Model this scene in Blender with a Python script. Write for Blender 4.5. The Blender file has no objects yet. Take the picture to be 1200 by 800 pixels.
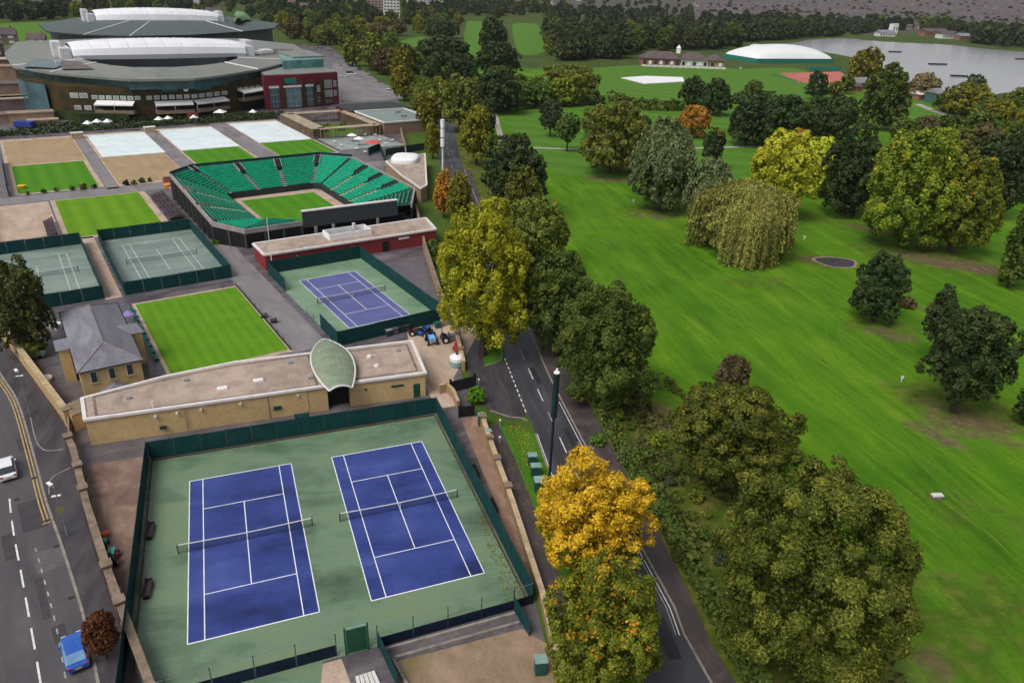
import bpy, math, random
import numpy as np
from mathutils import Matrix, Vector

scene = bpy.context.scene
COL = scene.collection
R_ = math.radians

# ---------------------------------------------------------------- camera
CAM_H = 51.38
F_PX, PITCH, ROLL = 859.92, R_(26.043), R_(-2.308)
cam = bpy.data.cameras.new("camera")
cam.sensor_fit = 'HORIZONTAL'
cam.sensor_width = 36.0
cam.lens = 36.0 * F_PX / 1200.0
cam.clip_start, cam.clip_end = 1.0, 30000.0
camo = bpy.data.objects.new("camera", cam)
COL.objects.link(camo)
_c, _s, _cr, _sr = math.cos(PITCH), math.sin(PITCH), math.cos(ROLL), math.sin(ROLL)
_fw = Vector((0, _c, -_s)); _r0 = Vector((1, 0, 0)); _u0 = Vector((0, _s, _c))
_rt = _r0 * _cr - _u0 * _sr
_up = _r0 * _sr + _u0 * _cr
camo.matrix_world = Matrix(((_rt.x, _up.x, -_fw.x, 0), (_rt.y, _up.y, -_fw.y, 0), (_rt.z, _up.z, -_fw.z, CAM_H), (0, 0, 0, 1)))
scene.camera = camo

# ---------------------------------------------------------------- sky, sun, exposure (overcast)
SUN_EL, SUN_AZ = R_(55), R_(222)          # azimuth clockwise from +Y
world = bpy.data.worlds.new("World")
scene.world = world
world.use_nodes = True
wn = world.node_tree
wn.nodes.clear()
wo = wn.nodes.new('ShaderNodeOutputWorld')
bg = wn.nodes.new('ShaderNodeBackground')
sky = wn.nodes.new('ShaderNodeTexSky')
sky.sky_type = 'NISHITA'
sky.sun_disc = False
sky.sun_elevation, sky.sun_rotation = SUN_EL, SUN_AZ
sky.dust_density = 4.0
hs = wn.nodes.new('ShaderNodeHueSaturation')
hs.inputs['Saturation'].default_value = 0.32
wn.links.new(sky.outputs[0], hs.inputs['Color'])
wn.links.new(hs.outputs[0], bg.inputs['Color'])
bg.inputs['Strength'].default_value = 0.095
wn.links.new(bg.outputs[0], wo.inputs['Surface'])
sun = bpy.data.lights.new("sun", 'SUN')
sun.energy = 1.5
sun.angle = R_(30)
sun.color = (1.0, 0.96, 0.9)
suno = bpy.data.objects.new("sun", sun)
COL.objects.link(suno)
_d = Vector((math.sin(SUN_AZ) * math.cos(SUN_EL), math.cos(SUN_AZ) * math.cos(SUN_EL), math.sin(SUN_EL)))
suno.rotation_euler = _d.to_track_quat('Z', 'Y').to_euler()
suno.location = (0, -40, 120)
scene.view_settings.view_transform = 'Standard'
scene.view_settings.look = 'None'
scene.view_settings.exposure = 0.4
scene.view_settings.gamma = 1.0
scene.cycles.max_bounces = 5
scene.cycles.diffuse_bounces = 3
scene.cycles.glossy_bounces = 2

# ---------------------------------------------------------------- frames of the place
def NF(x, y):        # frame of the pair of blue courts by the road junction
    a = R_(22.0); return (-25.84 + x * math.cos(a) - y * math.sin(a), 57.25 + x * math.sin(a) + y * math.cos(a))
def MF(x, y):        # frame of the rest of the club grounds
    a = R_(34.8); return (-28.79 + x * math.cos(a) - y * math.sin(a), 120.51 + x * math.sin(a) + y * math.cos(a))
def n3(x, y, z=0): return NF(x, y) + (z,)
def m3(x, y, z=0): return MF(x, y) + (z,)
def G(px, py, z=0.0):  # where the photograph shows a point of height z
    d = _fw + _rt * ((px - 600) / F_PX) - _up * ((py - 400) / F_PX)
    t = (z - CAM_H) / d.z
    return (d.x * t, d.y * t)
def terrain(x, y):
    d = math.hypot(x, y)
    t = max(0.0, d - 1150.0)
    return min(0.00001 * t * t + 0.012 * t, 0.04 * t + 0) if d <= 4200 else 122.0

# ---------------------------------------------------------------- mesh building
def tag(o, label=None, cat=None, group=None, kind=None):
    if label: o['label'] = label
    if cat: o['category'] = cat
    if group: o['group'] = group
    if kind: o['kind'] = kind
    return o
def thing(name, label, cat, loc=(0, 0, 0), group=None, rz=0.0):
    o = bpy.data.objects.new(name, None)
    o.empty_display_size = 0.3
    COL.objects.link(o)
    o.location = loc if len(loc) == 3 else (loc[0], loc[1], 0)
    o.rotation_euler = (0, 0, rz)
    return tag(o, label, cat, group)
def link(name, me, parent=None):
    o = bpy.data.objects.new(name, me)
    COL.objects.link(o)
    if parent is not None: o.parent = parent
    return o
def copy_tree(o, parent=None):
    c = o.copy(); COL.objects.link(c)
    if parent is not None: c.parent = parent
    for ch in o.children: copy_tree(ch, c)
    return c

class MB:
    def __init__(s): s.v = []; s.f = []; s.m = []; s.cur = 0
    def mat(s, i): s.cur = i; return s
    def add(s, vs, fs):
        b = len(s.v); s.v += [tuple(v) for v in vs]
        for f in fs: s.f.append([b + i for i in f]); s.m.append(s.cur)
        return s
    def box(s, x, y, z0, z1, sx, sy, yaw=0.0):
        ca, sa = math.cos(R_(yaw)), math.sin(R_(yaw)); vs = []
        for z in (z0, z1):
            for dx, dy in ((-1, -1), (1, -1), (1, 1), (-1, 1)):
                a, b = dx * sx / 2, dy * sy / 2
                vs.append((x + a * ca - b * sa, y + a * sa + b * ca, z))
        return s.add(vs, [(3, 2, 1, 0), (4, 5, 6, 7), (0, 1, 5, 4), (1, 2, 6, 5), (2, 3, 7, 6), (3, 0, 4, 7)])
    def wall(s, p0, p1, w, z0, z1, z0b=None, z1b=None):
        z0b = z0 if z0b is None else z0b; z1b = z1 if z1b is None else z1b
        dx, dy = p1[0] - p0[0], p1[1] - p0[1]; L = math.hypot(dx, dy) or 1e-6
        nx, ny = -dy / L * w / 2, dx / L * w / 2
        a, b, c, d = (p0[0] - nx, p0[1] - ny), (p1[0] - nx, p1[1] - ny), (p1[0] + nx, p1[1] + ny), (p0[0] + nx, p0[1] + ny)
        vs = [a + (z0,), b + (z0b,), c + (z0b,), d + (z0,), a + (z1,), b + (z1b,), c + (z1b,), d + (z1,)]
        return s.add(vs, [(3, 2, 1, 0), (4, 5, 6, 7), (0, 1, 5, 4), (1, 2, 6, 5), (2, 3, 7, 6), (3, 0, 4, 7)])
    def prism(s, pts, z0, z1, cap=True):
        n = len(pts)
        area = sum(pts[i][0] * pts[(i + 1) % n][1] - pts[(i + 1) % n][0] * pts[i][1] for i in range(n))
        if area < 0: pts = pts[::-1]
        vs = [(p[0], p[1], z0) for p in pts] + [(p[0], p[1], z1) for p in pts]
        fs = [(i, (i + 1) % n, n + (i + 1) % n, n + i) for i in range(n)]
        if cap: fs += [tuple(range(n, 2 * n)), tuple(range(n - 1, -1, -1))]
        return s.add(vs, fs)
    def poly(s, vs): return s.add(vs, [tuple(range(len(vs)))])
    def tube(s, p0, p1, r0, r1=None, n=8, caps=True):
        r1 = r0 if r1 is None else r1
        p0, p1 = Vector(p0), Vector(p1); d = (p1 - p0)
        if d.length < 1e-6: return s
        q = d.to_track_quat('Z', 'Y'); vs = []
        for p, r in ((p0, r0), (p1, r1)):
            for k in range(n):
                a = 2 * math.pi * k / n
                vs.append(p + q @ Vector((r * math.cos(a), r * math.sin(a), 0)))
        fs = [(k, (k + 1) % n, n + (k + 1) % n, n + k) for k in range(n)]
        if caps: fs += [tuple(range(n - 1, -1, -1)), tuple(range(n, 2 * n))]
        return s.add(vs, fs)
    def lathe(s, c, prof, n=12):
        vs = []; m = len(prof)
        for r, z in prof:
            for k in range(n):
                a = 2 * math.pi * k / n; vs.append((c[0] + r * math.cos(a), c[1] + r * math.sin(a), c[2] + z))
        fs = []
        for i in range(m - 1):
            for k in range(n): fs.append((i * n + k, i * n + (k + 1) % n, (i + 1) * n + (k + 1) % n, (i + 1) * n + k))
        fs.append(tuple(range((m - 1) * n, m * n)))
        return s.add(vs, fs)
    def grid(s, rows):
        m, n = len(rows), len(rows[0])
        return s.add([p for r in rows for p in r], [(i * n + j, i * n + j + 1, (i + 1) * n + j + 1, (i + 1) * n + j) for i in range(m - 1) for j in range(n - 1)])
    def build(s, name, mats, parent=None, smooth=False, local=False):
        me = bpy.data.meshes.new(name)
        off = (0, 0, 0)
        if parent is not None and not local:
            off = parent.location; q = parent
            while q.parent is not None: q = q.parent; off = off + q.location
        me.from_pydata([(v[0] - off[0], v[1] - off[1], v[2] - off[2]) for v in s.v], [], s.f)
        for m in (mats if isinstance(mats, (list, tuple)) else [mats]): me.materials.append(m)
        if max(s.m or [0]) > 0: me.polygons.foreach_set('material_index', s.m)
        if smooth: me.polygons.foreach_set('use_smooth', [True] * len(me.polygons))
        me.update()
        return link(name, me, parent)

# ---------------------------------------------------------------- materials
def new_mat(name):
    m = bpy.data.materials.new(name); m.use_nodes = True
    nt = m.node_tree; nt.nodes.clear()
    out = nt.nodes.new('ShaderNodeOutputMaterial')
    return m, nt, out
def nd(nt, typ, **kw):
    n = nt.nodes.new(typ)
    for k, v in kw.items():
        if k.startswith('i_'): n.inputs[k[2:].replace('_', ' ')].default_value = v
        else: setattr(n, k, v)
    return n
def rgba(c): return (c[0], c[1], c[2], 1.0)
def coords(nt, scale=(1, 1, 1), yaw=0.0, kind='pos'):
    if kind == 'pos': src = nd(nt, 'ShaderNodeNewGeometry').outputs['Position']
    else: src = nd(nt, 'ShaderNodeTexCoord').outputs['Object']
    mp = nd(nt, 'ShaderNodeMapping', vector_type='TEXTURE')
    mp.inputs['Rotation'].default_value = (0, 0, R_(yaw))
    mp.inputs['Scale'].default_value = scale
    nt.links.new(src, mp.inputs['Vector'])
    return mp.outputs[0]
def noise(nt, vec, scale, detail=4, rough=0.6, dist=0.0):
    n = nd(nt, 'ShaderNodeTexNoise'); n.inputs['Scale'].default_value = scale
    n.inputs['Detail'].default_value = detail; n.inputs['Roughness'].default_value = rough; n.inputs['Distortion'].default_value = dist
    nt.links.new(vec, n.inputs['Vector']); return n.outputs['Fac']
def ramp(nt, fac, stops, interp='LINEAR'):
    r = nd(nt, 'ShaderNodeValToRGB'); cr = r.color_ramp; cr.interpolation = interp
    while len(cr.elements) > 1: cr.elements.remove(cr.elements[-1])
    cr.elements[0].position = stops[0][0]; cr.elements[0].color = rgba(stops[0][1])
    for p, c in stops[1:]:
        e = cr.elements.new(p); e.color = rgba(c)
    nt.links.new(fac, r.inputs[0]); return r.outputs[0]
def grey(v): return (v, v, v)
def mix(nt, fac, a, b, blend='MIX'):
    m = nd(nt, 'ShaderNodeMix', data_type='RGBA', blend_type=blend)
    for sock, v in ((m.inputs['Factor'], fac), (m.inputs['A'], a), (m.inputs['B'], b)):
        if hasattr(v, 'is_output'): nt.links.new(v, sock)
        elif isinstance(v, (int, float)): sock.default_value = v
        else: sock.default_value = rgba(v)
    return m.outputs['Result']
def colsock(m, k):
    return m
def maprange(nt, v, a, b, c=0.0, d=1.0):
    n = nd(nt, 'ShaderNodeMapRange'); n.clamp = True
    n.inputs[1].default_value = a; n.inputs[2].default_value = b; n.inputs[3].default_value = c; n.inputs[4].default_value = d
    nt.links.new(v, n.inputs[0]); return n.outputs[0]
def math_(nt, op, a, b=0.0):
    n = nd(nt, 'ShaderNodeMath', operation=op)
    for i, v in enumerate((a, b)):
        if hasattr(v, 'is_output'): nt.links.new(v, n.inputs[i])
        else: n.inputs[i].default_value = v
    return n.outputs[0]
def finish(nt, out, col, rough=0.8, bump=None, bstr=0.2, bdist=0.05, spec=0.3, metal=0.0):
    p = nd(nt, 'ShaderNodeBsdfPrincipled')
    for sock, v in ((p.inputs['Base Color'], col), (p.inputs['Roughness'], rough)):
        if hasattr(v, 'is_output'): nt.links.new(v, sock)
        elif isinstance(v, (int, float)): sock.default_value = v
        else: sock.default_value = rgba(v)
    p.inputs['Specular IOR Level'].default_value = spec
    p.inputs['Metallic'].default_value = metal
    if bump is not None:
        b = nd(nt, 'ShaderNodeBump'); b.inputs['Strength'].default_value = bstr; b.inputs['Distance'].default_value = bdist
        nt.links.new(bump, b.inputs['Height']); nt.links.new(b.outputs[0], p.inputs['Normal'])
    nt.links.new(p.outputs[0], out.inputs['Surface'])
    return p
def simple(name, c, rough=0.7, var=0.25, scale=1.5, fine=12.0, spec=0.3, metal=0.0, c2=None, obj=False):
    m, nt, out = new_mat(name)
    v = coords(nt, kind='obj' if obj else 'pos')
    n1 = noise(nt, v, scale, 4); n2 = noise(nt, v, fine, 2)
    lo = tuple(x * (1 - var) for x in c) if c2 is None else c2
    hi = tuple(min(1, x * (1 + var)) for x in c)
    col = ramp(nt, n1, [(0.3, lo), (0.7, hi)])
    col = mix(nt, 0.35, col, ramp(nt, n2, [(0.3, grey(0.35)), (0.7, grey(0.65))]), 'OVERLAY')
    finish(nt, out, col, rough, n2, 0.15, 0.02, spec, metal)
    return m
def streaky(name, stops, yaw, sx, sy, scale=1.0, rough=(0.25, 0.8), fine=6.0, spec=0.4, wet=(0.45, 0.62)):
    """painted or tarred ground with worn, damp streaks along one direction"""
    m, nt, out = new_mat(name)
    v = coords(nt, (sx, sy, 1), yaw); v0 = coords(nt)
    a = noise(nt, v, scale, 5, 0.62, 0.8); b = noise(nt, v0, 0.16, 4, 0.6); f = noise(nt, v0, fine, 3, 0.7)
    w = math_(nt, 'ADD', math_(nt, 'MULTIPLY', a, 0.6), math_(nt, 'MULTIPLY', b, 0.4))
    col = ramp(nt, w, stops)
    col = mix(nt, 0.45, col, ramp(nt, f, [(0.25, grey(0.3)), (0.75, grey(0.7))]), 'OVERLAY')
    r = maprange(nt, w, wet[0], wet[1], rough[0], rough[1])
    finish(nt, out, col, r, f, 0.1, 0.01, spec)
    return m
def leafmat(name, c0, c1, c2, trans=0.3):
    m, nt, out = new_mat(name)
    at = nd(nt, 'ShaderNodeAttribute', attribute_name='tone')
    oi = nd(nt, 'ShaderNodeObjectInfo')
    col = ramp(nt, at.outputs['Fac'], [(0.05, c0), (0.5, c1), (0.95, c2)])
    h = nd(nt, 'ShaderNodeHueSaturation')
    nt.links.new(maprange(nt, oi.outputs['Random'], 0, 1, 0.488, 0.512), h.inputs['Hue'])
    nt.links.new(maprange(nt, oi.outputs['Random'], 0, 1, 0.85, 1.15), h.inputs['Value'])
    nt.links.new(col, h.inputs['Color'])
    p = nd(nt, 'ShaderNodeBsdfPrincipled'); p.inputs['Roughness'].default_value = 0.62; p.inputs['Specular IOR Level'].default_value = 0.18
    t = nd(nt, 'ShaderNodeBsdfTranslucent'); ms = nd(nt, 'ShaderNodeMixShader'); ms.inputs[0].default_value = trans
    nt.links.new(h.outputs[0], p.inputs['Base Color']); nt.links.new(h.outputs[0], t.inputs['Color'])
    nt.links.new(p.outputs[0], ms.inputs[1]); nt.links.new(t.outputs[0], ms.inputs[2]); nt.links.new(ms.outputs[0], out.inputs['Surface'])
    return m

def brickmat(name, c1, c2, mortar, yaw, scale=4.0, big=(0.8, 1.15), rough=0.85):
    m, nt, out = new_mat(name)
    g = nd(nt, 'ShaderNodeNewGeometry')
    mp = nd(nt, 'ShaderNodeMapping', vector_type='TEXTURE'); mp.inputs['Rotation'].default_value = (0, 0, R_(yaw))
    nt.links.new(g.outputs['Position'], mp.inputs[0])
    sp = nd(nt, 'ShaderNodeSeparateXYZ'); nt.links.new(mp.outputs[0], sp.inputs[0])
    cb = nd(nt, 'ShaderNodeCombineXYZ')
    nt.links.new(math_(nt, 'ADD', sp.outputs[0], sp.outputs[1]), cb.inputs[0]); nt.links.new(sp.outputs[2], cb.inputs[1])
    b = nd(nt, 'ShaderNodeTexBrick'); b.inputs['Scale'].default_value = scale
    b.inputs['Color1'].default_value = rgba(c1); b.inputs['Color2'].default_value = rgba(c2); b.inputs['Mortar'].default_value = rgba(mortar)
    b.inputs['Mortar Size'].default_value = 0.02; b.inputs['Brick Width'].default_value = 0.9; b.inputs['Row Height'].default_value = 0.3
    nt.links.new(cb.outputs[0], b.inputs['Vector'])
    n = noise(nt, coords(nt), 0.7, 5, 0.65); n2 = noise(nt, coords(nt, (1, 1, .25)), 2.5, 4, 0.7)
    col = mix(nt, 0.7, b.outputs['Color'], ramp(nt, n, [(0.3, grey(big[0] * .5)), (0.7, grey(big[1] * .5))]), 'OVERLAY')
    col = mix(nt, 0.4, col, ramp(nt, n2, [(0.3, grey(0.32)), (0.7, grey(0.62))]), 'OVERLAY')
    finish(nt, out, col, rough, b.outputs['Fac'], 0.3, -0.01, 0.2)
    return m

def lawn(name, base, light, yaw, period, amt=0.35, worn=None):
    """mown lawn: stripes where the mower turned, fine grain"""
    m, nt, out = new_mat(name)
    v = coords(nt, (1, 1, 1), yaw); v0 = coords(nt)
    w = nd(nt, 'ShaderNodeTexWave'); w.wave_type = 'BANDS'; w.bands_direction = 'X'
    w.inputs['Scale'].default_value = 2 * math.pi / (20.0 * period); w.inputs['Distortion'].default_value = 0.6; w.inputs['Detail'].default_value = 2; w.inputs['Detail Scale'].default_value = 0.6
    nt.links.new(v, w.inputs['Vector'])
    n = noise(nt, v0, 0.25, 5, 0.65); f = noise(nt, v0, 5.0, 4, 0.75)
    k = math_(nt, 'ADD', math_(nt, 'MULTIPLY', w.outputs['Fac'], amt), math_(nt, 'MULTIPLY', n, 1 - amt))  # view-dependent sheen of the mower stripes mixed in as colour
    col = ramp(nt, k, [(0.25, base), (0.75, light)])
    if worn: col = mix(nt, maprange(nt, noise(nt, v0, 0.35, 6, 0.7), 0.55, 0.75, 0, 0.6), col, worn)
    col = mix(nt, 0.5, col, ramp(nt, f, [(0.25, grey(0.3)), (0.75, grey(0.7))]), 'OVERLAY')
    finish(nt, out, col, 0.9, f, 0.4, 0.03, 0.15)
    return m

# ---------------------------------------------------------------- palette
YN, YM = 22.0, 34.8
M = {}
M['tarmac'] = streaky('site_tarmac', [(0.3, (.06, .052, .06)), (0.5, (.105, .092, .102)), (0.68, (.17, .15, .16))], YM, 3, 1, 0.35, (0.18, 0.75), 3.0)
M['tarmac_pale'] = streaky('pale_path', [(0.3, (.14, .125, .13)), (0.55, (.21, .19, .195)), (0.7, (.27, .245, .24))], YM, 1, 4, 0.4, (0.35, 0.8), 3.0)
M['asphalt'] = streaky('asphalt', [(0.3, (.034, .033, .04)), (0.5, (.048, .047, .055)), (0.7, (.072, .07, .078))], 12, 1, 9, 0.5, (0.3, 0.7), 5.0)
M['asphalt_old'] = streaky('worn_asphalt', [(0.3, (.05, .045, .05)), (0.42, (.068, .062, .067)), (0.56, (.08, .073, .078)), (0.7, (.12, .108, .112))], YM + 6, 1, 6, 0.5, (0.3, 0.75), 4.0)
M['pavement'] = streaky('pavement_tarmac', [(0.3, (.036, .032, .038)), (0.5, (.05, .044, .05)), (0.7, (.08, .07, .074))], 15, 1, 5, 0.6, (0.3, 0.75), 5.0)
M['pavement_leafy'] = streaky('leaf_strewn_pavement', [(0.3, (.042, .034, .036)), (0.5, (.062, .049, .05)), (0.7, (.1, .073, .065))], 15, 1, 2, 0.8, (0.4, 0.85), 7.0)
M['kerb'] = simple('kerb_stone', (.24, .21, .18), 0.85, 0.3, 1.2, 6)
M['paint'] = simple('road_paint', (.62, .62, .62), 0.7, 0.2, 1.5, 7)
M['paint_worn'] = simple('worn_road_paint', (.3, .3, .3), 0.7, 0.4, 1.5, 7)
M['paint_yellow'] = simple('yellow_road_paint', (.42, .28, .11), 0.7, 0.25, 1.5, 7)
M['court_green'] = streaky('court_green', [(0.34, (.055, .088, .058)), (0.44, (.1, .16, .098)), (0.52, (.138, .212, .132)), (0.6, (.15, .21, .115)), (0.72, (.215, .27, .19))], YN - 10, 3.0, 1, 0.15, (0.1, 0.55), 6.0, 0.5, (0.42, 0.58))
M['court_blue'] = streaky('court_blue', [(0.36, (.013, .022, .1)), (0.47, (.024, .042, .19)), (0.56, (.033, .055, .23)), (0.68, (.06, .085, .3))], YN - 10, 3.0, 1, 0.17, (0.12, 0.55), 6.0, 0.5, (0.42, 0.58))
M['court_blue_pale'] = streaky('court_blue_pale', [(0.3, (.06, .065, .2)), (0.5, (.09, .098, .27)), (0.7, (.14, .15, .34))], YM - 30, 4, 1, 0.3, (0.2, 0.6), 5.0, 0.45)
M['court_green_pale'] = streaky('court_green_pale', [(0.3, (.11, .19, .12)), (0.5, (.17, .27, .17)), (0.7, (.22, .33, .21))], YM - 30, 4, 1, 0.3, (0.25, 0.65), 5.0)
M['court_grey'] = streaky('court_grey_green', [(0.3, (.13, .18, .16)), (0.5, (.18, .235, .205)), (0.7, (.24, .3, .27))], YM, 4, 1, 0.3, (0.3, 0.7), 4.0)
M['line'] = simple('court_line_paint', (.78, .79, .82), 0.6, 0.1, 1, 8)
M['earth_red'] = streaky('reddish_earth', [(0.3, (.11, .062, .05)), (0.5, (.19, .12, .095)), (0.62, (.27, .185, .14)), (0.75, (.2, .16, .06))], YN, 1, 1.5, 0.5, (0.85, 0.9), 4.0)
M['earth_brown'] = streaky('brown_earth', [(0.3, (.15, .12, .03)), (0.45, (.2, .145, .085)), (0.6, (.3, .21, .15)), (0.75, (.24, .17, .15))], YN, 1, 1.5, 0.35, (0.85, 0.9), 4.0)
M['paver'] = streaky('brick_paving', [(0.3, (.16, .085, .06)), (0.5, (.25, .15, .105)), (0.7, (.35, .25, .18))], YN, 1, 2, 0.6, (0.6, 0.9), 5.0)
M['clay_path'] = streaky('sandy_path', [(0.3, (.3, .2, .15)), (0.5, (.42, .31, .24)), (0.7, (.5, .4, .32))], YM, 1, 3, 0.5, (0.8, 0.9), 3.0)
M['sown'] = streaky('reseeded_court', [(0.3, (.25, .165, .085)), (0.5, (.32, .225, .125)), (0.7, (.37, .28, .175))], YM, 1, 5, 0.4, (0.9, 0.95), 2.0)
M['cover'] = simple('court_cover', (.66, .74, .76), 0.5, 0.1, 0.15, 0.8)
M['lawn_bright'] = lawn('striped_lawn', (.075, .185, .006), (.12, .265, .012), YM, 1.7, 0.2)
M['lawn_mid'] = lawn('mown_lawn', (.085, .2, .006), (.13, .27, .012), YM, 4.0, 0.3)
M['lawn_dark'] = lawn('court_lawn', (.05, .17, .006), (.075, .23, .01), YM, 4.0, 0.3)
M['verge'] = lawn('verge_grass', (.035, .11, .008), (.07, .18, .012), 15, 3.0, 0.2, (.14, .12, .03))
M['cricket'] = lawn('cricket_lawn', (.055, .145, .012), (.085, .19, .018), 70, 14.0, 0.3, (.12, .14, .04))
M['paint_worn2'] = 0
M['path'] = simple('gravel_path', (.34, .31, .28), 0.9, 0.2, 0.2, 2)
M['sand'] = simple('dark_bunker_lining', (.045, .04, .055), 0.7, 0.35, 0.6, 5)
M['earth_rim'] = simple('pale_rim', (.24, .19, .13), 0.9, 0.3, 1, 5)

# ---------------------------------------------------------------- the ground, one sheet to the horizon
def lines(vals): return np.array(sorted(set(round(v, 3) for v in vals)))
gx = lines(list(np.arange(-30, 130, 1.6)) + list(np.arange(130, 330, 7)) + list(np.arange(-400, -30, 12)) + [330 + 14 * 1.17 ** k for k in range(39)] + [-400 - 16 * 1.2 ** k for k in range(32)])
gy = lines(list(np.arange(24, 300, 1.6)) + list(np.arange(300, 620, 7)) + [24 - 6 * 1.5 ** k for k in range(12)] + [620 + 10 * 1.14 ** k for k in range(49)])
X, Y = np.meshgrid(gx, gy)
D = np.hypot(X, Y)
t_ = np.maximum(0, D - 1150.0)
Z = np.minimum(0.00001 * t_ * t_ + 0.012 * t_, 0.04 * t_)
Z[D > 4200] = 122.0
rng = np.random.default_rng(5)
HEDGE = [(24, 30), (19.9, 42.5), (17.9, 54), (15.0, 68.5), (11.4, 85.6), (6.9, 105), (1, 130), (-5, 160), (-12, 195), (-17, 225), (-22, 255), (-29, 310), (-36, 380)]
hy = np.array([p[1] for p in HEDGE]); hx = np.array([p[0] for p in HEDGE])
off = X - np.interp(Y, hy, hx)          # metres into the golf course from the roadside hedge
sm = lambda v, a, b: np.clip((v - a) / (b - a), 0, 1) ** 2 * (3 - 2 * np.clip((v - a) / (b - a), 0, 1))
rough = (1 - sm(off, 6, 13)) * sm(off, -3, 0) * (Y < 330)
rough = np.maximum(rough, 0.55 * (1 - sm(off, 9, 17)) * sm(off, -3, 0) * (Y < 120))
dirt = np.zeros_like(X)
def disc(x, y, rx, amount, what, ry=None, ang=0.0):
    ry = ry or rx; a = R_(ang)
    u = (X - x) * math.cos(a) + (Y - y) * math.sin(a); v = -(X - x) * math.sin(a) + (Y - y) * math.cos(a)
    np.maximum(what, amount * (1 - sm(np.hypot(u / rx, v / ry), 0.35, 1.15)), out=what)
for (x, y, rx, ry, an, am) in [(20, 84, 3.2, 6, 10, .95), (17.5, 92, 3, 3, 0, .8), (33, 44, 9, 6, 20, .75), (62, 86, 9, 7, -30, .8), (56, 82, 7, 2.6, -50, .95), (68, 78, 7, 4, -50, .6),
                               (64, 114, 7, 4.5, -35, .75), (73, 128, 14, 2.6, -40, .7), (95, 152, 20, 6, -25, .95), (86, 176, 12, 4, -30, .8), (5, 160, 3, 9, 12, 1.0), (52, 140, 8, 5, 0, .45),
                               (20, 160, 3, 7, 20, .5), (40, 118, 3, 9, 8, .35), (64, 152, 6, 4, 0, .8), (35, 180, 10, 6, 0, .6), (28, 217, 12, 5, 0, .85), (19, 243, 8, 6, 0, .35),
                               (84, 292, 16, 3, -10, .7), (30, 60, 8, 9, 0, .55), (46, 46, 10, 5, 0, .3), (60, 60, 12, 4, -40, .25), (100, 200, 16, 8, 0, .5), (66, 172, 11, 7, 0, .5), (100, 118, 8, 5, 0, .3), (-6, 262, 9, 4, 0, .8), (-8, 232, 8, 14, 0, .6)]:
    disc(x, y, rx, am, dirt, ry, an)
for (x, y, rx, ry, an, am) in [(63, 90, 14, 10, -30, .7), (66, 150, 8, 6, 0, .8), (92, 155, 26, 12, -25, .7), (64, 117, 10, 7, 0, .6), (46, 48, 26, 13, -30, .55), (60, 62, 24, 9, -30, .42), (32, 40, 9, 5, 0, .7), (36, 184, 14, 9, 0, .6), (30, 220, 20, 10, 0, .5), (75, 185, 25, 10, -20, .5), (48, 136, 12, 6, 0, .5)]:
    disc(x, y, rx, am, rough, ry, an)
wood = np.where((D > 520) & (Y > 380), 0.75, 0.0) * np.ones_like(X)
wood = np.maximum(wood, np.where((off < -3) | (X < -60), 0.6, 0))
bright = 0.35 * np.ones_like(X)
city = sm(np.where(X > 100, Y, 0), 1150, 1300)
me = bpy.data.meshes.new('ground')
nx, ny = len(gx), len(gy)
idx = np.arange(nx * ny).reshape(ny, nx)
quads = np.stack([idx[:-1, :-1], idx[:-1, 1:], idx[1:, 1:], idx[1:, :-1]], -1).reshape(-1, 4)
me.from_pydata(np.stack([X.ravel(), Y.ravel(), Z.ravel()], 1).tolist(), [], quads.tolist())
for nm, arr in (('dirt', dirt), ('rough', rough), ('wood', wood), ('city', city)):
    a = me.attributes.new(nm, 'FLOAT', 'POINT'); a.data.foreach_set('value', arr.ravel().astype(np.float32))
m, nt, out = new_mat('park_grass')
v0 = coords(nt); vs_ = coords(nt, (1.4, 12, 1), 12.5)
vs2 = coords(nt, (1, 14, 1), 20)
a_ = noise(nt, vs_, 0.6, 5, 0.65, 0.5); b_ = noise(nt, v0, 0.05, 5, 0.65); f_ = noise(nt, v0, 2.2, 5, 0.75); s_ = noise(nt, vs2, 1.1, 3, 0.6)
k_ = math_(nt, 'ADD', math_(nt, 'MULTIPLY', a_, 0.5), math_(nt, 'MULTIPLY', b_, 0.5))
col = ramp(nt, k_, [(0.34, (.034, .1, .004)), (0.45, (.058, .152, .005)), (0.54, (.084, .195, .007)), (0.66, (.14, .235, .014))])
col = mix(nt, maprange(nt, s_, 0.55, 0.74, 0, 0.6), col, (.17, .235, .02))
wv = nd(nt, 'ShaderNodeTexWave'); wv.wave_type = 'BANDS'; wv.bands_direction = 'X'; wv.inputs['Scale'].default_value = 2 * math.pi / (20 * 9.0); wv.inputs['Distortion'].default_value = 2.0; wv.inputs['Detail'].default_value = 2; wv.inputs['Detail Scale'].default_value = .4
nt.links.new(coords(nt, (1, 1, 1), 12.5), wv.inputs['Vector'])
col = mix(nt, maprange(nt, wv.outputs['Fac'], .3, .8, 0, .28), col, (.045, .13, .006))
def att(n): return nd(nt, 'ShaderNodeAttribute', attribute_name=n).outputs['Fac']
nz = noise(nt, v0, 0.3, 6, 0.72)
rcol = ramp(nt, noise(nt, v0, 0.45, 6, 0.72), [(0.3, (.03, .055, .008)), (0.5, (.07, .085, .014)), (0.62, (.15, .115, .035)), (0.75, (.19, .14, .07))])
col = mix(nt, maprange(nt, math_(nt, 'ADD', att('rough'), math_(nt, 'MULTIPLY', math_(nt, 'SUBTRACT', nz, 0.5), 1.6)), 0.3, 0.85, 0, 0.9), col, rcol)
dcol = ramp(nt, noise(nt, v0, 0.8, 5, 0.7), [(0.3, (.075, .045, .03)), (0.55, (.14, .09, .06)), (0.72, (.24, .17, .11))])
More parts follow.
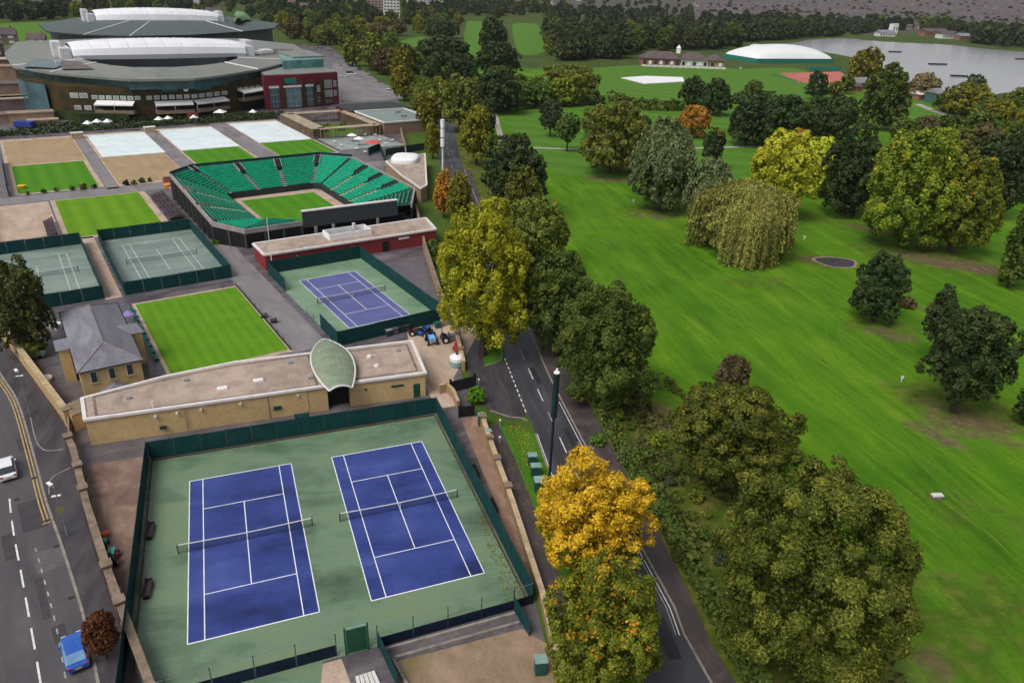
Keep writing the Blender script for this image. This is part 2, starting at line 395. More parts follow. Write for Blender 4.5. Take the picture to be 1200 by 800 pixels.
col = mix(nt, maprange(nt, math_(nt, 'ADD', att('dirt'), math_(nt, 'MULTIPLY', math_(nt, 'SUBTRACT', nz, 0.5), 1.8)), 0.42, 0.95, 0, 0.85), col, dcol)
wcol = ramp(nt, noise(nt, v0, 0.03, 5, 0.7), [(0.35, (.028, .034, .014)), (0.6, (.055, .06, .024)), (0.75, (.08, .085, .03))])
col = mix(nt, att('wood'), col, wcol)
ccol = ramp(nt, noise(nt, v0, 0.02, 5, 0.7), [(0.35, (.05, .05, .045)), (0.55, (.1, .085, .08)), (0.7, (.06, .08, .035))])
col = mix(nt, att('city'), col, ccol)
col = mix(nt, 0.5, col, ramp(nt, f_, [(0.25, grey(0.28)), (0.75, grey(0.72))]), 'OVERLAY')
finish(nt, out, col, 0.95, f_, 0.5, 0.06, 0.12)
me.materials.append(m); me.update()
tag(link('ground', me), kind='structure')

def sheet(name, pts, lvl, mat, kind='structure'):
    o = MB().poly([(p[0], p[1], 0.004 * lvl) for p in (pts if sum(pts[i - 1][0] * pts[i][1] - pts[i][0] * pts[i - 1][1] for i in range(len(pts))) > 0 else pts[::-1])]).build(name, mat)
    return tag(o, kind=kind)
def blob(pts): return smooth_line(list(pts) + [pts[0]], 6)[:-1]
def rect(fr, x0, y0, x1, y1): return [fr(x0, y0), fr(x1, y0), fr(x1, y1), fr(x0, y1)]
def smooth_line(pts, step=3.0):
    P = [np.array(p[:2], float) for p in pts]; P = [2 * P[0] - P[1]] + P + [2 * P[-1] - P[-2]]; o = []
    for i in range(1, len(P) - 2):
        n = max(2, int(np.linalg.norm(P[i + 1] - P[i]) / step))
        for k in range(n):
            t = k / n; a, b, c, d = P[i - 1:i + 3]
            o.append(tuple(0.5 * (2 * b + (c - a) * t + (2 * a - 5 * b + 4 * c - d) * t * t + (3 * b - a - 3 * c + d) * t ** 3)))
    o.append(tuple(P[-2])); return o
def offset(line, d):
    o = []
    for i, p in enumerate(line):
        a = line[max(0, i - 1)]; b = line[min(len(line) - 1, i + 1)]
        dx, dy = b[0] - a[0], b[1] - a[1]; L = math.hypot(dx, dy) or 1
        o.append((p[0] - dy / L * d, p[1] + dx / L * d))
    return o
def along(line, s0, s1):
    """piece of a polyline between two arc lengths"""
    o = []; acc = 0
    for a, b in zip(line[:-1], line[1:]):
        L = math.dist(a, b)
        for s in (s0, s1):
            if acc <= s < acc + L and (s == s0 or True):
                t = (s - acc) / L; o.append((s, (a[0] + (b[0] - a[0]) * t, a[1] + (b[1] - a[1]) * t)))
        if s0 < acc + L < s1: o.append((acc + L, b))
        acc += L
    return [p for _, p in sorted(o)]
def length(line): return sum(math.dist(a, b) for a, b in zip(line[:-1], line[1:]))
def ribbon(name, line, w, lvl, mat, kind='structure', z=None):
    a, b = offset(line, w / 2), offset(line, -w / 2); z = 0.004 * lvl if z is None else z
    mb = MB(); mb.grid([[p + (z,) for p in b], [p + (z,) for p in a]])
    return tag(mb.build(name, mat), kind=kind)
def between(name, l0, l1, lvl, mat):
    n = 60
    def rs(l):
        L = length(l); return [(along(l, L * k / n * 0.99999, L * 2)[0]) for k in range(n)] + [l[-1]]
    a, b = rs(l0), rs(l1); z = 0.004 * lvl
    return tag(MB().grid([[p + (z,) for p in a], [p + (z,) for p in b]]).build(name, mat), kind='structure')

# club grounds
site = [(-60, 20), (8, 20), (4.6, 42), (3.2, 50), (0.4, 63), (-3.6, 79), (-7, 93), (-11, 114), (-18, 145), (-24, 175), (-31, 210), (-37, 245), (-44, 285), (-52, 330), (-60, 368), (-80, 420), (-108, 500), (-160, 640), (-330, 560), (-420, 420), (-260, 260), (-150, 150), (-78, 99), (-55, 76), (-44, 60), (-36, 50)]
sheet('site_tarmac', site, 1, M['tarmac'])

# right hand road
RL = smooth_line([(20, 20), (11.6, 42), (9.0, 52.4), (5.5, 68), (2.7, 82.4), (-0.9, 99.1), (-3.8, 114.1), (-10, 150), (-16.5, 185), (-23, 219.6), (-27, 243), (-33.5, 300), (-35.6, 330), (-43, 380), (-62, 440), (-92, 520)])
RR = smooth_line([(27.5, 20), (17.6, 42.4), (16.0, 50.5), (14.0, 58.6), (11.0, 70.7), (7.2, 87), (5.6, 94.3), (2.8, 109.6), (-3.5, 145), (-10.2, 185), (-16.4, 221), (-20.6, 250), (-26.5, 300), (-28.6, 330), (-36, 380), (-55, 440), (-85, 520)])
between('road', RL, RR, 4, M['asphalt'])
PAVR = smooth_line([(29.5, 20), (19.6, 42.5), (17.5, 54), (14.5, 68.5), (10.9, 85.6), (6.3, 105), (0.3, 130), (-5.7, 160), (-9, 185), (-14.6, 221)])
def slab(name, l0, l1, z, mat):
    n = 50
    def rs(l):
        L = length(l); return [(along(l, L * k / n * 0.99999, L * 2)[0]) for k in range(n)] + [l[-1]]
    a, b = rs(l0), rs(l1)
    return tag(MB().grid([[p + (0,) for p in a], [p + (z,) for p in a], [p + (z,) for p in b], [p + (0,) for p in b]]).build(name, mat), kind='structure')
RRc = [p for p in RR if p[1] < 222]
slab('pavement', offset(RRc, -0.13), PAVR, 0.11, M['pavement_leafy'])
mb = MB()
for a, b in zip(RRc[:-1], RRc[1:]): mb.wall(a, b, 0.2, 0.0, 0.13)
tag(mb.build('kerb', M['kerb']), kind='structure')
# the roadside strip between club wall and road
WALLR = [(5.0, 41.8), (3.7, 50), (0.7, 63.2), (-3.4, 79.8)]
RLn = [p for p in RL if 30 < p[1] < 84]
def pick(l, y): return min(l, key=lambda p: abs(p[1] - y))
sheet('pavement', [(9.5, 30), (7.0, 35)] + WALLR + [(-1.2, 80.6), (1.1, 72.5), (3.4, 63), (6.0, 52), (8.6, 42), (11.5, 33)], 2, M['pavement_leafy'])
sheet('grass_verge', [(-1.2, 80.6), (1.1, 72.5), (3.4, 63), (6.0, 52), (8.6, 42), (11.5, 33), (15.2, 33)] + [p for p in RLn[::1] if 34 < p[1] < 81], 3, M['verge'])
sheet('grass_verge', [G(555, 372), G(568, 428), G(588, 424), G(592, 412), G(575, 370)], 5, M['verge'])
sheet('footpath', [G(541, 372), G(549, 440), G(568, 428), G(555, 372)], 2, M['pavement'])
sheet('driveway', [G(549, 438), G(570, 429), G(590, 425), G(594, 421), G(617, 487), G(600, 492), G(574, 482), G(562, 470)], 3, M['pavement'])
for nm, pl in (('kerb', [G(575, 371), G(588, 409), G(588, 421), G(583, 425), G(568, 429)]), ('kerb', [G(574, 481), G(598, 489), G(612, 490), G(618, 494)]), ('kerb', [p for p in RLn if p[1] < 80.5][::-1])):
    mb = MB()
    for a, b in zip(pl[:-1], pl[1:]): mb.wall(a, b, 0.16, 0.0, 0.12)
    tag(mb.build(nm, M['kerb']), kind='structure')
# painted markings of the right hand road, each dash a piece
def dash(name, line, s0, s1, w, lvl, mat):
    seg = along(line, s0, s1)
    if len(seg) > 1: ribbon(name, seg, w, lvl, mat)
CLr = smooth_line([(20.5, 24), (14.3, 42), (12.9, 50), (11.5, 56), (8.6, 68.5), (5.0, 85), (2.2, 98), (-0.4, 111), (-6.6, 147), (-13.2, 185), (-19.7, 220), (-24, 248), (-30, 300), (-33, 335), (-40, 380)])
Lc = length(CLr); s = 3.0; k = 0
while s < Lc - 5:
    dash('road_marking', CLr, s, s + 3.4, 0.13, 6, M['paint'] if k % 3 and s < 95 else M['paint_worn']); s += 6.2 if s < 95 else 9.0; k += 1
wl = [p for p in RR if 46 < p[1] < 96]; wl = wl[::-1]
ribbon('road_marking', offset(wl, -0.42)[2:], 0.1, 6, M['paint'])
ribbon('road_marking', offset(wl, -0.74)[5:], 0.08, 6, M['paint_worn'])
wl2 = [p for p in RR if 36 < p[1] < 44.5]
ribbon('road_marking', offset(wl2, 0.35), 0.1, 6, M['paint_worn'])
ribbon('road_marking', offset([p for p in RL if 60 < p[1] < 80], -0.22), 0.1, 6, M['paint'])
gl = smooth_line([G(591, 419), G(618, 487)]); s = 0.3
while s < length(gl) - .5: dash('road_marking', gl, s, s + 0.75, 0.16, 6, M['paint']); s += 1.35
ribbon('road_marking', [(13.0, 53.9), (15.2, 54.2)], 0.14, 6, M['paint_worn'])

# left hand road
KL = smooth_line([(-106, 125), (-85, 103.5), (-70.9, 88.4), (-64.2, 81.5), (-55.5, 70.5), (-48.6, 61.5), (-44.2, 56.2), (-36.8, 46.9), (-31.9, 40.1), (-24, 29)])
KLo = offset(KL, -9.6)
between('road', KLo, KL, 3, M['asphalt_old'])
between('pavement', offset(KL, -13.5), offset(KL, -9.62), 2, M['pavement'])
WL = [(-98, 118), (-74, 95.5), (-54.8, 76), (-50.1, 69.1), (-43.6, 59.7), (-36.3, 50), (-28.6, 40.3), (-20, 30)]
slab('pavement', offset(KL, 0.13), smooth_line(WL), 0.1, M['pavement'])
mb = MB()
for a, b in zip(KL[:-1], KL[1:]): mb.wall(a, b, 0.24, 0.0, 0.12)
tag(mb.build('kerb', M['kerb']), kind='structure')
yl = [p for p in KL if p[1] > 56.4]
ribbon('road_marking', offset(yl, -0.35), 0.13, 5, M['paint_yellow']); ribbon('road_marking', offset(yl, -0.68), 0.13, 5, M['paint_yellow'])
ribbon('road_marking', [offset(yl, -0.15)[-1], offset(yl, -0.95)[-1]], 0.14, 6, M['paint_yellow'])
CL2 = smooth_line([(-58, 69.5), (-50.7, 58.9), (-45.2, 51.6), (-41.8, 47.1), (-36.4, 39.9), (-30, 31)]); s = 9.0; k = 0
while s < length(CL2) - 3: dash('road_marking', CL2, s, s + 2.7, 0.16, 5, M['paint']); s += 4.2
PK = offset(KL, -2.1); s = 0
PK = [p for p in PK if p[1] < 55.5]
while s < length(PK) - 1: dash('road_marking', PK, s, s + 0.7, 0.13, 5, M['paint_worn']); s += 1.75
for pl in ([G(36, 490), G(40, 508), G(46, 523), G(56, 529), G(75, 527)], [G(83, 549), G(66, 557), G(58, 566), G(58, 580)]):
    mb = MB(); q = smooth_line(pl, 0.8)
    for a, b in zip(q[:-1], q[1:]): mb.wall(a, b, 0.14, 0.0, 0.14)
    tag(mb.build('dropped_kerb', M['kerb']), kind='structure')
for p, w in ((G(23, 441), .5), (G(66, 581.5), .55)): tag(MB().box(p[0], p[1], 0.1, 0.112, 0.9, 0.35, 20).build('road_marking', M['paint']), kind='structure')

# repairs and gullies in the tarmac
M['patch'] = simple('tarmac_repair', (.05, .046, .051), .7, .25, .8, 6); M['patch_pale'] = simple('pale_tarmac_repair', (.1, .092, .096), .8, .2, .8, 6); M['iron'] = simple('cast_iron', (.03, .028, .028), .5)
for (px, py, L, w, yw, k) in ((38, 603, 5.5, 2.2, 128, 'patch'), (58, 655, 3.4, 2.4, 128, 'patch_pale'), (12, 640, 4.2, 1.2, 128, 'patch'), (30, 520, 3.2, 1.6, 130, 'patch'), (50, 700, 6.0, .6, 128, 'patch'), (22, 470, 2.4, 1.2, 130, 'patch_pale'), (70, 742, 2.2, 1.0, 128, 'patch')):
    p = G(px, py); ca, sa = math.cos(R_(yw)), math.sin(R_(yw))
    tag(MB().poly([(p[0] + a * L / 2 * ca - b * w / 2 * sa, p[1] + a * L / 2 * sa + b * w / 2 * ca, .016) for a, b in ((-1, -1), (1, -1), (1, 1), (-1, 1))]).build('road_patch', M[k]), kind='structure')
for (px, py, L, w, yw) in ((672, 520, 7, .7, 104), (690, 560, 4, 1.6, 106), (628, 440, 5, .8, 104), (780, 745, 5, 1.2, 100)):
    p = G(px, py); ca, sa = math.cos(R_(yw)), math.sin(R_(yw))
    tag(MB().poly([(p[0] + a * L / 2 * ca - b * w / 2 * sa, p[1] + a * L / 2 * sa + b * w / 2 * ca, .02) for a, b in ((-1, -1), (1, -1), (1, 1), (-1, 1))]).build('road_patch', simple('newer_asphalt', (.026, .026, .03), .6) if L > 4 else M['iron']), kind='structure')
for (px, py) in ((66, 640), (84, 700), (40, 560), (648, 458), (700, 570), (752, 655), (606, 405), (55, 610), (20, 585), (665, 505)):
    p = G(px, py); tag(MB().box(p[0], p[1], .001, .024, .5, .4, 35).build('drain_cover', M['iron']), kind='structure')
# earth, paths, lawns of the club grounds
sheet('earth_bed', [G(100, 545), G(178, 533), G(168, 600), G(157, 700), G(152, 745), G(140, 735), G(125, 690), G(104, 610)], 3, M['earth_red'])
sheet('earth_yard', [n3(10.6, -19.4)[:2], n3(22.0, -19.6)[:2], n3(24.8, -24)[:2], n3(26, -34)[:2], n3(10, -36)[:2]], 3, M['earth_brown'])
sheet('sandy_yard', [n3(-8, -17.6)[:2], n3(6.5, -17.6)[:2], n3(7, -22)[:2], n3(-8, -30)[:2]], 3, M['clay_path'])
sheet('brick_path', [G(540, 490), G(563, 487), G(572, 512), G(600, 595), G(626, 682), G(620, 690), G(585, 600)], 3, M['paver'])
sheet('concrete_yard', [m3(2.5, -16.5)[:2], m3(9, -18)[:2], m3(13.5, -22)[:2], n3(29.5, 26)[:2], n3(28.2, 18.5)[:2], n3(25, 18.5)[:2], n3(25, 32)[:2]], 3, M['clay_path'])
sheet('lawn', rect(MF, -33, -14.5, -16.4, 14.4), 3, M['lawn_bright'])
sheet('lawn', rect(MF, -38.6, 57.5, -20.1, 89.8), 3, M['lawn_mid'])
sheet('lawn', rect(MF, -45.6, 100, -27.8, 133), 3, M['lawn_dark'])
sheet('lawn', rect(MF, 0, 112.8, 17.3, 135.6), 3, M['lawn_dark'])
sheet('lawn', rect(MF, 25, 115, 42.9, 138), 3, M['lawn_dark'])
sheet('reseeded_court', rect(MF, -46.2, 134.4, -27, 171), 3, M['sown'])
sheet('reseeded_court', rect(MF, -23, 100, -5.6, 135), 3, M['sown'])
for (x0, y0, x1, y1) in ((-23.4, 98, -5.2, 175), (-47, 99, -26.6, 174), (-0.7, 111, 18.4, 176), (24.6, 114, 43.6, 180), (-39.6, 56, -18.6, 90.4), (-33.5, -15.5, -16, 15)):
    sheet('path_edge', rect(MF, x0, y0, x1, y1), 2, M['clay_path'])
for x0, x1 in ((-26.4, -23.6), (-5, -0.9), (18.6, 24.4)): sheet('path', rect(MF, x0, 96, x1, 180), 2, M['tarmac_pale'])
sheet('path', rect(MF, -60, 91, 60, 97.5), 2, M['tarmac_pale'])
sheet('sandy_path', rect(MF, -37, 19, -34.3, 57), 2, M['clay_path'])
sheet('sandy_path', rect(MF, -52, 57, -40, 90), 2, M['clay_path'])
sheet('path', rect(MF, -16, -16, -10.5, 46), 2, M['tarmac_pale'])
sheet('road', rect(MF, -90, 184, 62, 193), 2, M['asphalt_old'])
sheet('car_park', [(-88, 338), (-56, 362), (-72, 408), (-112, 508), (-122, 500)], 3, M['tarmac_pale'])
# golf course and park beyond
for pl, w in (([(-12, 335), (-9, 298), (-5.7, 258.8)], 2.2), ([(-5.7, 259.5), (21, 259.7), (50, 266), (88.8, 277.8), (120, 283)], 2.0), ([G(1150, 196), G(1180, 194), G(1215, 190)], 2.2), ([G(1075, 122), G(1095, 130), G(1120, 138)], 4.5)):
    ribbon('path', smooth_line(pl), w, 7, M['path'])
sheet('cricket_field', [G(620, 122), G(690, 80), G(750, 76), G(860, 80), G(985, 87), G(1060, 96), G(1010, 112), G(880, 117), G(800, 127), G(700, 122)], 3, M['cricket'])
sheet('park_lawn', [G(585, 140), G(640, 126), G(720, 128), G(880, 124), G(905, 170), G(860, 215), G(760, 210), G(650, 205), G(625, 175)], 2, M['cricket'])
for pl in ([G(455, 52), G(500, 44), G(520, 100), G(500, 90)], [G(548, 24), G(563, 19), G(567, 40), G(560, 66), G(548, 60), G(544, 40)], [G(600, 29), G(622, 25), G(636, 38), G(640, 58), G(612, 64), G(602, 46)], [G(-40, 30), G(55, 26), G(70, 36), G(60, 50), G(-60, 54)], [G(1030, 130), G(1090, 124), G(1112, 140), G(1085, 155), G(1035, 150)], [G(985, 118), G(1010, 118), G(1012, 130), G(985, 128)], [G(1155, 190), G(1210, 186), G(1215, 198), G(1160, 198)], [G(880, 80), G(940, 82), G(990, 110), G(890, 112)], [G(1010, 33), G(1070, 33), G(1075, 41), G(1010, 40)]):
    sheet('park_lawn', blob(pl), 4, M['cricket'])
sheet('bunker_rim', [(68.8 + 4.6 * math.cos(t) * (1 + .12 * math.sin(3 * t)), 150.2 + 3.9 * math.sin(t) * (1 + .1 * math.cos(2 * t))) for t in np.linspace(0, 2 * math.pi, 26)[:-1]], 2, M['earth_rim'])
sheet('bunker', [(68.8 + 4.0 * math.cos(t) * (1 + .12 * math.sin(3 * t)), 150.2 + 3.3 * math.sin(t) * (1 + .1 * math.cos(2 * t))) for t in np.linspace(0, 2 * math.pi, 26)[:-1]], 4, M['sand'])
sheet('bunker_tuft', [(67.2 + 1.7 * math.cos(t) * (1 + .2 * math.sin(3 * t)), 151.2 + 1.1 * math.sin(t)) for t in np.linspace(0, 2 * math.pi, 15)[:-1]], 6, simple('dark_tuft', (.03, .045, .015), .9, .4, 1, 6))
sheet('clay_court', [G(914, 86), G(936, 97), G(1000, 97), G(985, 84)], 5, simple('red_clay', (.42, .13, .1), 0.9, 0.15, 0.1, 1))
M['track'] = lawn('pale_mown_track', (.05, .15, .006), (.095, .2, .01), 12, .7, .3)
for pl in ([(10, 222), (20, 180), (33, 140), (42, 118), (52, 96)], [(12.5, 222), (22, 180), (35.5, 140), (45, 118)], [(46, 108), (50, 84), (52, 64), (54, 50)], [(48, 108), (52, 84), (54.4, 64), (57, 50)], [(57, 124), (53, 113), (51.5, 103)], [(58.6, 122), (55, 112), (53.4, 103)], [(72, 176), (92, 148), (104, 128)], [(20, 158), (26, 128), (33, 104)]):
    ribbon('mown_track', smooth_line(pl), .24, 2, M['track'])
# lake
m, nt, out = new_mat('lake_water')
nw = noise(nt, coords(nt, (1, 3, 1), -20), 0.35, 4, 0.65)
nb = noise(nt, coords(nt, (1, 4, 1), -20), 0.012, 4, 0.6)
p = finish(nt, out, ramp(nt, nb, [(0.35, (.34, .34, .36)), (0.65, (.44, .44, .46))]), 0.14, nw, 0.05, 0.2, 0.5)
p.inputs['IOR'].default_value = 1.33
LAKE = smooth_line([(236, 850), (300, 905), (380, 1027), (477, 1101), (535, 1053), (553, 963), (600, 915), (760, 850), (760, 560), (480, 490), (332, 500), (293, 480), (244, 452), (255, 512), (288, 633), (306, 731), (296, 815)], 25)
tag(MB().poly([(p[0], p[1], 0.06) for p in LAKE[::-1]]).build('lake', m), kind='structure')

# ---------------------------------------------------------------- materials of built things
M['screen'] = simple('green_windbreak', (.006, .045, .047), 0.75, 0.25, 0.8, 6, 0.15)
M['screen_navy'] = simple('navy_windbreak', (.006, .014, .032), 0.75, 0.25, 0.8, 6, 0.15)
M['post'] = simple('fence_post', (.012, .03, .03), 0.6)
M['wire'] = simple('galvanised_rail', (.16, .19, .19), 0.5, 0.2, 2, 9)
M['net'] = simple('net_cord', (.012, .016, .018), 0.8)
M['white'] = simple('white_paint', (.78, .78, .79), 0.5, 0.06, 0.8, 6)
M['offwhite'] = simple('weathered_white', (.6, .58, .56), 0.7, 0.15, 0.8, 5)
M['bench'] = simple('bench_cover', (.05, .034, .042), 0.7, 0.3, 1.2, 8)
M['brick_y'] = brickmat('yellow_stock_brick', (.6, .42, .2), (.5, .34, .15), (.46, .37, .25), YN)
M['brick_ym'] = brickmat('yellow_house_brick', (.6, .43, .2), (.5, .34, .15), (.46, .37, .25), YM)
M['brick_wall'] = brickmat('old_wall_brick', (.4, .27, .14), (.3, .2, .11), (.3, .24, .17), 12)
M['brick_red'] = brickmat('red_brick', (.27, .03, .035), (.2, .022, .03), (.22, .08, .07), YM)
M['coping'] = simple('wall_coping', (.42, .32, .2), 0.85, 0.3, 0.9, 5)
M['coping_dark'] = simple('weathered_coping', (.2, .15, .11), 0.85, 0.35, 0.9, 5)
M['roof_edge'] = simple('roof_edge', (.66, .62, .62), 0.6, 0.12, 0.8, 5)
M['roof_gravel'] = streaky('roof_gravel', [(0.3, (.2, .15, .12)), (0.48, (.33, .255, .21)), (0.6, (.42, .33, .27)), (0.75, (.3, .2, .17))], YN, 1, 1.6, 0.5, (0.8, 0.95), 5.0)
M['canopy'] = simple('copper_green_canopy', (.2, .25, .17), 0.55, 0.2, 0.5, 4)
M['dark'] = simple('dark_opening', (.008, .008, .01), 0.8)
M['glass'] = simple('window_glass', (.03, .045, .05), 0.12, 0.3, 0.6, 3, 0.6)
M['green_door'] = simple('green_door', (.012, .07, .035), 0.5)
M['slate'] = streaky('slate_roof', [(0.3, (.115, .11, .135)), (0.5, (.17, .165, .195)), (0.7, (.24, .235, .27))], YM, 1, 5, 0.9, (0.45, 0.75), 5.0)
M['ridge'] = simple('ridge_tile', (.2, .17, .17), 0.7)
M['metal'] = simple('grey_metal', (.25, .26, .28), 0.4, 0.15, 1, 6, 0.5)
M['green_box'] = simple('green_cabinet', (.015, .07, .055), 0.5, 0.2, 1, 6)
M['green_lid'] = simple('pale_green_lid', (.2, .33, .3), 0.45, 0.15, 1, 6)
M['rubber'] = simple('tyre_rubber', (.012, .012, .013), 0.8)

# ---------------------------------------------------------------- fences
def fence(name, label, runs, group=None, scr=None, h=2.5, lo=0.04, cat='fence'):
    """runs: list of (polyline, height, screen_top, screen material)"""
    allp = [p for r in runs for p in r[0]]
    root = thing(name, label, cat, (sum(p[0] for p in allp) / len(allp), sum(p[1] for p in allp) / len(allp), 0), group)
    for pl, hh, st, mt in runs:
        for a, b in zip(pl[:-1], pl[1:]):
            L = math.dist(a, b); n = max(1, round(L / 3.0))
            for i in range(n):
                p = (a[0] + (b[0] - a[0]) * i / n, a[1] + (b[1] - a[1]) * i / n); q = (a[0] + (b[0] - a[0]) * (i + 1) / n, a[1] + (b[1] - a[1]) * (i + 1) / n)
                e = 0.05 / (L / n); pa = (p[0] + (q[0] - p[0]) * e, p[1] + (q[1] - p[1]) * e); pb = (q[0] - (q[0] - p[0]) * e, q[1] - (q[1] - p[1]) * e)
                j = random.uniform(-.03, .03)
                MB().wall(pa, pb, 0.035, lo, st + j).build('windbreak_panel', mt, root)
                MB().tube(p + (0,), p + (hh + 0.08,), 0.04, n=6).build('post', M['post'], root)
            MB().tube(b + (0,), b + (hh + 0.08,), 0.04, n=6).build('post', M['post'], root)
            MB().tube(a + (hh,), b + (hh,), 0.022, n=5).build('rail', M['wire'] if st < hh - .3 else M['post'], root)
    return root
random.seed(3)
n2 = lambda x, y: NF(x, y)
F1 = fence('court_fence', 'dark green windbreak fence around the pair of blue courts', [
    ([n2(-10.2, -22), n2(-9.9, 17.7), n2(24.6, 17.5)], 2.45, 2.4, M['screen']),
    ([n2(24.6, 17.5), n2(24.0, -17.2)], 2.45, 2.4, M['screen']),
    ([n2(24.0, -17.2), n2(22.1, -17.3), n2(9.6, -17.5)], 2.5, 1.15, M['screen_navy']),
    ([n2(6.2, -17.2), n2(-10, -17.4)], 2.5, 1.3, M['screen_navy']),
    ([n2(22.1, -17.3), n2(22.3, -20.6)], 1.7, 1.6, M['screen']),
    ([n2(9.7, -17.5), n2(10.3, -22)], 1.7, 1.6, M['screen'])])
for a_, b_ in ((n2(-9.55, -22), n2(-9.55, 17.3)), (n2(24.2, 17.0), n2(23.65, -16.9)), (n2(-9.5, 17.3), n2(24.2, 17.05))):
    MB().wall(a_, b_, .12, .001, .2).build('kickboard', simple('brown_kickboard', (.07, .045, .035), .85, .3), F1)
g = thing('court_gate', 'tall green gate in the front fence of the paired blue courts', 'gate', n3(7.9, -17.3))
for dx in (-.95, .95): MB().box(*n2(7.9 + dx, -17.3), 0, 3.0, .14, .14, YN).build('gate_post', M['green_door'], g)
MB().box(*n2(7.9, -17.3), .06, 2.7, 1.7, .06, YN).build('gate_leaf', M['green_door'], g)
MB().box(*n2(7.9, -17.3), 2.75, 2.9, 1.75, .1, YN).build('gate_head', M['green_lid'], g)
g = thing('court_gate', 'narrow green door in the back fence behind the brick pavilion', 'gate', n3(7.6, 17.6))
for dx in (-.8, .8): MB().box(*n2(7.6 + dx, 17.75), 0, 3.1, .12, .12, YN).build('gate_post', M['post'], g)
MB().box(*n2(7.6, 17.8), .05, 3.0, 1.45, .08, YN).build('gate_leaf', simple('teal_gate', (.012, .075, .075), .6), g)

# ---------------------------------------------------------------- tennis courts
W_, L_, S_, V_ = 10.97 / 2, 23.77 / 2, 8.23 / 2, 6.40
def court(label, fr, ox, oy, yaw, inner, lvl=6, doubles=True, lw=.09, linemat=None, group='tennis courts with painted lines'):
    r = thing('tennis_court', label, 'tennis court', fr(ox, oy) + (0,), group)
    P = lambda x, y: fr(ox + x, oy + y)
    z = 0.004 * lvl
    if inner is not None: MB().poly([p + (z,) for p in (P(-W_, -L_), P(W_, -L_), P(W_, L_), P(-W_, L_))]).build('playing_surface', inner, r)
    def ln(a, b, w=lw):
        dx, dy = b[0] - a[0], b[1] - a[1]; l = math.hypot(dx, dy); ux, uy = dx / l, dy / l; h = w / 2
        q = [(a[0] - uy * h, a[1] + ux * h), (a[0] + uy * h, a[1] - ux * h), (b[0] + uy * h, b[1] - ux * h), (b[0] - uy * h, b[1] + ux * h)]
        MB().poly([P(*p) + (z + (0.004 if abs(ux) < .5 else 0.006),) for p in q]).build('court_line', linemat or M['line'], r)
    for s in (-1, 1):
        ln((-W_, s * L_), (W_, s * L_), lw * 1.25); ln((s * W_, -L_), (s * W_, L_)); ln((s * S_, -L_), (s * S_, L_)); ln((-S_, s * V_), (S_, s * V_))
    ln((0, -V_), (0, V_))
    return r
def net(label, fr, ox, oy, fine=0.13):
    r = thing('tennis_net', label, 'tennis net', fr(ox, oy) + (0,), 'nets across the tennis courts')
    P = lambda x, y: fr(ox + x, oy + y)
    hw = 6.4; hz = lambda x: 0.914 + 0.156 * (abs(x) / hw) ** 1.4
    for s in (-1, 1): MB().tube(P(s * hw, 0) + (0,), P(s * hw, 0) + (1.12,), 0.06, n=8).build('net_post', M['post'], r)
    mb = MB(); n = int(2 * hw / fine)
    for i in range(n + 1):
        x = -hw + 2 * hw * i / n; mb.wall(P(x - .008, 0), P(x + .008, 0), .014, .04, hz(x) - .03)
    for k in range(7):
        for i in range(16):
            xa, xb = -hw + 2 * hw * i / 16, -hw + 2 * hw * (i + 1) / 16; f = (k + .5) / 7.5
            mb.wall(P(xa, .012), P(xb, .012), .014, hz(xa) * f, hz(xa) * f + .018, hz(xb) * f, hz(xb) * f + .018)
    mb.build('net_mesh', M['net'], r)
    mb = MB()
    for i in range(16):
        xa, xb = -hw + 2 * hw * i / 16, -hw + 2 * hw * (i + 1) / 16
        mb.wall(P(xa, 0), P(xb, 0), .05, hz(xa) - .035, hz(xa) + .05, hz(xb) - .035, hz(xb) + .05)
    mb.build('net_tape', M['white'], r)
    MB().wall(P(-.03, -.03), P(.03, -.03), .02, .02, .9).build('centre_strap', M['white'], r)
    return r
sheet('court_surround', [n2(-9.9, -22), n2(-9.9, 17.6), n2(24.5, 17.4), n2(23.9, -17.2), n2(22, -17.2), n2(5, -17.4), n2(4, -22)], 5, M['court_green'])
court('damp blue court by the side road, its net sagging slightly', n2, 0, 0, YN, M['court_blue'])
net('net across the damp blue court by the side road', n2, 0, 0)
bx, by = (-11.3 + 25.84), (62.9 - 57.25)
a = R_(YN); BX, BY = bx * math.cos(a) + by * math.sin(a), -bx * math.sin(a) + by * math.cos(a)
court('blue court on the main road side of the paired courts', n2, BX, BY, YN, M['court_blue'])
net('net across the blue court on the main road side', n2, BX, BY)
def court_bench(fr, x, y, yaw, label):
    r = thing('court_bench', label, 'bench', fr(x, y) + (0,), 'covered benches along the court fences')
    ca, sa = math.cos(R_(yaw)), math.sin(R_(yaw))
    c = fr(x, y)
    P = lambda u, v: (c[0] + u * ca - v * sa, c[1] + u * sa + v * ca)
    MB().box(*P(0, 0), .38, .46, 2.2, .55, yaw).build('seat', M['bench'], r)
    MB().box(*P(0, .3), .46, .95, 2.2, .08, yaw).build('backrest', M['bench'], r)
    for u in (-.95, .95):
        MB().box(*P(u, 0), 0, .38, .09, .5, yaw).build('leg', M['dark'], r)
        MB().box(*P(u * 1.12, 0), .5, .66, .08, .55, yaw).build('armrest', M['bench'], r)
for (px, py, yw, lb) in ((177, 625, YN + 84, 'dark bench against the side road fence, beside the net post'), (174, 693, YN + 84, 'dark bench against the side road fence, nearer the fence corner'), (556, 556, YN - 94, 'dark bench by the main road side fence, above the net line'), (577, 597, YN - 94, 'dark bench by the main road side fence, below the net line')):
    court_bench(lambda x, y: G(x, y), px, py, yw, lb)

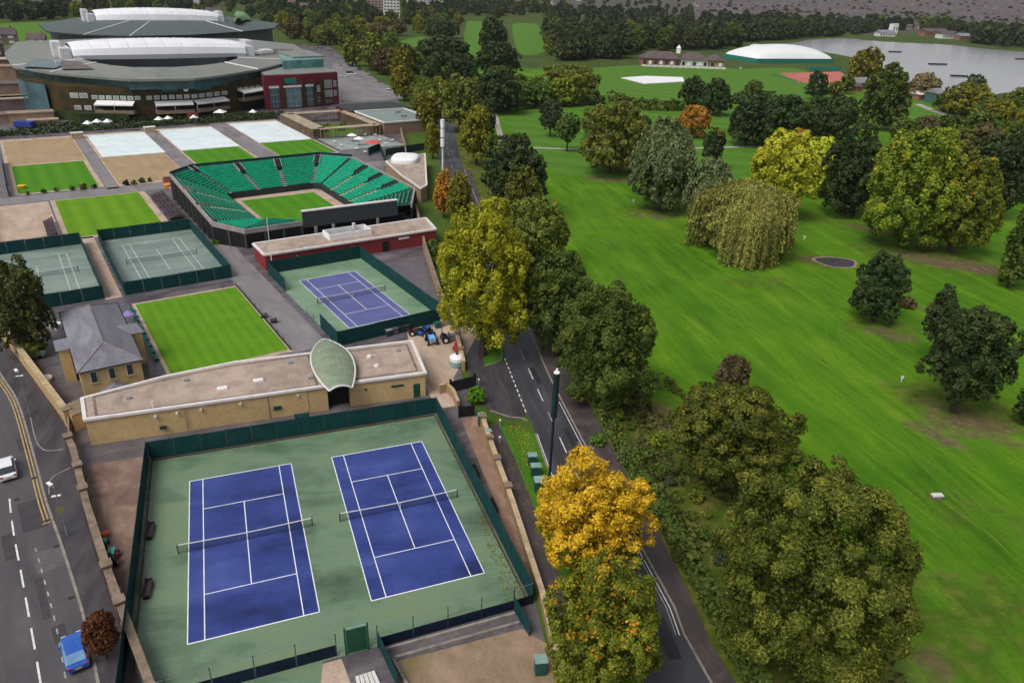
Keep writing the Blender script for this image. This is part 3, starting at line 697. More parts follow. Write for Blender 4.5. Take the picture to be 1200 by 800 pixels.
# ---------------------------------------------------------------- low brick pavilion with flat roof
pv = thing('sports_pavilion', 'long low yellow brick pavilion with flat gravel roof and leaf shaped canopy', 'pavilion', n3(4, 27))
HP = 3.75
A1 = [n2(-16.4, 22.9), n2(11.4, 22.6), n2(11.4, 32.4), n2(0.6, 32.7), n2(-8, 31.2), n2(-17.3, 28.2)]
A2 = [n2(14.3, 22.5), n2(24.4, 22.2), n2(25.0, 32.2), n2(14.3, 32.4)]
for P_, nm in ((A1, 'wall'), (A2, 'wall')):
    MB().prism(P_, 0, HP - .3).build(nm, M['brick_y'], pv)
    c = (sum(p[0] for p in P_) / len(P_), sum(p[1] for p in P_) / len(P_))
    q = [(p[0] + (c[0] - p[0]) * .012, p[1] + (c[1] - p[1]) * .012) for p in P_]
    MB().prism(q, HP - .28, HP - .12).build('roof', M['roof_gravel'], pv)
    mb = MB(); n = len(P_)
    for i in range(n):
        a_, b_ = P_[i], P_[(i + 1) % n]; L = math.dist(a_, b_); e = .17 / L
        mb.wall((a_[0] - (b_[0] - a_[0]) * e, a_[1] - (b_[1] - a_[1]) * e), (b_[0] + (b_[0] - a_[0]) * e * (1 if i % 2 else -1), b_[1] + (b_[1] - a_[1]) * e * (1 if i % 2 else -1)), .42, HP - .3, HP + (0.003 * i))
    mb.build('parapet', M['roof_edge'], pv)
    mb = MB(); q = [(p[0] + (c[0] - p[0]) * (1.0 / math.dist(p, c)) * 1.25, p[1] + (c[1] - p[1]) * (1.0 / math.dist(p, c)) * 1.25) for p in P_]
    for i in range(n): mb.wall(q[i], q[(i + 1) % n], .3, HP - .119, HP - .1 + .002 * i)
    mb.build('felt_shadow_margin', simple('dark_felt_shadow_margin', (.16, .125, .105), .95, .4, .8, 5), pv)  # dark strip: felt edge plus the parapet's shadow line put into its colour
MB().prism([n2(11.42, 23.6), n2(14.28, 23.6), n2(14.28, 31.5), n2(11.42, 31.5)], .02, 2.9).build('passage', M['dark'], pv)
# leaf shaped canopy : a ribbed shell that rises to a crest
cx, y0, y1 = 12.85, 20.3, 35.2
def halfw(t): return 2.75 * (math.sin(math.pi * min(1, max(0, .07 + .93 * t)) ** 0.85) ** .8) * (1 if t > .07 else 1)
rows = []; N_ = 26
for i in range(N_ + 1):
    t = i / N_; y = y0 + (y1 - y0) * t; w = max(.12, 2.75 * math.sin(math.pi * (.14 + .84 * t)) ** .75)
    rw = []
    for j in range(9):
        u = j / 8 * 2 - 1
        rw.append(n3(cx + u * w, y, 4.15 + 1.0 * (1 - u * u) * min(1, w / 2.75) + .55 * math.sin(math.pi * t) + (.035 if i % 2 else -.035)))
    rows.append(rw)
MB().grid(rows).build('canopy', M['canopy'], pv)
mb = MB()
for side in (0, 8):
    for i in range(N_): mb.tube(rows[i][side], rows[i + 1][side], .13, n=6)
for i in (0, N_):
    for j in range(8): mb.tube(rows[i][j], rows[i][j + 1], .13, n=6)
mb.build('canopy_rim', M['roof_edge'], pv)
for x, y in ((-1.2, 25.6), (3.2, 26.4)):
    f = MB().box(*n2(x, y), HP - .12, HP + .12, 1.25, .62, YN + 4).build('skylight', M['white'], pv)
    MB().box(*n2(x, y), HP + .12, HP + .2, 1.05, .44, YN + 4).build('skylight_dome', M['white'], f)
for x, y in ((18.6, 26.0), (18.2, 29)):
    MB().lathe(n3(x, y, HP - .12), [(.42, 0), (.42, .14), (.3, .3), (.05, .36)]).build('roof_light', M['offwhite'], pv)
MB().box(*n2(23.2, 22.26), .05, 2.15, .95, .08, YN).build('door', M['green_door'], pv)
for x, z, w_, h_ in ((20.6, 2.1, 1.7, .28), (5.0, 1.2, .95, .5), (-8.4, .9, .75, .45), (16.3, 2.3, .3, .2)):
    f = MB().box(*n2(x, 22.6 if x < 12 else 22.32), z, z + h_, w_, .16, YN - .6).build('window', M['green_door'], pv)
    MB().box(*n2(x, 22.5 if x < 12 else 22.22), z + .06, z + h_ - .06, w_ - .14, .02, YN - .6).build('pane', M['glass'], f)
for x in (-9.0, -6.6, -3.9, 0.7, 7.7, 15.4): MB().box(*n2(x, 22.55), 2.7, 2.95, .28, .3, YN).build('wall_lamp', M['offwhite'], pv)
for x, y in ((-12, 26.5), (-5.5, 29.2), (7.6, 30.3), (9.6, 25.2), (22.4, 29.6)):
    MB().box(*n2(x, y), HP - .12, HP + .18, .5, .5, YN).build('roof_vent', M['metal'], pv)
MB().tube(n3(-9.1, 23.3, HP), n3(-9.1, 23.3, HP + .8), .09).build('vent_pipe', M['white'], pv)
for x in (-5.7, 4, 8.9): MB().tube(n3(x, 22.62, .1), n3(x, 22.62, 3.3), .04, n=6).build('downpipe', M['coping_dark'], pv)

# ---------------------------------------------------------------- slate roofed house
hs_ = thing('slate_roofed_house', 'yellow brick house with grey hipped slate roof beside the striped lawn', 'house', m3(-40.3, -7))
ex0, ex1, ey0, ey1 = -44.2, -36.4, -18.0, 3.8
EZ, RZ = 5.0, 6.9
MB().prism(rect(MF, ex0 + .35, ey0 + .35, ex1 - .35, ey1 - .35), 0, EZ).build('wall', M['brick_ym'], hs_)
xm = (ex0 + ex1) / 2; hip = 3.9
e = [m3(ex0, ey0, EZ), m3(ex1, ey0, EZ), m3(ex1, ey1, EZ), m3(ex0, ey1, EZ)]; r1, r2 = m3(xm, ey0 + hip, RZ), m3(xm, ey1 - hip, RZ)
rf = MB().add(e + [r1, r2], [(0, 1, 4), (1, 2, 5, 4), (2, 3, 5), (3, 0, 4, 5), (3, 2, 1, 0)]).build('roof', M['slate'], hs_)
for a_, b_ in ((r1, r2), (e[0], r1), (e[1], r1), (e[2], r2), (e[3], r2)): MB().tube(a_, b_, .11, n=6).build('ridge_tile', M['ridge'], rf)
mb = MB()
for a_, b_ in zip(e, e[1:] + e[:1]): mb.tube(a_, b_, .08, n=6)
mb.build('gutter', M['dark'], rf)
# gabled wings on both sides
for sx, yy, w in ((ex0, -8.0, 1.9), (ex1, -7.2, 1.8)):
    o_ = -1 if sx == ex0 else 1
    MB().prism(rect(MF, min(sx, sx + o_ * 1.3), yy - w + .25, max(sx, sx + o_ * 1.3), yy + w - .25), 0, EZ - .05).build('wall', M['brick_ym'], hs_)
    pts = [m3(sx + o_ * 1.6, yy - w, EZ), m3(sx + o_ * 1.6, yy + w, EZ), m3(sx - o_ * .1, yy - w, EZ), m3(sx - o_ * .1, yy + w, EZ), m3(sx + o_ * 1.0, yy, EZ + .8), m3(sx - o_ * 1.9, yy, EZ + .94)]
    MB().add(pts, [(0, 1, 4), (0, 4, 5, 2), (1, 3, 5, 4)]).build('roof', M['slate'], hs_)
for x in (-42.4, -40.3, -38.2):
    f = MB().box(*MF(x, ey0 + .33), 3.1, 4.75, .82, .14, YM).build('window', M['offwhite'], hs_)
    MB().box(*MF(x, ey0 + .25), 3.2, 4.65, .66, .03, YM).build('pane', M['glass'], f)
    MB().box(*MF(x, ey0 + .28), 3.0, 3.08, 1.0, .22, YM).build('sill', M['coping'], f)
MB().add([m3(-42.0, ey0 + .35, 1.9), m3(-38.6, ey0 + .35, 1.9), m3(-42.0, ey0 - 1.0, 1.9), m3(-38.6, ey0 - 1.0, 1.9), m3(-40.3, ey0 + .35, 2.6), m3(-40.3, ey0 - .4, 2.6)], [(2, 3, 5), (0, 2, 5, 4), (3, 1, 4, 5)]).build('porch', M['slate'], hs_)
sb = thing('lean_to_shed', 'brown roofed lean-to between the house and the roadside wall', 'shed', n3(-21, 33))
_sh = [G(77, 474, 2.3), G(97, 465, 2.3), G(101, 481, 2.3), G(84, 488, 2.3)]
MB().prism([(p[0] * .98 + .02 * _sh[0][0], p[1] * .98 + .02 * _sh[2][1]) for p in _sh], 0, 2.2).build('wall', M['brick_y'], sb)
MB().prism(_sh, 2.21, 2.36).build('roof', simple('felt_roof', (.2, .15, .1), .9), sb)

# ---------------------------------------------------------------- boundary walls
def brick_boundary(name, label, pl, h, w, piers=(), cat='wall', mat=None, cop=None):
    r = thing(name, label, cat, pl[len(pl) // 2] + (0,))
    mb, mc = MB(), MB()
    for i, (a_, b_) in enumerate(zip(pl[:-1], pl[1:])):
        mb.wall(a_, b_, w, 0, h); mc.wall(a_, b_, w + .14, h, h + .12 + .003 * (i % 2))
    mb.build('wall', mat or M['brick_wall'], r); mc.build('coping', cop or M['coping'], r)
    for p in piers:
        yw = math.degrees(math.atan2(pl[-1][1] - pl[0][1], pl[-1][0] - pl[0][0]))
        q = MB().box(p[0], p[1], 0, h + .35, w + .3, w + .3, yw).build('pier', mat or M['brick_wall'], r)
        MB().box(p[0], p[1], h + .352, h + .5, w + .45, w + .45, yw).build('pier_cap', cop or M['coping_dark'], q)
off_in = lambda pl, d: offset(pl, d)
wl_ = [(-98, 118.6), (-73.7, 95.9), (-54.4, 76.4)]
brick_boundary('boundary_wall', 'yellow brown brick wall along the side road below the slate roofed house', wl_, 2.0, .6, [wl_[2]], mat=brickmat('sunlit_wall_brick', (.5, .35, .17), (.4, .27, .13), (.36, .28, .18), YM + 100))  # paler copy of the wall brick, sunlight on its face put into the colour
brick_boundary('boundary_wall', 'brown capped brick wall from the gateway down past the paired courts', [(-51.4, 71.2), (-49.7, 69.2), (-43.2, 59.9), (-35.9, 50.2), (-28.2, 40.5), (-20, 30.2)], 1.7, .55, [(-51.4, 71.2), (-47.3, 65.8), (-44.6, 61.9), (-36.5, 51), (-33.2, 46.8)], mat=brickmat('dark_wall_brick', (.2, .135, .095), (.15, .1, .075), (.17, .13, .1), 50), cop=M['coping_dark'])
gt = thing('yard_gate', 'low wooden gate between two stretches of side road wall', 'gate', (-52.9, 73.8, 0))
MB().wall((-54.1, 76.0), (-51.6, 71.6), .08, .1, 1.5).build('gate_leaf', M['brick_wall'], gt)
MB().wall((-54.1, 76.0), (-51.6, 71.6), .16, 1.5, 1.62).build('gate_head', M['coping_dark'], gt)
brick_boundary('boundary_wall', 'pale capped brick wall between brick path and main road pavement', [(-3.3, 80.0), (-2.5, 76.4), (0.8, 63.3), (3.8, 50.1), (5.1, 41.9), (8, 30)], 1.25, .42, [(-3.3, 80.0), (-2.2, 75.2), (-1.2, 71.0), (0.2, 65.8)])
brick_boundary('boundary_wall', 'low brick wall rising beside the lime tree towards the yard', [(-10.6, 114.3), (-9.2, 106.5), (-6.9, 94.5)], 1.6, .4, [(-10.6, 114.3), (-8.6, 103.6), (-7.6, 98.2)])
brick_boundary('boundary_wall', 'tall club wall in shade along the upper main road', [(-46, 286), (-38, 246), (-32, 211), (-25, 176), (-19, 146), (-12, 116)], 2.0, .35, mat=M['brick_wall'], cop=M['coping_dark'])
gw = thing('vehicle_gate', 'dark solid gate across the driveway behind the small round bush', 'gate', G(546, 462) + (0,))
a_, b_ = G(528, 460), G(556, 453)
MB().wall(a_, b_, .12, .05, 1.75).build('gate_leaf', simple('dark_gate', (.02, .015, .022), .6), gw)
for p in (a_, b_): MB().box(p[0], p[1], 0, 2.1, .3, .3, 20).build('gate_post', M['dark'], gw)
g2 = thing('path_gate', 'small black gate at the head of the brick path', 'gate', G(546, 488) + (0,))
a_, b_ = G(538, 489), G(555, 487)
MB().wall(a_, b_, .08, .05, 1.6).build('gate_leaf', M['dark'], g2)
for p in (a_, b_): MB().box(p[0], p[1], 0, 1.75, .2, .2, 20).build('gate_post', M['dark'], g2)
w2 = thing('garden_wall', 'short buff wall curving between yard and court corner', 'wall', G(528, 470) + (0,))
pl = [G(515, 461), G(524, 459), G(531, 466), G(537, 480)]; mb = MB(); mc = MB()
for p, q in zip(pl[:-1], pl[1:]): mb.wall(p, q, .3, 0, 1.3); mc.wall(p, q, .42, 1.3, 1.4)
mb.build('wall', M['brick_wall'], w2); mc.build('coping', M['coping'], w2)
# low kerb walls in front of the paired courts
kw = thing('retaining_kerb', 'low grey concrete edging around the earth yard in front of the courts', 'kerb wall', n3(16, -19))
for pl in ([n2(11.1, -22.5), n2(10.5, -19.2), n2(21.9, -19.1)],):
    mb = MB()
    for p, q in zip(pl[:-1], pl[1:]): mb.wall(p, q, .25, 0, .4)
    mb.build('edging', simple('grey_concrete', (.2, .185, .17), .85, .3), kw)
mb = MB().wall(n2(9.9, -18.0), n2(22, -17.9), .2, 0, .3); mb.build('edging', simple('pale_concrete', (.27, .25, .22), .85, .3), kw)

# ---------------------------------------------------------------- single blue court, grey-green courts
m2 = lambda x, y: MF(x, y)
fence('court_fence', 'dark green fence round the single pale blue court', [
    ([m2(-9.3, 8.2), m2(-9.3, 18), m2(9.4, 18.2), m2(9.5, -16.9), m2(-9.5, -17.3), m2(-9.4, -9.6)], 2.55, 2.5, M['screen']),
    ([m2(-9.4, -9.6), m2(-9.35, -3)], 1.0, .22, M['wire'])])
sheet('court_surround', rect(m2, -9.3, -17, 9.4, 18), 3, M['court_green_pale'])
court('pale blue court alone inside its green fence', m2, 0, 0, YM, M['court_blue_pale'])
net('net across the single pale blue court', m2, 0, 0)
for (x0, x1, y0, y1, ox, oy, lb, sd) in ((-33.7, -15.7, 19.4, 52.6, -24.6, 35.8, 'between the sandy path and the green stadium', 0), (-56, -37, 19.6, 52.4, -45.6, 36, 'beside the sandy path behind the dark tree', 1), (-70, -52.5, 55, 88, -61, 71, 'cut by the frame edge, lower one', 2)):
    sheet('court_surround', rect(m2, x0, y0, x1, y1), 3, M['court_grey'])
    fence('court_fence', 'dark green fence of the grey green court ' + lb, [([m2(x0, y0), m2(x0, y1), m2(x1, y1), m2(x1, y0), m2(x0, y0)], 2.55, 2.45, M['screen'])])
    court('weathered grey green court ' + lb, m2, ox, oy, YM, None, lw=.12, linemat=simple('faded_line%d' % sd, (.5, .53, .52), .8))
    net('net across the grey green court ' + lb, m2, ox, oy, .2)
fence('court_fence', 'dark fence at the frame edge beside the court lawns', [([m2(-47.6, 98), m2(-47.4, 138)], 2.6, 2.5, M['screen']), ([m2(-52.4, 89), m2(-52.4, 56)], 2.6, 2.5, M['screen'])])

# ---------------------------------------------------------------- sheets over the show courts
for i, (x0, y0, x1, y1, lb) in enumerate(((-22.4, 135.6, -4.8, 172, 'nearest the brown court'), (-.1, 136.2, 18, 173.6, 'in the middle of the row'), (25, 138.6, 43.2, 177, 'next to the pergola'))):
    n_ = 18; rows = []
    for j in range(n_ + 1):
        v = j / n_; rows.append([m3(x0 + (x1 - x0) * k / 10, y0 + (y1 - y0) * v, .04 + .09 * abs(math.sin(v * n_ * .5 * math.pi)) + .03 * math.sin(k * 2.1 + j)) for k in range(11)])
    mb = MB().grid(rows); o = mb.build('court_cover', M['cover']); tag(o, 'pale sheet stretched over the grass court ' + lb, 'court cover', 'rain covers over show courts')

# ---------------------------------------------------------------- red brick block with flat roof
rb = thing('flat_roofed_block', 'long dark red brick block with flat buff roof behind the single blue court', 'building', m3(9, 21))
P_ = [m2(-8.9, 20.6), m2(-8.9, 28.2), m2(28.4, 28.0), m2(27.4, 19.6)]
P_ = [m2(-9.1, 20.0), m2(-9.1, 27.4), m2(29.3, 27.6), m2(27.4, 19.4)]
MB().prism(P_, 0, 2.95).build('wall', M['brick_red'], rb)
c = (sum(p[0] for p in P_) / 4, sum(p[1] for p in P_) / 4)
MB().prism([(p[0] + (c[0] - p[0]) * .01, p[1] + (c[1] - p[1]) * .03) for p in P_], 2.955, 3.12).build('roof', M['roof_gravel'], rb)
mb = MB()
for i in range(4): mb.wall(P_[i], P_[(i + 1) % 4], .5, 2.96, 3.3 + .003 * i)
mb.build('parapet', M['roof_edge'], rb)
MB().box(*m2(15.6, 19.4), .05, 2.2, 1.3, .14, YM).build('door', M['dark'], rb)
MB().box(*m2(19.8, 19.36), 2.1, 2.5, 2.4, .12, YM).build('sign_panel', M['offwhite'], rb)
for x in (-3, 1, 5, 9, 12): MB().box(*m2(x, 19.93), 1.9, 2.1, .25, .12, YM).build('wall_lamp', M['offwhite'], rb)
pl_ = thing('rooftop_plant', 'white louvred plant enclosure on the flat buff roof', 'plant unit', m3(9.5, 24.5, 3.12))
for x, y, sx, sy in ((9.4, 22.6, 9.2, .2), (9.4, 26.2, 9.2, .2), (4.9, 24.4, .2, 3.4), (13.9, 24.4, .2, 3.4)): MB().box(*m2(x, y), 3.13, 4.3, sx, sy, YM).build('louvre_panel', M['white'], pl_)
for x in (6.6, 8.8, 11.6): MB().box(*m2(x, 24.4), 3.13, 3.95, 1.5, 1.9, YM).build('fan_unit', M['metal'], pl_)
MB().tube(m3(11.2, 25.2, 3.12), m3(11.2, 25.2, 5.2), .35).build('flue', M['offwhite'], pl_)
fp = thing('flagpole', 'bare white flagpole at the corner of the red brick block', 'flagpole', m3(-8.2, 19.0))
MB().tube(m3(-8.2, 19.0), m3(-8.2, 19.0, 10.2), .09, .05).build('pole', M['white'], fp)
MB().lathe(m3(-8.2, 19.0, 10.2), [(.05, 0), (.12, .08), (.05, .2)], 8).build('finial', M['white'], fp)
MB().lathe(m3(-8.2, 19.0), [(.3, 0), (.3, .25), (.12, .35)], 8).build('base', M['offwhite'], fp)

# ---------------------------------------------------------------- green seated stadium court
M['seat'] = simple('green_seat', (.013, .37, .215), 0.55, 0.25, 0.8, 5, 0.3)
M['terrace'] = simple('dark_terrace', (.035, .05, .052), 0.8, 0.3, 0.8, 4)
M['concrete'] = simple('stand_concrete', (.3, .27, .26), 0.85, 0.2, 0.5, 3)
M['dark_col'] = simple('dark_column', (.05, .05, .052), .8)
M['step'] = simple('beige_steps', (.42, .34, .24), 0.85, 0.2, 0.5, 3)
st = thing('stadium_court', 'open stadium with curved banks of bright green seats round a grass court', 'stadium', m3(9.5, 60))
OUT = [(3.5, 35.6), (-8.5, 34.6), (-13.4, 40.5), (-13.6, 79), (-8.0, 84.4), (26.6, 85.6), (33.5, 79.0), (34.2, 42.5), (29.5, 35.0)]
INN = [(0.8, 46.8), (-1.0, 47.2), (-2.2, 48.5), (-2.6, 71.8), (-1.2, 73.4), (20.2, 74.4), (21.6, 72.6), (21.6, 49.0), (20.6, 47.5)]
ZO = [3.4, 3.6, 4.3, 5.9, 6.0, 6.0, 6.0, 5.6, 4.2]
ZI = [1.1] * 9
NR = 14
def ringpt(k, t):
    return (INN[k][0] + (OUT[k][0] - INN[k][0]) * t, INN[k][1] + (OUT[k][1] - INN[k][1]) * t), ZI[k] + (ZO[k] - ZI[k]) * t
ter = MB()
for k in range(8):
    for r in range(NR):
        (a0, za0), (b0, zb0) = ringpt(k, r / NR), ringpt(k + 1, r / NR)
        (a1, za1), (b1, zb1) = ringpt(k, (r + 1) / NR), ringpt(k + 1, (r + 1) / NR)
        ter.add([m3(*a0, za0), m3(*b0, zb0), m3(*b0, zb1), m3(*a0, za1), m3(*a1, za1), m3(*b1, zb1)], [(0, 1, 2, 3), (3, 2, 5, 4)])
ter.build('terrace', M['terrace'], st)
# sections of seating: (edge index, from, to, colour)
SEC = [(0, .06, .94, 0), (1, .04, .96, 0), (2, .03, .30, 0), (2, .335, .64, 0), (2, .675, .97, 0), (3, .03, .97, 0), (4, .02, .305, 0), (4, .345, .625, 0), (4, .665, .98, 0), (5, .06, .95, 1), (6, .03, .28, 1), (6, .32, .54, 1), (6, .58, .78, 1), (6, .82, .985, 1), (7, .05, .95, 0)]
for k, u0, u1, dk in SEC:
    for r in range(NR - 1):
        t = (r + .5) / NR; t2 = (r + .95) / NR
        (a, za), (b, zb) = ringpt(k, t), ringpt(k + 1, t); (a2, _), (b2, _) = ringpt(k, t2), ringpt(k + 1, t2)
        _, zta = ringpt(k, (r + 1) / NR); _, ztb = ringpt(k + 1, (r + 1) / NR)
        L = math.dist(a, b) * (u1 - u0); n_ = max(1, int(L / .56)); mb = MB()
        for i in range(n_):
            w0, w1 = u0 + (u1 - u0) * (i + .08) / n_, u0 + (u1 - u0) * (i + .92) / n_
            q = lambda s, e, w: (s[0] + (e[0] - s[0]) * w, s[1] + (e[1] - s[1]) * w)
            z = zta + (ztb - zta) * w0
            p0, p1, p2, p3 = q(a, b, w0), q(a, b, w1), q(a2, b2, w1), q(a2, b2, w0)
            mb.add([m3(*p0, z + .40), m3(*p1, z + .40), m3(*p2, z + .42), m3(*p3, z + .42), m3(*p2, z + .86), m3(*p3, z + .86), m3(*p0, z + .1), m3(*p1, z + .1)], [(0, 1, 2, 3), (3, 2, 4, 5), (6, 7, 1, 0)])
        mb.build('seat_row', M['seat'], st)
# steps in the gangways and dark stairheads at their tops
for k, u in ((2, .317), (2, .657), (4, .325), (4, .645), (4, .99), (6, .30), (6, .56), (6, .80), (3, .99)):
    mb = MB()
    hi = 0.62 if k in (4, 6) else .8
    for r in range(NR):
        t0, t1 = r / NR, (r + 1) / NR
        if t1 > hi: break
        (a, za), (b, zb) = ringpt(k, t0), ringpt(k + 1, t0); (a1, za1), (b1, zb1) = ringpt(k, t1), ringpt(k + 1, t1)
        L = math.dist(a, b); h_ = .5 / L; z = za1 + (zb1 - za1) * u + .16
        q = lambda s, e, w: (s[0] + (e[0] - s[0]) * w, s[1] + (e[1] - s[1]) * w)
        mb.add([m3(*q(a, b, u - h_), z), m3(*q(a, b, u + h_), z), m3(*q(a1, b1, u + h_), z), m3(*q(a1, b1, u - h_), z), m3(*q(a, b, u - h_), z - .45), m3(*q(a, b, u + h_), z - .45)], [(0, 1, 2, 3), (4, 5, 1, 0)])
    mb.build('gangway_steps', M['step'] if k != 4 else M['concrete'], st)
    (a, za), (b, zb) = ringpt(k, hi + .02), ringpt(k + 1, hi + .02); (a1, za1), (b1, zb1) = ringpt(k, min(1, hi + .3)), ringpt(k + 1, min(1, hi + .3))
    q = lambda s, e, w: (s[0] + (e[0] - s[0]) * w, s[1] + (e[1] - s[1]) * w)
    p, p1 = m2(*q(a, b, u)), m2(*q(a1, b1, u)); z = za + (zb - za) * u; z1 = za1 + (zb1 - za1) * u
    vm = MB().wall(p, p1, 1.5, z - .6, z + .75, z1 - .6, z1 + .75).build('stairhead', M['dark'], st)
    nx_, ny_ = -(p1[1] - p[1]), (p1[0] - p[0]); l_ = math.hypot(nx_, ny_); nx_, ny_ = nx_ / l_ * .82, ny_ / l_ * .82
    for s_ in (-1, 1): MB().wall((p[0] + s_ * nx_, p[1] + s_ * ny_), (p1[0] + s_ * nx_, p1[1] + s_ * ny_), .14, z - .5, z + 1.0, z1 - .5, z1 + 1.0).build('side_wall', M['terrace'] if k == 6 else M['concrete'], vm)
# walls: outer skin, court surround wall, rails
mb, mc, mi = MB(), MB(), MB()
for k in range(8):
    a, b = OUT[k], OUT[k + 1]
    mb.wall(m2(*a), m2(*b), .3, 0, ZO[k] - .55, 0, ZO[k + 1] - .55)
    mc.wall(m2(*a), m2(*b), .34, ZO[k] - .547, ZO[k] + .45, ZO[k + 1] - .547, ZO[k + 1] + .45)
    mi.wall(m2(*INN[k]), m2(*INN[k + 1]), .2, 0, 1.6)
mb.build('undercroft', M['dark'], st)
for k in range(8):
    a, b = OUT[k], OUT[k + 1]; L = math.dist(a, b); n_ = max(1, round(L / 4.5))
    for i in range(n_):
        u = i / n_; MB().box(*m2(a[0] + (b[0] - a[0]) * u, a[1] + (b[1] - a[1]) * u), 0, ZO[k] + (ZO[k + 1] - ZO[k]) * u - .6, .45, .75, YM + math.degrees(math.atan2(b[1] - a[1], b[0] - a[0]))).build('column', M['dark_col'], st)
mc.build('outer_wall', M['concrete'], st); mi.build('court_wall', simple('court_wall', (.022, .03, .032), .8), st)
mb = MB()
for k in (3, 4, 5):
    mb.wall(m2(*OUT[k]), m2(*OUT[k + 1]), .45, ZO[k] + .46, ZO[k] + 1.0)
mb.build('top_screen', M['screen'], st)
fw = MB().wall(m2(4.0, 35.9), m2(26.0, 35.4), .7, 2.3, 5.75).build('back_wall', simple('charcoal_panel', (.045, .055, .062), .6, .15), st)
MB().wall(m2(3.9, 35.9), m2(26.1, 35.4), 1.0, 5.753, 6.0).build('wall_cap', M['roof_edge'], fw)
MB().wall(m2(1, 36.6), m2(28.5, 36.2), .5, 0, 2.29).build('undercroft', M['dark'], st)
for x in (6.5, 10.5, 21): MB().box(*m2(x, 35.2), 0, 2.3, .5, .5, YM).build('column', M['concrete'], st)
mb = MB()
for x in np.arange(-8, 3.5, 1.2): mb.tube(m3(x, 35.0, 3.6), m3(x, 35.0, 4.8), .03, n=5)
mb.tube(m3(-8.5, 35, 4.8), m3(3.6, 35.3, 4.8), .04, n=5)
mb.build('railing', simple('teal_rail', (.1, .3, .3), .5), st)
sheet('path_edge', rect(m2, -2.6, 47, 21.7, 74), 2, M['clay_path'])
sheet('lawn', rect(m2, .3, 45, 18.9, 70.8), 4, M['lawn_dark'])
bedo = MB()

# ---------------------------------------------------------------- pergola court, tea terrace, low buildings
pg = thing('pergola', 'square timber pergola round a small planted court', 'pergola', m3(57, 156))
tim = simple('weathered_timber', (.22, .16, .1), .85, .3, .5, 3)
pg0 = (45.6, 137.5, 67.5, 171)
x0, y0, x1, y1 = pg0
for a, b, w in (((x0, y0), (x0, y1), 5.0), ((x0, y1), (x1, y1), 4.0), ((x1, y1), (x1, y0), 3.0), ((x1, y0), (x0, y0), 3.6)):
    n_ = max(2, round(math.dist(a, b) / 1.3)); mb = MB()
    MB().wall(m2(*a), m2(*b), w, 3.35, 3.55).build('roof', simple('pergola_roof', (.33, .27, .19), .9, .25, .4, 3), pg)
    for s in (-w / 2 + .2, w / 2 - .2):
        ux, uy = (b[0] - a[0]) / math.dist(a, b), (b[1] - a[1]) / math.dist(a, b)
        for i in range(n_ + 1):
            x, y = a[0] + (b[0] - a[0]) * i / n_ - uy * s, a[1] + (b[1] - a[1]) * i / n_ + ux * s
            MB().box(*m2(x, y), 0, 3.34, .28, .28, YM).build('post', tim, pg)
sheet('lawn', rect(m2, 50, 141, 64, 163), 3, M['verge'])
sheet('terrace_floor', rect(m2, 45, 117, 68, 138), 3, streaky('wet_terrace', [(.3, (.16, .2, .19)), (.5, (.26, .3, .29)), (.7, (.42, .45, .44))], YM, 3, 1, .4, (.2, .6), 2.0))
dk = thing('dark_roofed_building', 'low red brick building with dark flat roof by the car park', 'building', m3(82, 172))
P_ = rect(m2, 69, 164.5, 94, 181)
MB().prism(P_, 0, 3.8).build('wall', M['brick_red'], dk)
MB().prism(rect(m2, 68.4, 163.9, 94.6, 181.6), 3.81, 4.2).build('roof', simple('dark_felt', (.035, .042, .045), .8, .25), dk)
for x in np.arange(72, 94, 3.6): MB().box(*m2(x, 164.45), 1.4, 2.9, 1.4, .16, YM).build('window', M['glass'], dk)
fl = thing('flat_roofed_hall', 'brown brick hall with pale wet flat roof beside the upper road', 'building', m3(80, 150))
P_ = rect(m2, 69.5, 136, 90.5, 162.5)
MB().prism(P_, 0, 4.0).build('wall', brickmat('brown_brick', (.26, .17, .13), (.2, .13, .1), (.22, .17, .14), YM), fl)
MB().prism(rect(m2, 70, 136.5, 90, 162), 4.005, 4.15).build('roof', M['court_grey'], fl)
mb = MB()
for i in range(4): mb.wall(P_[i], P_[(i + 1) % 4], .5, 4.01, 4.5 + .003 * i)
mb.build('parapet', M['roof_edge'], fl)
for y in np.arange(138.5, 160, 3.3): MB().box(*m2(69.45, y), .6, 3.0, .16, 1.5, YM).build('window', M['glass'], fl)
for x, y in ((82, 146), (84, 155)): MB().box(*m2(x, y), 4.15, 4.9, 2.4, 1.6, YM).build('roof_unit', M['metal'], fl)
tb = thing('clubhouse_annexe', 'buff flat roofed annexe behind the corner of the green stadium', 'building', m3(55, 96))
P_ = rect(m2, 44, 86, 62, 112)
P_ = [G(452, 190, 3.6), G(498, 181, 3.6), G(500, 218, 3.6), G(493, 222, 3.6), G(470, 206, 3.6)]
MB().prism(P_, 0, 3.55).build('wall', M['brick_wall'], tb)
c = (sum(p[0] for p in P_) / 5, sum(p[1] for p in P_) / 5)
MB().prism([(p[0] + (c[0] - p[0]) * .03, p[1] + (c[1] - p[1]) * .03) for p in P_], 3.555, 3.7).build('roof', M['roof_gravel'], tb)
mb = MB()
for i in range(5): mb.wall(P_[i], P_[(i + 1) % 5], .4, 3.56, 3.95 + .003 * i)
mb.build('parapet', M['roof_edge'], tb)
cc = G(475, 188, 3.7)
mq = thing('marquee', 'white rounded marquee standing on the buff annexe roof', 'marquee', cc + (3.7,))
mr = []
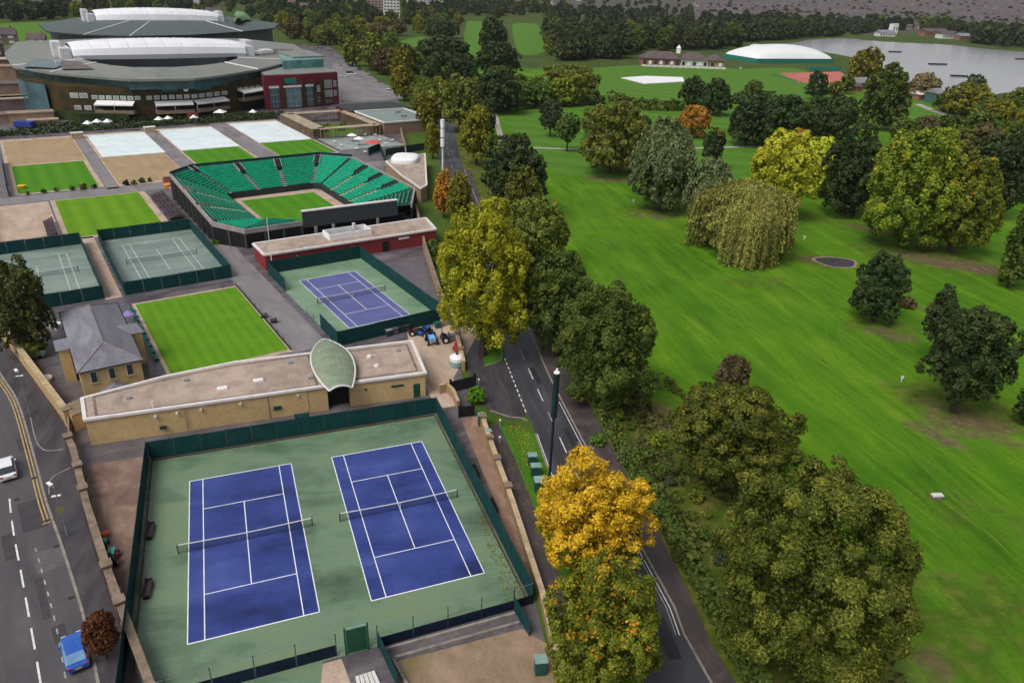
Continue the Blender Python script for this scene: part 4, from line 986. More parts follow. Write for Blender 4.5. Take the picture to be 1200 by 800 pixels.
for i in range(9):
    t = i / 8; r_ = [1, 1, 1, .98, .92, .8, .6, .32, .02][i]; z = [0, .5, .9, 1.1, 1.25, 1.4, 1.5, 1.55, 1.6][i]
    mr.append([(cc[0] + 4.7 * r_ * math.copysign(abs(math.cos(a)) ** .6, math.cos(a)) * .82 + 0, cc[1] + 5.0 * r_ * math.copysign(abs(math.sin(a)) ** .6, math.sin(a)), 3.7 + z) for a in np.linspace(0, 2 * math.pi, 25)])
MB().grid(mr).build('canopy', M['white'], mq, smooth=True)
mb = MB()
for a in np.linspace(0, 2 * math.pi, 9)[:-1]: mb.tube((cc[0] + 3.9 * math.cos(a), cc[1] + 5 * math.sin(a), 3.7), (cc[0] + 3.7 * math.cos(a), cc[1] + 4.8 * math.sin(a), 4.6), .06, n=5)
mb.build('pole', M['metal'], mq)
fence('terrace_screen', 'dark screen wall beside the white marquee', [([G(432, 182), G(445, 176), G(452, 192)], 2.4, 2.3, M['screen']), ([G(452, 183), G(497, 176)], 2.4, 2.3, M['post'])], cat='screen')
def parasol(label, p, col, r=1.6, h=2.6):
    t = thing('parasol', label, 'parasol', p + (0,), 'parasols on the tea terrace')
    MB().tube(p + (0,), p + (h + .3,), .04, n=6).build('pole', M['metal'], t)
    MB().lathe(p + (h - .5,), [(r, 0), (r * .62, .32), (r * .3, .55), (.03, .75)], 8).build('canopy', col, t)
    MB().lathe(p + (0,), [(.4, 0), (.4, .1), (.1, .15)], 8).build('base', M['dark'], t)
parasol('big red parasol open on the tea terrace', G(437, 176), simple('red_canvas', (.55, .09, .08), .7), 3.0, 3.0)
parasol('white parasol by the terrace edge, nearer the lawn', G(413, 166), M['white'], 1.8)
parasol('white parasol by the terrace edge, towards the red parasol', G(421, 170), M['white'], 1.8)
for i, (px, py) in enumerate(((392, 168), (400, 172), (445, 166), (452, 170), (440, 160), (428, 160), (460, 166), (418, 176), (428, 180))):
    p = G(px, py); t = thing('terrace_table', 'small white table on the tea terrace, ' + ('first beside the lawn', 'second beside the lawn', 'nearest the red parasol', 'behind the red parasol', 'by the pergola corner', 'along the pergola posts', 'by the hall windows', 'in front of the white parasols', 'between red parasol and stadium')[i], 'table', p + (0,), 'tables on the tea terrace')
    MB().lathe(p + (.7,), [(.6, 0), (.6, .05)], 10).build('table_top', M['white'], t); MB().tube(p + (0,), p + (.7,), .05, n=6).build('leg', M['metal'], t)

# ---------------------------------------------------------------- main stadium with ivy front
def ivymat(name, stops):
    m, nt, out = new_mat(name)
    v = coords(nt, (1, 1, .6)); a = noise(nt, v, 0.16, 5, .7); b = noise(nt, v, 1.4, 4, .75)
    col = ramp(nt, a, stops); col = mix(nt, .6, col, ramp(nt, b, [(.25, grey(.25)), (.75, grey(.75))]), 'OVERLAY')
    finish(nt, out, col, .9, b, .6, .3, .1); return m
M['ivy'] = ivymat('ivy_wall', [(.3, (.018, .028, .01)), (.46, (.036, .038, .014)), (.57, (.075, .04, .02)), (.66, (.045, .05, .018)), (.75, (.1, .085, .025))])
M['ivy_green'] = ivymat('dark_ivy', [(.3, (.012, .022, .009)), (.55, (.03, .045, .014)), (.7, (.075, .065, .02))])
M['teal_glass'] = simple('teal_glazing', (.045, .1, .115), .18, .45, .12, .8, .6)
M['roof_ring'] = streaky('grey_green_roof', [(.3, (.145, .155, .14)), (.5, (.185, .195, .175)), (.7, (.23, .235, .215))], YM, 1, 5, .12, (.5, .7), 1.0)
M['roof_dark'] = streaky('dark_green_roof', [(.3, (.05, .07, .07)), (.5, (.066, .09, .088)), (.7, (.09, .115, .11))], YM, 1, 5, .1, (.5, .7), 1.0)
M['fabric'] = simple('white_roof_fabric', (.72, .73, .77), .55, .06, .12, 1.2)
M['truss'] = simple('white_truss', (.6, .6, .62), .5, .1, .3, 2)
M['crimson'] = simple('crimson_brick', (.135, .014, .024), .8, .25, .2, 2)
M['teal'] = simple('teal_board', (.01, .16, .14), .6, .2, .2, 2)
M['awning'] = simple('white_awning', (.75, .74, .73), .6, .06, .3, 2)
cc = thing('grand_stadium', 'large polygonal stadium with ivy covered front and folded white roof', 'stadium', m3(20, 240))
FY = 196.0
PLAN = [(-36, 240), (-34.0, 228), (-22.5, 206.5), (-3, 196.2), (18, 195), (31, 200.5), (50, 212), (60, 222)]
body = [m2(*p) for p in PLAN] + [m2(60, 262), m2(-36, 262)]
MB().prism(body, 0, 11.7).build('ivy_wall', M['ivy'], cc)
MB().prism([m2(-36.6, 238), m2(-34.8, 227), m2(-29, 216.2), m2(-29.4, 240)], 0, 11.2).build('stair_tower', M['teal_glass'], cc)
MB().prism([m2(-30, 214), m2(-21, 199), m2(-6, 192.5), m2(-6, 195.9), m2(-21.5, 204.5), m2(-29, 216)], 0, 3.0).build('terrace_base', M['ivy_green'], cc)
red = [(47.5, 203.2), (64, 204.0), (81, 207.5), (86, 262), (58, 262)]
rw_ = MB().prism([m2(*p) for p in red], 0, 13.4).build('red_wall', M['crimson'], cc)
MB().prism([m2(*p) for p in ((48.2, 204), (63.8, 204.8), (80.4, 208.2), (85, 261), (58.8, 261))], 13.4, 13.7).build('red_wing_roof', M['roof_ring'], cc)
EAV = [(-37.5, 300), (-37, 246), (-26, 220.5), (-16, 207), (-3, 192.3), (18, 189.3), (31.5, 198), (48.5, 212.5), (76.5, 246), (93, 277), (104, 330), (86, 372), (20, 385), (-30, 360)]
HOL = [(-14, 275), (-12, 246), (-9, 232), (-5, 222), (1, 213.5), (15, 210.5), (27, 214.5), (38, 223), (48, 240), (53, 262), (54, 285), (44, 300), (18, 306), (-8, 295)]
cen = (26, 275)
sh = lambda p, f: (cen[0] + (p[0] - cen[0]) * f, cen[1] + (p[1] - cen[1]) * f)
MB().prism([m2(*sh(p, .97)) for p in EAV], 11.0, 14.6, cap=False).build('glazed_band', M['teal_glass'], cc)
n = len(EAV); rr = MB()
for i in range(n):
    j = (i + 1) % n
    rr.add([m3(*EAV[i], 14.2), m3(*EAV[j], 14.2), m3(*EAV[j], 15.0), m3(*EAV[i], 15.0), m3(*HOL[j], 16.9), m3(*HOL[i], 16.9), m3(*sh(EAV[i], .96), 14.2), m3(*sh(EAV[j], .96), 14.2), m3(*HOL[j], 15.6), m3(*HOL[i], 15.6)], [(0, 1, 2, 3), (3, 2, 4, 5), (6, 7, 1, 0), (5, 4, 8, 9), (9, 8, 7, 6)])
rr.build('roof', M['roof_ring'], cc)
for i in range(n):
    if i in (1, 2, 7, 8):
        MB().tube(m3(*EAV[i], 15.05), m3(*HOL[i], 16.95), .35, n=5).build('roof_rib', M['truss'] if i in (2, 8) else M['roof_edge'], cc)
MB().add([m3(-34, 236, 15.75), m3(-24, 226, 15.9), m3(-17, 240, 16.7), m3(-28, 262, 16.3)], [(0, 1, 2, 3)]).build('roof_glazing', M['teal_glass'], cc)
MB().add([m3(-22, 222, 15.95), m3(-12, 216, 16.4), m3(-14, 236, 16.95), m3(-20, 246, 16.8)], [(0, 1, 2, 3)]).build('roof_lead', simple('brown_lead', (.13, .1, .1), .7, .3, .3, 2), cc)
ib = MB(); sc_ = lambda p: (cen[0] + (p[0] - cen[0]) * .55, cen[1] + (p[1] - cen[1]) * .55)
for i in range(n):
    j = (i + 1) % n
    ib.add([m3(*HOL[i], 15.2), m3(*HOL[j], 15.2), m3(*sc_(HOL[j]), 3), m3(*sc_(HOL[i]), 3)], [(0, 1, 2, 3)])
ib.build('inner_stand', simple('shade_dark_stand', (.006, .009, .013), .95), cc)  # near-black colour carries the shade below the half-closed roof
# the folded roof : fabric bays between trusses
def folded(parent, xa, xb, y0, dy, z0, h, bend, nb=10):
    prof = [(0, 0), (-.02, .25), (.02, .62), (.1, .82), (.22, .93), (.42, 1.0), (.62, .98), (.82, .9), (.96, .7), (1, 0)]
    for b in range(nb):
        rows = []
        for i in range(7):
            u = (b + i / 6) / nb; x = xa + (xb - xa) * u; e = min(1, .72 + .28 * math.sin(math.pi * u) ** .6); pf = .99 + .018 * abs(math.sin(i / 6 * math.pi))
            c_ = bend * (1 - (2 * u - 1) ** 2)
            rows.append([m3(x, y0 - c_ + dy * p[0], z0 + h * p[1] * e * pf) for p in prof])
        MB().grid(rows).build('roof_fabric', M['fabric'], parent)
    for u in (0, 1):
        x = xa + (xb - xa) * u; s_ = -1 if u == 0 else 1
        MB().box(*m2(x + s_ * 2.2, y0 + dy * .35), z0, z0 + h * .55, 4.0, dy * .6, YM).build('truss_housing', M['truss'], parent)
        MB().box(*m2(x + s_ * 4.4, y0 + dy * .6), z0, z0 + h * .8, 3.2, dy * .45, YM).build('truss_housing', M['truss'], parent)
    for i in range(nb + 1):
        u = i / nb; x = xa + (xb - xa) * u; c_ = bend * (1 - (2 * u - 1) ** 2); e = min(1, .72 + .28 * math.sin(math.pi * u) ** .6)
        mb = MB()
        for a, b in zip(prof[2:-2], prof[3:-1]): mb.tube(m3(x, y0 - c_ + dy * a[0], z0 + h * e * a[1] + .02), m3(x, y0 - c_ + dy * b[0], z0 + h * e * b[1] + .02), .16, n=4)
        mb.build('truss', M['truss'], parent)
folded(cc, -15, 55, 252, 24, 16.4, 7.4, 4)
for x, y, a in ((62, 262, 4), (69, 268, -2)): MB().box(*m2(x, y), 16.0, 17.8, 5, 7, YM).build('roof_plant', M['truss'], cc)
mb = MB()
for i in range(12): mb.box(*m2(57 + i * 2.0, 256 + i * 2.4), 16.4, 16.7, 16, .5, YM - 12)
mb.build('roof_louvre', simple('brown_grey_louvre', (.2, .17, .15), .8), cc)
import bisect
_pl = [(-36, 240), (-34.0, 228), (-22.5, 206.5), (-3, 196.2), (18, 195), (31, 200.5), (50, 212), (60, 222)]
def yplan(x):
    for (a, b), (c, d) in zip(_pl[:-1], _pl[1:]):
        if a <= x <= c: return b + (d - b) * (x - a) / (c - a), math.degrees(math.atan2(d - b, c - a))
    return 200, 0
def fx(px):
    # local x of the facade point seen at PX, half way up the wall
    lo, hi = -36.0, 58.0
    for _ in range(40):
        mid = (lo + hi) / 2; w = m3(mid, yplan(mid)[0], 7.5); v = Vector(w) - Vector((0, 0, CAM_H)); q = 600 + F_PX * v.dot(_rt) / v.dot(_fw)
        if q < px: lo = mid
        else: hi = mid
    return lo
BALC = simple('balcony_buff', (.2, .16, .1), .8)
def win(x0, x1, z0, z1, mt=None, fr=None, deep=.3):
    xm = (x0 + x1) / 2; y, yw = yplan(xm); w = (x1 - x0) / math.cos(R_(yw)); nx_, ny_ = math.sin(R_(yw)), -math.cos(R_(yw))
    f = MB().box(*m2(xm, y), z0, z1, w, deep, YM + yw).build('window', fr or M['offwhite'], cc)
    MB().box(*m2(xm + nx_ * (deep / 2 + .02), y + ny_ * (deep / 2 + .02)), z0 + .15, z1 - .15, w - .35, .06, YM + yw).build('pane', mt or simple_glass, f)
simple_glass = simple('pale_glazing', (.3, .34, .32), .3, .4, .2, 1.5)
for px in (83, 94): win(fx(px), fx(px + 9.5), 7.6, 9.4)
for px in (85, 97): win(fx(px), fx(px + 8), 3.4, 5.0)
for i in range(7): win(fx(108 + i * 8.4), fx(108 + i * 8.4 + 6.4), 7.3, 8.7)
for i in range(11): win(fx(172 + i * 8.8), fx(172 + i * 8.8 + 6.2), 7.2, 8.6)
for i in range(4): win(fx(279 + i * 7.2), fx(279 + i * 7.2 + 5), 7.6, 9.0)
def on_plan(xm, d, z0, z1, w, dp, nm, mt):
    y, yw = yplan(xm); q = MB().box(*m2(xm + math.sin(R_(yw)) * d, y - math.cos(R_(yw)) * d), z0, z1, w, dp, YM + yw).build(nm, mt, cc); return q
for a, b, z in ((113, 158, 6.0), (180, 262, 5.6), (278, 313, 7.4)):
    xs_ = np.linspace(fx(a), fx(b), max(2, int((b - a) / 14)))
    for x0, x1 in zip(xs_[:-1], xs_[1:]):
        y0_, y1_ = yplan(x0)[0], yplan(x1)[0]; yw = math.degrees(math.atan2(y1_ - y0_, x1 - x0)); xm = (x0 + x1) / 2; sx, sy = math.sin(R_(yw)), -math.cos(R_(yw)); w = math.dist((x0, y0_), (x1, y1_))
        Pn = lambda x, y, d, zz: m3(x + sx * d, y + sy * d, zz)
        MB().add([Pn(x0, y0_, 0, z + 1.0), Pn(x1, y1_, 0, z + 1.0), Pn(x1, y1_, 3.3, z), Pn(x0, y0_, 3.3, z), Pn(x0, y0_, 3.3, z - .4), Pn(x1, y1_, 3.3, z - .4)], [(3, 2, 1, 0), (4, 5, 2, 3)]).build('awning', M['awning'], cc)
        on_plan(xm, .12, z - 3.0, z + .3, w - .3, .2, 'terrace_recess', M['dark'])
        on_plan(xm, 1.7, z - 3.3, z - 2.2, w, 3.0, 'balcony', BALC)
        MB().tube(Pn(x0, y0_, 3.1, z - 2.2), Pn(x0, y0_, 3.1, z), .08, n=5).build('awning_post', M['offwhite'], cc)
        on_plan(xm, .2, .05, z - 3.4, w * .8, .3, 'doorway', M['dark'])
for a, b in ((191, 209), (229, 248)):
    on_plan((fx(a) + fx(b)) / 2, .4, 10.0, 12.7, fx(b) - fx(a), .5, 'score_board', M['teal'])
xm = fx(219); y = yplan(xm)[0]
MB().tube(m3(xm, y - .45, 10.6), m3(xm, y - .05, 10.6), .95, n=14).build('clock', M['white'], cc)
on_plan(fx(221), 3.4, .05, 2.6, 3.8, .6, 'entrance', simple('brick_porch', (.22, .07, .045), .8))
for a, b in ((20, 27), (98, 104)):
    pass
# red end block : glazed bays between brick piers
import itertools
ra, rb_ = red[0], red[2]
def along_red(u):
    if u < .5: a, b, t = red[0], red[1], u / .5
    else: a, b, t = red[1], red[2], (u - .5) / .5
    return (a[0] + (b[0] - a[0]) * t, a[1] + (b[1] - a[1]) * t), math.degrees(math.atan2(b[1] - a[1], b[0] - a[0]))
for u, z0, z1, w_, mt in ((.12, .6, 8.4, 4.0, M['teal_glass']), (.36, .4, 8.2, 7.0, simple('pale_teal_glazing', (.12, .2, .23), .2, .35, .2, 1, .6)), (.585, .6, 8.4, 3.4, M['teal_glass']), (.7, 6.0, 8.8, 2.2, simple_glass), (.845, 7.2, 10.6, 4.2, simple_glass), (.845, 3.6, 6.4, 4.2, simple_glass), (.845, .6, 3.0, 4.2, M['dark']), (.95, 7.6, 10.2, 1.5, simple_glass), (.95, 3.8, 6.2, 1.5, simple_glass), (.7, 1.0, 5.0, 2.2, M['dark'])):
    p, yw = along_red(u); p = m2(*p)
    q = MB().box(p[0], p[1], z0, z1, w_, .5, YM + yw).build('window', mt, cc)
    for k in range(1, 3): MB().box(p[0], p[1], z0 + (z1 - z0) * k / 3 - .1, z0 + (z1 - z0) * k / 3 + .1, w_, .62, YM + yw).build('transom', M['metal'], q)
    for k in range(1, 3): MB().box(p[0] + (k / 3 - .5) * w_ * math.cos(R_(YM + yw)), p[1] + (k / 3 - .5) * w_ * math.sin(R_(YM + yw)), z0, z1, .14, .58, YM + yw).build('mullion', M['metal'], q)
for u, w_ in ((.12, 4), (.36, 8.0), (.585, 3.8)):
    p, yw = along_red(u); p = m2(*p); MB().box(p[0], p[1], 8.45, 9.3, w_, .9, YM + yw).build('white_band', M['offwhite'], cc)
p, yw = along_red(.34); p = m2(*p); MB().box(p[0], p[1], 10.0, 12.2, 5.0, .5, YM + yw).build('score_board', M['teal'], cc)
for u in (.245, .5, .66, .77):
    p, yw = along_red(u); p = m2(*p); MB().box(p[0], p[1], 0, 10.8, 1.5, .7, YM + yw).build('creeper', M['ivy'], cc)
MB().prism([m2(*p) for p in ((62, 222), (82, 226), (84, 250), (70, 252))], 13.4, 17.2).build('glass_lounge', simple('pale_teal_glass', (.1, .25, .24), .2, .5, .15, 1), cc)
MB().prism([m2(*p) for p in ((70, 232), (86, 234), (88, 262), (72, 262))], 17.21, 17.7).build('lounge_roof', M['roof_ring'], cc)
# rear stadium
n1 = thing('second_stadium', 'far stadium with dark green hipped roof and white folded roof', 'stadium', m3(60, 450))
EA = [(-12, 414), (4, 388), (26, 378), (60, 384), (98, 412), (130, 446), (150, 500), (140, 560), (90, 585), (20, 560), (-12, 480)]
c1 = (66, 480)
s1 = lambda p, f: (c1[0] + (p[0] - c1[0]) * f, c1[1] + (p[1] - c1[1]) * f)
MB().prism([m2(*s1(p, .93)) for p in EA], 0, 15.4).build('wall', M['roof_dark'], n1)
rr = MB(); n = len(EA)
for i in range(n):
    j = (i + 1) % n
    rr.add([m3(*EA[i], 15.5), m3(*EA[j], 15.5), m3(*EA[j], 16.3), m3(*EA[i], 16.3), m3(*s1(EA[j], .5), 21), m3(*s1(EA[i], .5), 21)], [(0, 1, 2, 3), (3, 2, 4, 5), (1, 0, 3, 2)])
rr.build('roof', M['roof_dark'], n1)
for i in (1, 2, 4): MB().tube(m3(*EA[i], 16.35), m3(*s1(EA[i], .5), 21.05), .35, n=5).build('roof_rib', M['roof_edge'], n1)
folded(n1, 18, 92, 446, 26, 19.0, 9.0, 6)
rows = []
for i in range(15):
    t = -.9 + 2.0 * i / 14; cx_, cy_ = 84 + 34 * math.sin(t + .9), 470 + 60 * (-.2 + .9 * t)
    rows.append([m3(112 + 12 * math.sin(t * 1.3) + w * 10 * math.cos(t), 478 + 44 * t - w * 8 * math.sin(t), 20.5 + 3.2 * (1 - (2 * w - 1) ** 2)) for w in (0, .25, .5, .75, 1)])
MB().grid(rows).build('green_roof', simple('pale_green_roof', (.12, .23, .1), .7, .2, .1, 1), n1, smooth=True)

# things along the stadium forecourt
def gazebo(label, p, s=3.2, h=2.4, mt=None):
    t = thing('gazebo', label, 'gazebo', p + (0,), 'white gazebos and stalls before the stadium')
    for dx, dy in ((-1, -1), (1, -1), (1, 1), (-1, 1)): MB().tube((p[0] + dx * s * .45, p[1] + dy * s * .45, 0), (p[0] + dx * s * .45, p[1] + dy * s * .45, h), .06, n=5).build('pole', M['metal'], t)
    MB().add([(p[0] - s / 2, p[1] - s / 2, h), (p[0] + s / 2, p[1] - s / 2, h), (p[0] + s / 2, p[1] + s / 2, h), (p[0] - s / 2, p[1] + s / 2, h), (p[0], p[1], h + 1.1)], [(0, 1, 4), (1, 2, 4), (2, 3, 4), (3, 0, 4), (3, 2, 1, 0)]).build('canopy', mt or M['white'], t)
for i, (px, py) in enumerate(((115, 149), (127, 149), (187, 146), (198, 145), (259, 141), (297, 137), (104, 151), (228, 144))):
    gazebo('white gazebo on the stadium forecourt, ' + ('second from the blue trailer', 'third from the blue trailer', 'at the start of the long awning', 'next along the long awning', 'largest of the row', 'beside the crimson end', 'first from the blue trailer', 'by the brick porch')[i], G(px, py), 2.6 if i != 4 else 4.0, 1.8 if i != 4 else 3.0)
for (px, py) in ((91, 162), (176, 155)):
    p = G(px, py); k_ = thing('gate_kiosk', 'buff kiosk between two show courts, ' + ('beside the bare brown court' if px == 91 else 'between the sheeted courts'), 'kiosk', p + (0,))
    MB().box(p[0], p[1], 0, 1.7, 3.4, 1.8, YM).build('wall', simple('kiosk_buff', (.42, .32, .22), .8), k_); MB().box(p[0], p[1], 1.7, 1.9, 3.8, 2.2, YM).build('roof', M['offwhite'], k_)
p = G(30, 150); t = thing('covered_trailer', 'blue tarpaulin covered trailer at the stadium corner', 'trailer', p + (0,))
MB().prism([(p[0] - 3, p[1] - 1.5), (p[0] + 3, p[1] - 1.5), (p[0] + 3, p[1] + 1.5), (p[0] - 3, p[1] + 1.5)], .5, 2.2).build('tarpaulin', simple('blue_tarp', (.02, .04, .25), .6), t)
for dx in (-2, 2): MB().tube((p[0] + dx, p[1] - 1.6, .4), (p[0] + dx, p[1] + 1.6, .4), .4, n=10).build('wheel', M['rubber'], t)
buff = [simple('buff_block%d' % i, c, .85, .25, .3, 2) for i, c in enumerate(((.38, .27, .18), (.28, .2, .15), (.15, .11, .1), (.42, .33, .25)))]
random.seed(8)
for i, (px, py, w_, d_, h_) in enumerate(((4, 96, 16, 10, 7), (10, 112, 14, 9, 5), (6, 128, 16, 8, 4), (22, 126, 10, 7, 4), (38, 142, 14, 5, 3), (14, 142, 12, 6, 2.5), (-8, 84, 18, 10, 6), (52, 147, 9, 3, 1.8))):
    p = G(px, py); t = thing('outbuilding', 'buff flat topped block beside the ivy stadium, ' + ('second highest step', 'middle step', 'lower step at the frame edge', 'small one in the middle', 'long low one by the trailer', 'lowest step at the frame edge', 'topmost step at the frame edge', 'lowest beside the ivy corner')[i], 'building', p + (0,), 'service blocks beside the ivy stadium')
    MB().box(p[0], p[1], 0, h_, w_, d_, YM).build('wall', buff[i % 4], t); MB().box(p[0], p[1], h_, h_ + .4, w_ + .6, d_ + .6, YM).build('roof', buff[(i + 1) % 4], t)

# ---------------------------------------------------------------- beyond the golf course
sc = MB(); P = [G(728, 92), G(757, 90), G(800, 91.5), G(802, 96.5), G(756, 99)]
rows = MB().prism(P, 0.05, .5).build('pitch_cover', M['white']); tag(rows, 'long white cover pegged over the middle of the cricket field', 'pitch cover')
pvn = thing('cricket_pavilion', 'wide cricket pavilion with brown tiled roof and small white turret', 'pavilion', G(800, 78) + (0,))
brn = simple('brown_tiles', (.1, .075, .075), .8, .3, .3, 2)
a = G(752, 76.5); b = G(848, 80)
yw = math.degrees(math.atan2(b[1] - a[1], b[0] - a[0])); L = math.dist(a, b); mx, my = (a[0] + b[0]) / 2, (a[1] + b[1]) / 2
ux, uy = (b[0] - a[0]) / L, (b[1] - a[1]) / L
def pp(s, d): return (a[0] + ux * s - uy * d, a[1] + uy * s + ux * d)
for s0, s1_, wm in ((0, L * .46, M['brick_red']), (L * .47, L * .8, M['offwhite']), (L * .81, L, M['brick_wall'])):
    q = [pp(s0, 0), pp(s1_, 0), pp(s1_, 14), pp(s0, 14)]
    MB().prism(q, 0, 5.0).build('wall', wm if wm != M['brick_red'] else simple('faded_red_brick', (.3, .13, .1), .85, .3, .2, 2), pvn)
    e = [pp(s0 - .8, -1.2) + (5,), pp(s1_ + .8, -1.2) + (5,), pp(s1_ + .8, 15.2) + (5,), pp(s0 - .8, 15.2) + (5,)]; r1, r2 = pp(s0 + 6, 7) + (9.6,), pp(s1_ - 6, 7) + (9.6,)
    MB().add(e + [r1, r2], [(0, 1, 5, 4), (1, 2, 5), (2, 3, 4, 5), (3, 0, 4), (3, 2, 1, 0)]).build('roof', brn, pvn)
    n_ = int((s1_ - s0) / 4)
    for i in range(n_):
        s = s0 + (i + .5) * (s1_ - s0) / n_; c_ = pp(s, -.1); MB().box(c_[0], c_[1], 1.0, 3.4, 2.2, .3, yw).build('window', M['white'] if i % 2 else M['glass'], pvn)
c_ = pp(L * .45, 7); MB().box(c_[0], c_[1], 8.5, 12, 2.6, 2.6, yw).build('turret', M['white'], pvn)
MB().add([(c_[0] - 1.6, c_[1] - 1.6, 12), (c_[0] + 1.6, c_[1] - 1.6, 12), (c_[0] + 1.6, c_[1] + 1.6, 12), (c_[0] - 1.6, c_[1] + 1.6, 12), (c_[0], c_[1], 14.5)], [(0, 1, 4), (1, 2, 4), (2, 3, 4), (3, 0, 4)]).build('turret_roof', M['white'], pvn)
mb = MB()
for i in range(40): q = pp(L * i / 40, -6 - 2 * (i % 3)); mb.box(q[0], q[1], 0, 1.1, 2.2, .8, yw)
mb.build('terrace_seating', M['offwhite'], pvn)
# air dome over tennis courts
dm = thing('air_dome', 'white inflated dome with green skirt in front of the lake', 'sports dome', (238, 715, 0))
a, b = G(886, 74.5), G(976, 74.5); L = math.dist(a, b); ux, uy = (b[0] - a[0]) / L, (b[1] - a[1]) / L; DW = 44
rows, sk = [], []
wh = simple('dome_fabric', (.7, .72, .73), .5, .04, .1, 1); gs = simple('dome_green_skirt', (.02, .17, .13), .6, .1, .1, 1)
def dpt(u, v, z):
    return (a[0] + ux * u - uy * v, a[1] + uy * u + ux * v, z)
def domez(s): return max(0., (1 - (2 * s - 1) ** 2)) ** .5
for i in range(33):
    s = i / 32; ex = min(1, (s * (1 - s) * 4)) ** .38; rw = []
    for j in range(21):
        v = j / 20; rw.append(dpt(L * s, DW * v, 3.4 + 9.6 * domez(v) ** 1.1 * ex))
    rows.append(rw)
MB().grid(rows).build('dome_fabric', wh, dm, smooth=True)
MB().prism([dpt(-.3, -.3, 0)[:2], dpt(L + .3, -.3, 0)[:2], dpt(L + .3, DW + .3, 0)[:2], dpt(-.3, DW + .3, 0)[:2]], 0, 3.6, cap=False).build('skirt', gs, dm)
d2 = thing('air_dome', 'smaller grey topped dome tucked beside the white inflated dome', 'sports dome', G(884, 70) + (0,))
a, b = G(871, 68.5), G(893, 70.5); L = math.dist(a, b); ux, uy = (b[0] - a[0]) / L, (b[1] - a[1]) / L
rows = [[dpt(L * i / 8, 40 * j / 12, 3.2 + 7.5 * domez(j / 12)) for j in range(13)] for i in range(9)]
MB().grid(rows).build('dome_fabric', M['roof_edge'], d2, smooth=True); MB().prism([dpt(0, 0, 0)[:2], dpt(L, 0, 0)[:2], dpt(L, 40, 0)[:2], dpt(0, 40, 0)[:2]], 0, 3.3, cap=False).build('skirt', gs, d2)
fence('court_fence', 'thin green fence round the red clay courts', [([G(945, 82), G(985, 83)], 3, 2.6, gs), ([G(905, 88), G(940, 97)], 3, .5, gs)])
# boathouses and sheds on the shores
random.seed(4)
def block(label, px, py, w_, d_, h_, wm, rm, yaw=15, group=None, name='boathouse', cat='boathouse', pitched=True):
    p = G(px, py); z = terrain(*p); t = thing(name, label, cat, p + (z,), group)
    MB().box(p[0], p[1], z, z + h_, w_, d_, yaw).build('wall', wm, t)
    ca, sa = math.cos(R_(yaw)), math.sin(R_(yaw)); Q = lambda x, y, zz: (p[0] + x * ca - y * sa, p[1] + x * sa + y * ca, z + zz)
    w, d = w_ / 2 + .5, d_ / 2 + .5; rh = d_ * .3 if pitched else .4
    MB().add([Q(-w, -d, h_), Q(w, -d, h_), Q(w, d, h_), Q(-w, d, h_), Q(-w, 0, h_ + rh), Q(w, 0, h_ + rh)], [(0, 1, 5, 4), (2, 3, 4, 5), (1, 2, 5), (3, 0, 4), (3, 2, 1, 0)]).build('roof', rm, t)
    n_ = max(2, int(w_ / 4))
    for i in range(n_):
        c_ = Q(-w_ / 2 + (i + .5) * w_ / n_, -d_ / 2 - .05, 0); MB().box(c_[0], c_[1], z + h_ * .35, z + h_ * .75, 1.6, .2, yaw).build('window', M['glass'], t)
    return t
grs = simple('grey_sheet_roof', (.2, .2, .22), .7); wht = M['offwhite']; brk = simple('shore_brick', (.24, .12, .09), .85)
block('white boathouse tower on the far lake shore', 1045, 42, 9, 9, 14, M['white'], M['white'], pitched=False)
block('low grey boathouse beside the white tower on the far shore', 1036, 44, 26, 12, 5, wht, grs)
block('long brown boathouse on the far shore past the white tower', 1092, 45, 40, 14, 7, brk, brn)
block('brown shore building near the far jetty', 1108, 47, 26, 14, 6, wht, brn)
block('brick boathouse half hidden by trees at the frame edge of the far shore', 1126, 49, 18, 12, 6, brk, grs)
block('white roofed shed by the near lake path', 1012, 97, 10, 7, 3.4, wht, wht, 30, name='shed', cat='shed')
block('grey roofed clubhouse beside the clay courts', 1006, 104, 16, 9, 4, brk, grs, 30, name='clubhouse', cat='clubhouse')
block('small brick kiosk by the lake path', 1078, 117, 9, 6, 3.2, brk, wht, 20, name='kiosk', cat='kiosk')
block('teal boat shed at the end of the lake path', 1093, 121, 5, 8, 5.5, simple('teal_shed', (.05, .12, .11), .7), grs, 20, name='boat_shed', cat='shed')
block('low red shed by the clay court hedge', 996, 107, 12, 6, 3, simple('red_shed', (.3, .1, .06), .8), brn, 20, name='shed', cat='shed')
# boats moored on the lake
def boat(label, px, py, L=9, w_=2.2, yaw=0):
    p = G(px, py); t = thing('rowing_boat', label, 'boat', p + (0.06,), 'boats moored on the lake'); ca, sa = math.cos(R_(yaw)), math.sin(R_(yaw))
    Q = lambda x, y, z: (p[0] + x * ca - y * sa, p[1] + x * sa + y * ca, .06 + z)
    st_ = [(-.5, .3), (-.42, .75), (-.15, 1), (.2, .95), (.42, .5), (.5, .05)]
    rows = [[Q(L * s, -w_ / 2 * k, 1.0), Q(L * s, -w_ / 2 * k * .6, -.02), Q(L * s, w_ / 2 * k * .6, -.02), Q(L * s, w_ / 2 * k, 1.0)] for s, k in st_]
    MB().grid(rows).build('hull', M['dark'], t)
    for s in (-.25, .05, .28): MB().box(*Q(L * s, 0, 0)[:2], .7, .85, .5, w_ * .9, yaw).build('thwart', M['offwhite'], t)
boat('dark boat moored alone near the middle of the lake', 1099, 76, 20, 5, 15)
boat('dark boat floating nearest the lake bank trees', 1124, 90, 14, 4, 5)
boat('small boat far out below the white tower', 1049, 61.5, 16, 4, 15)
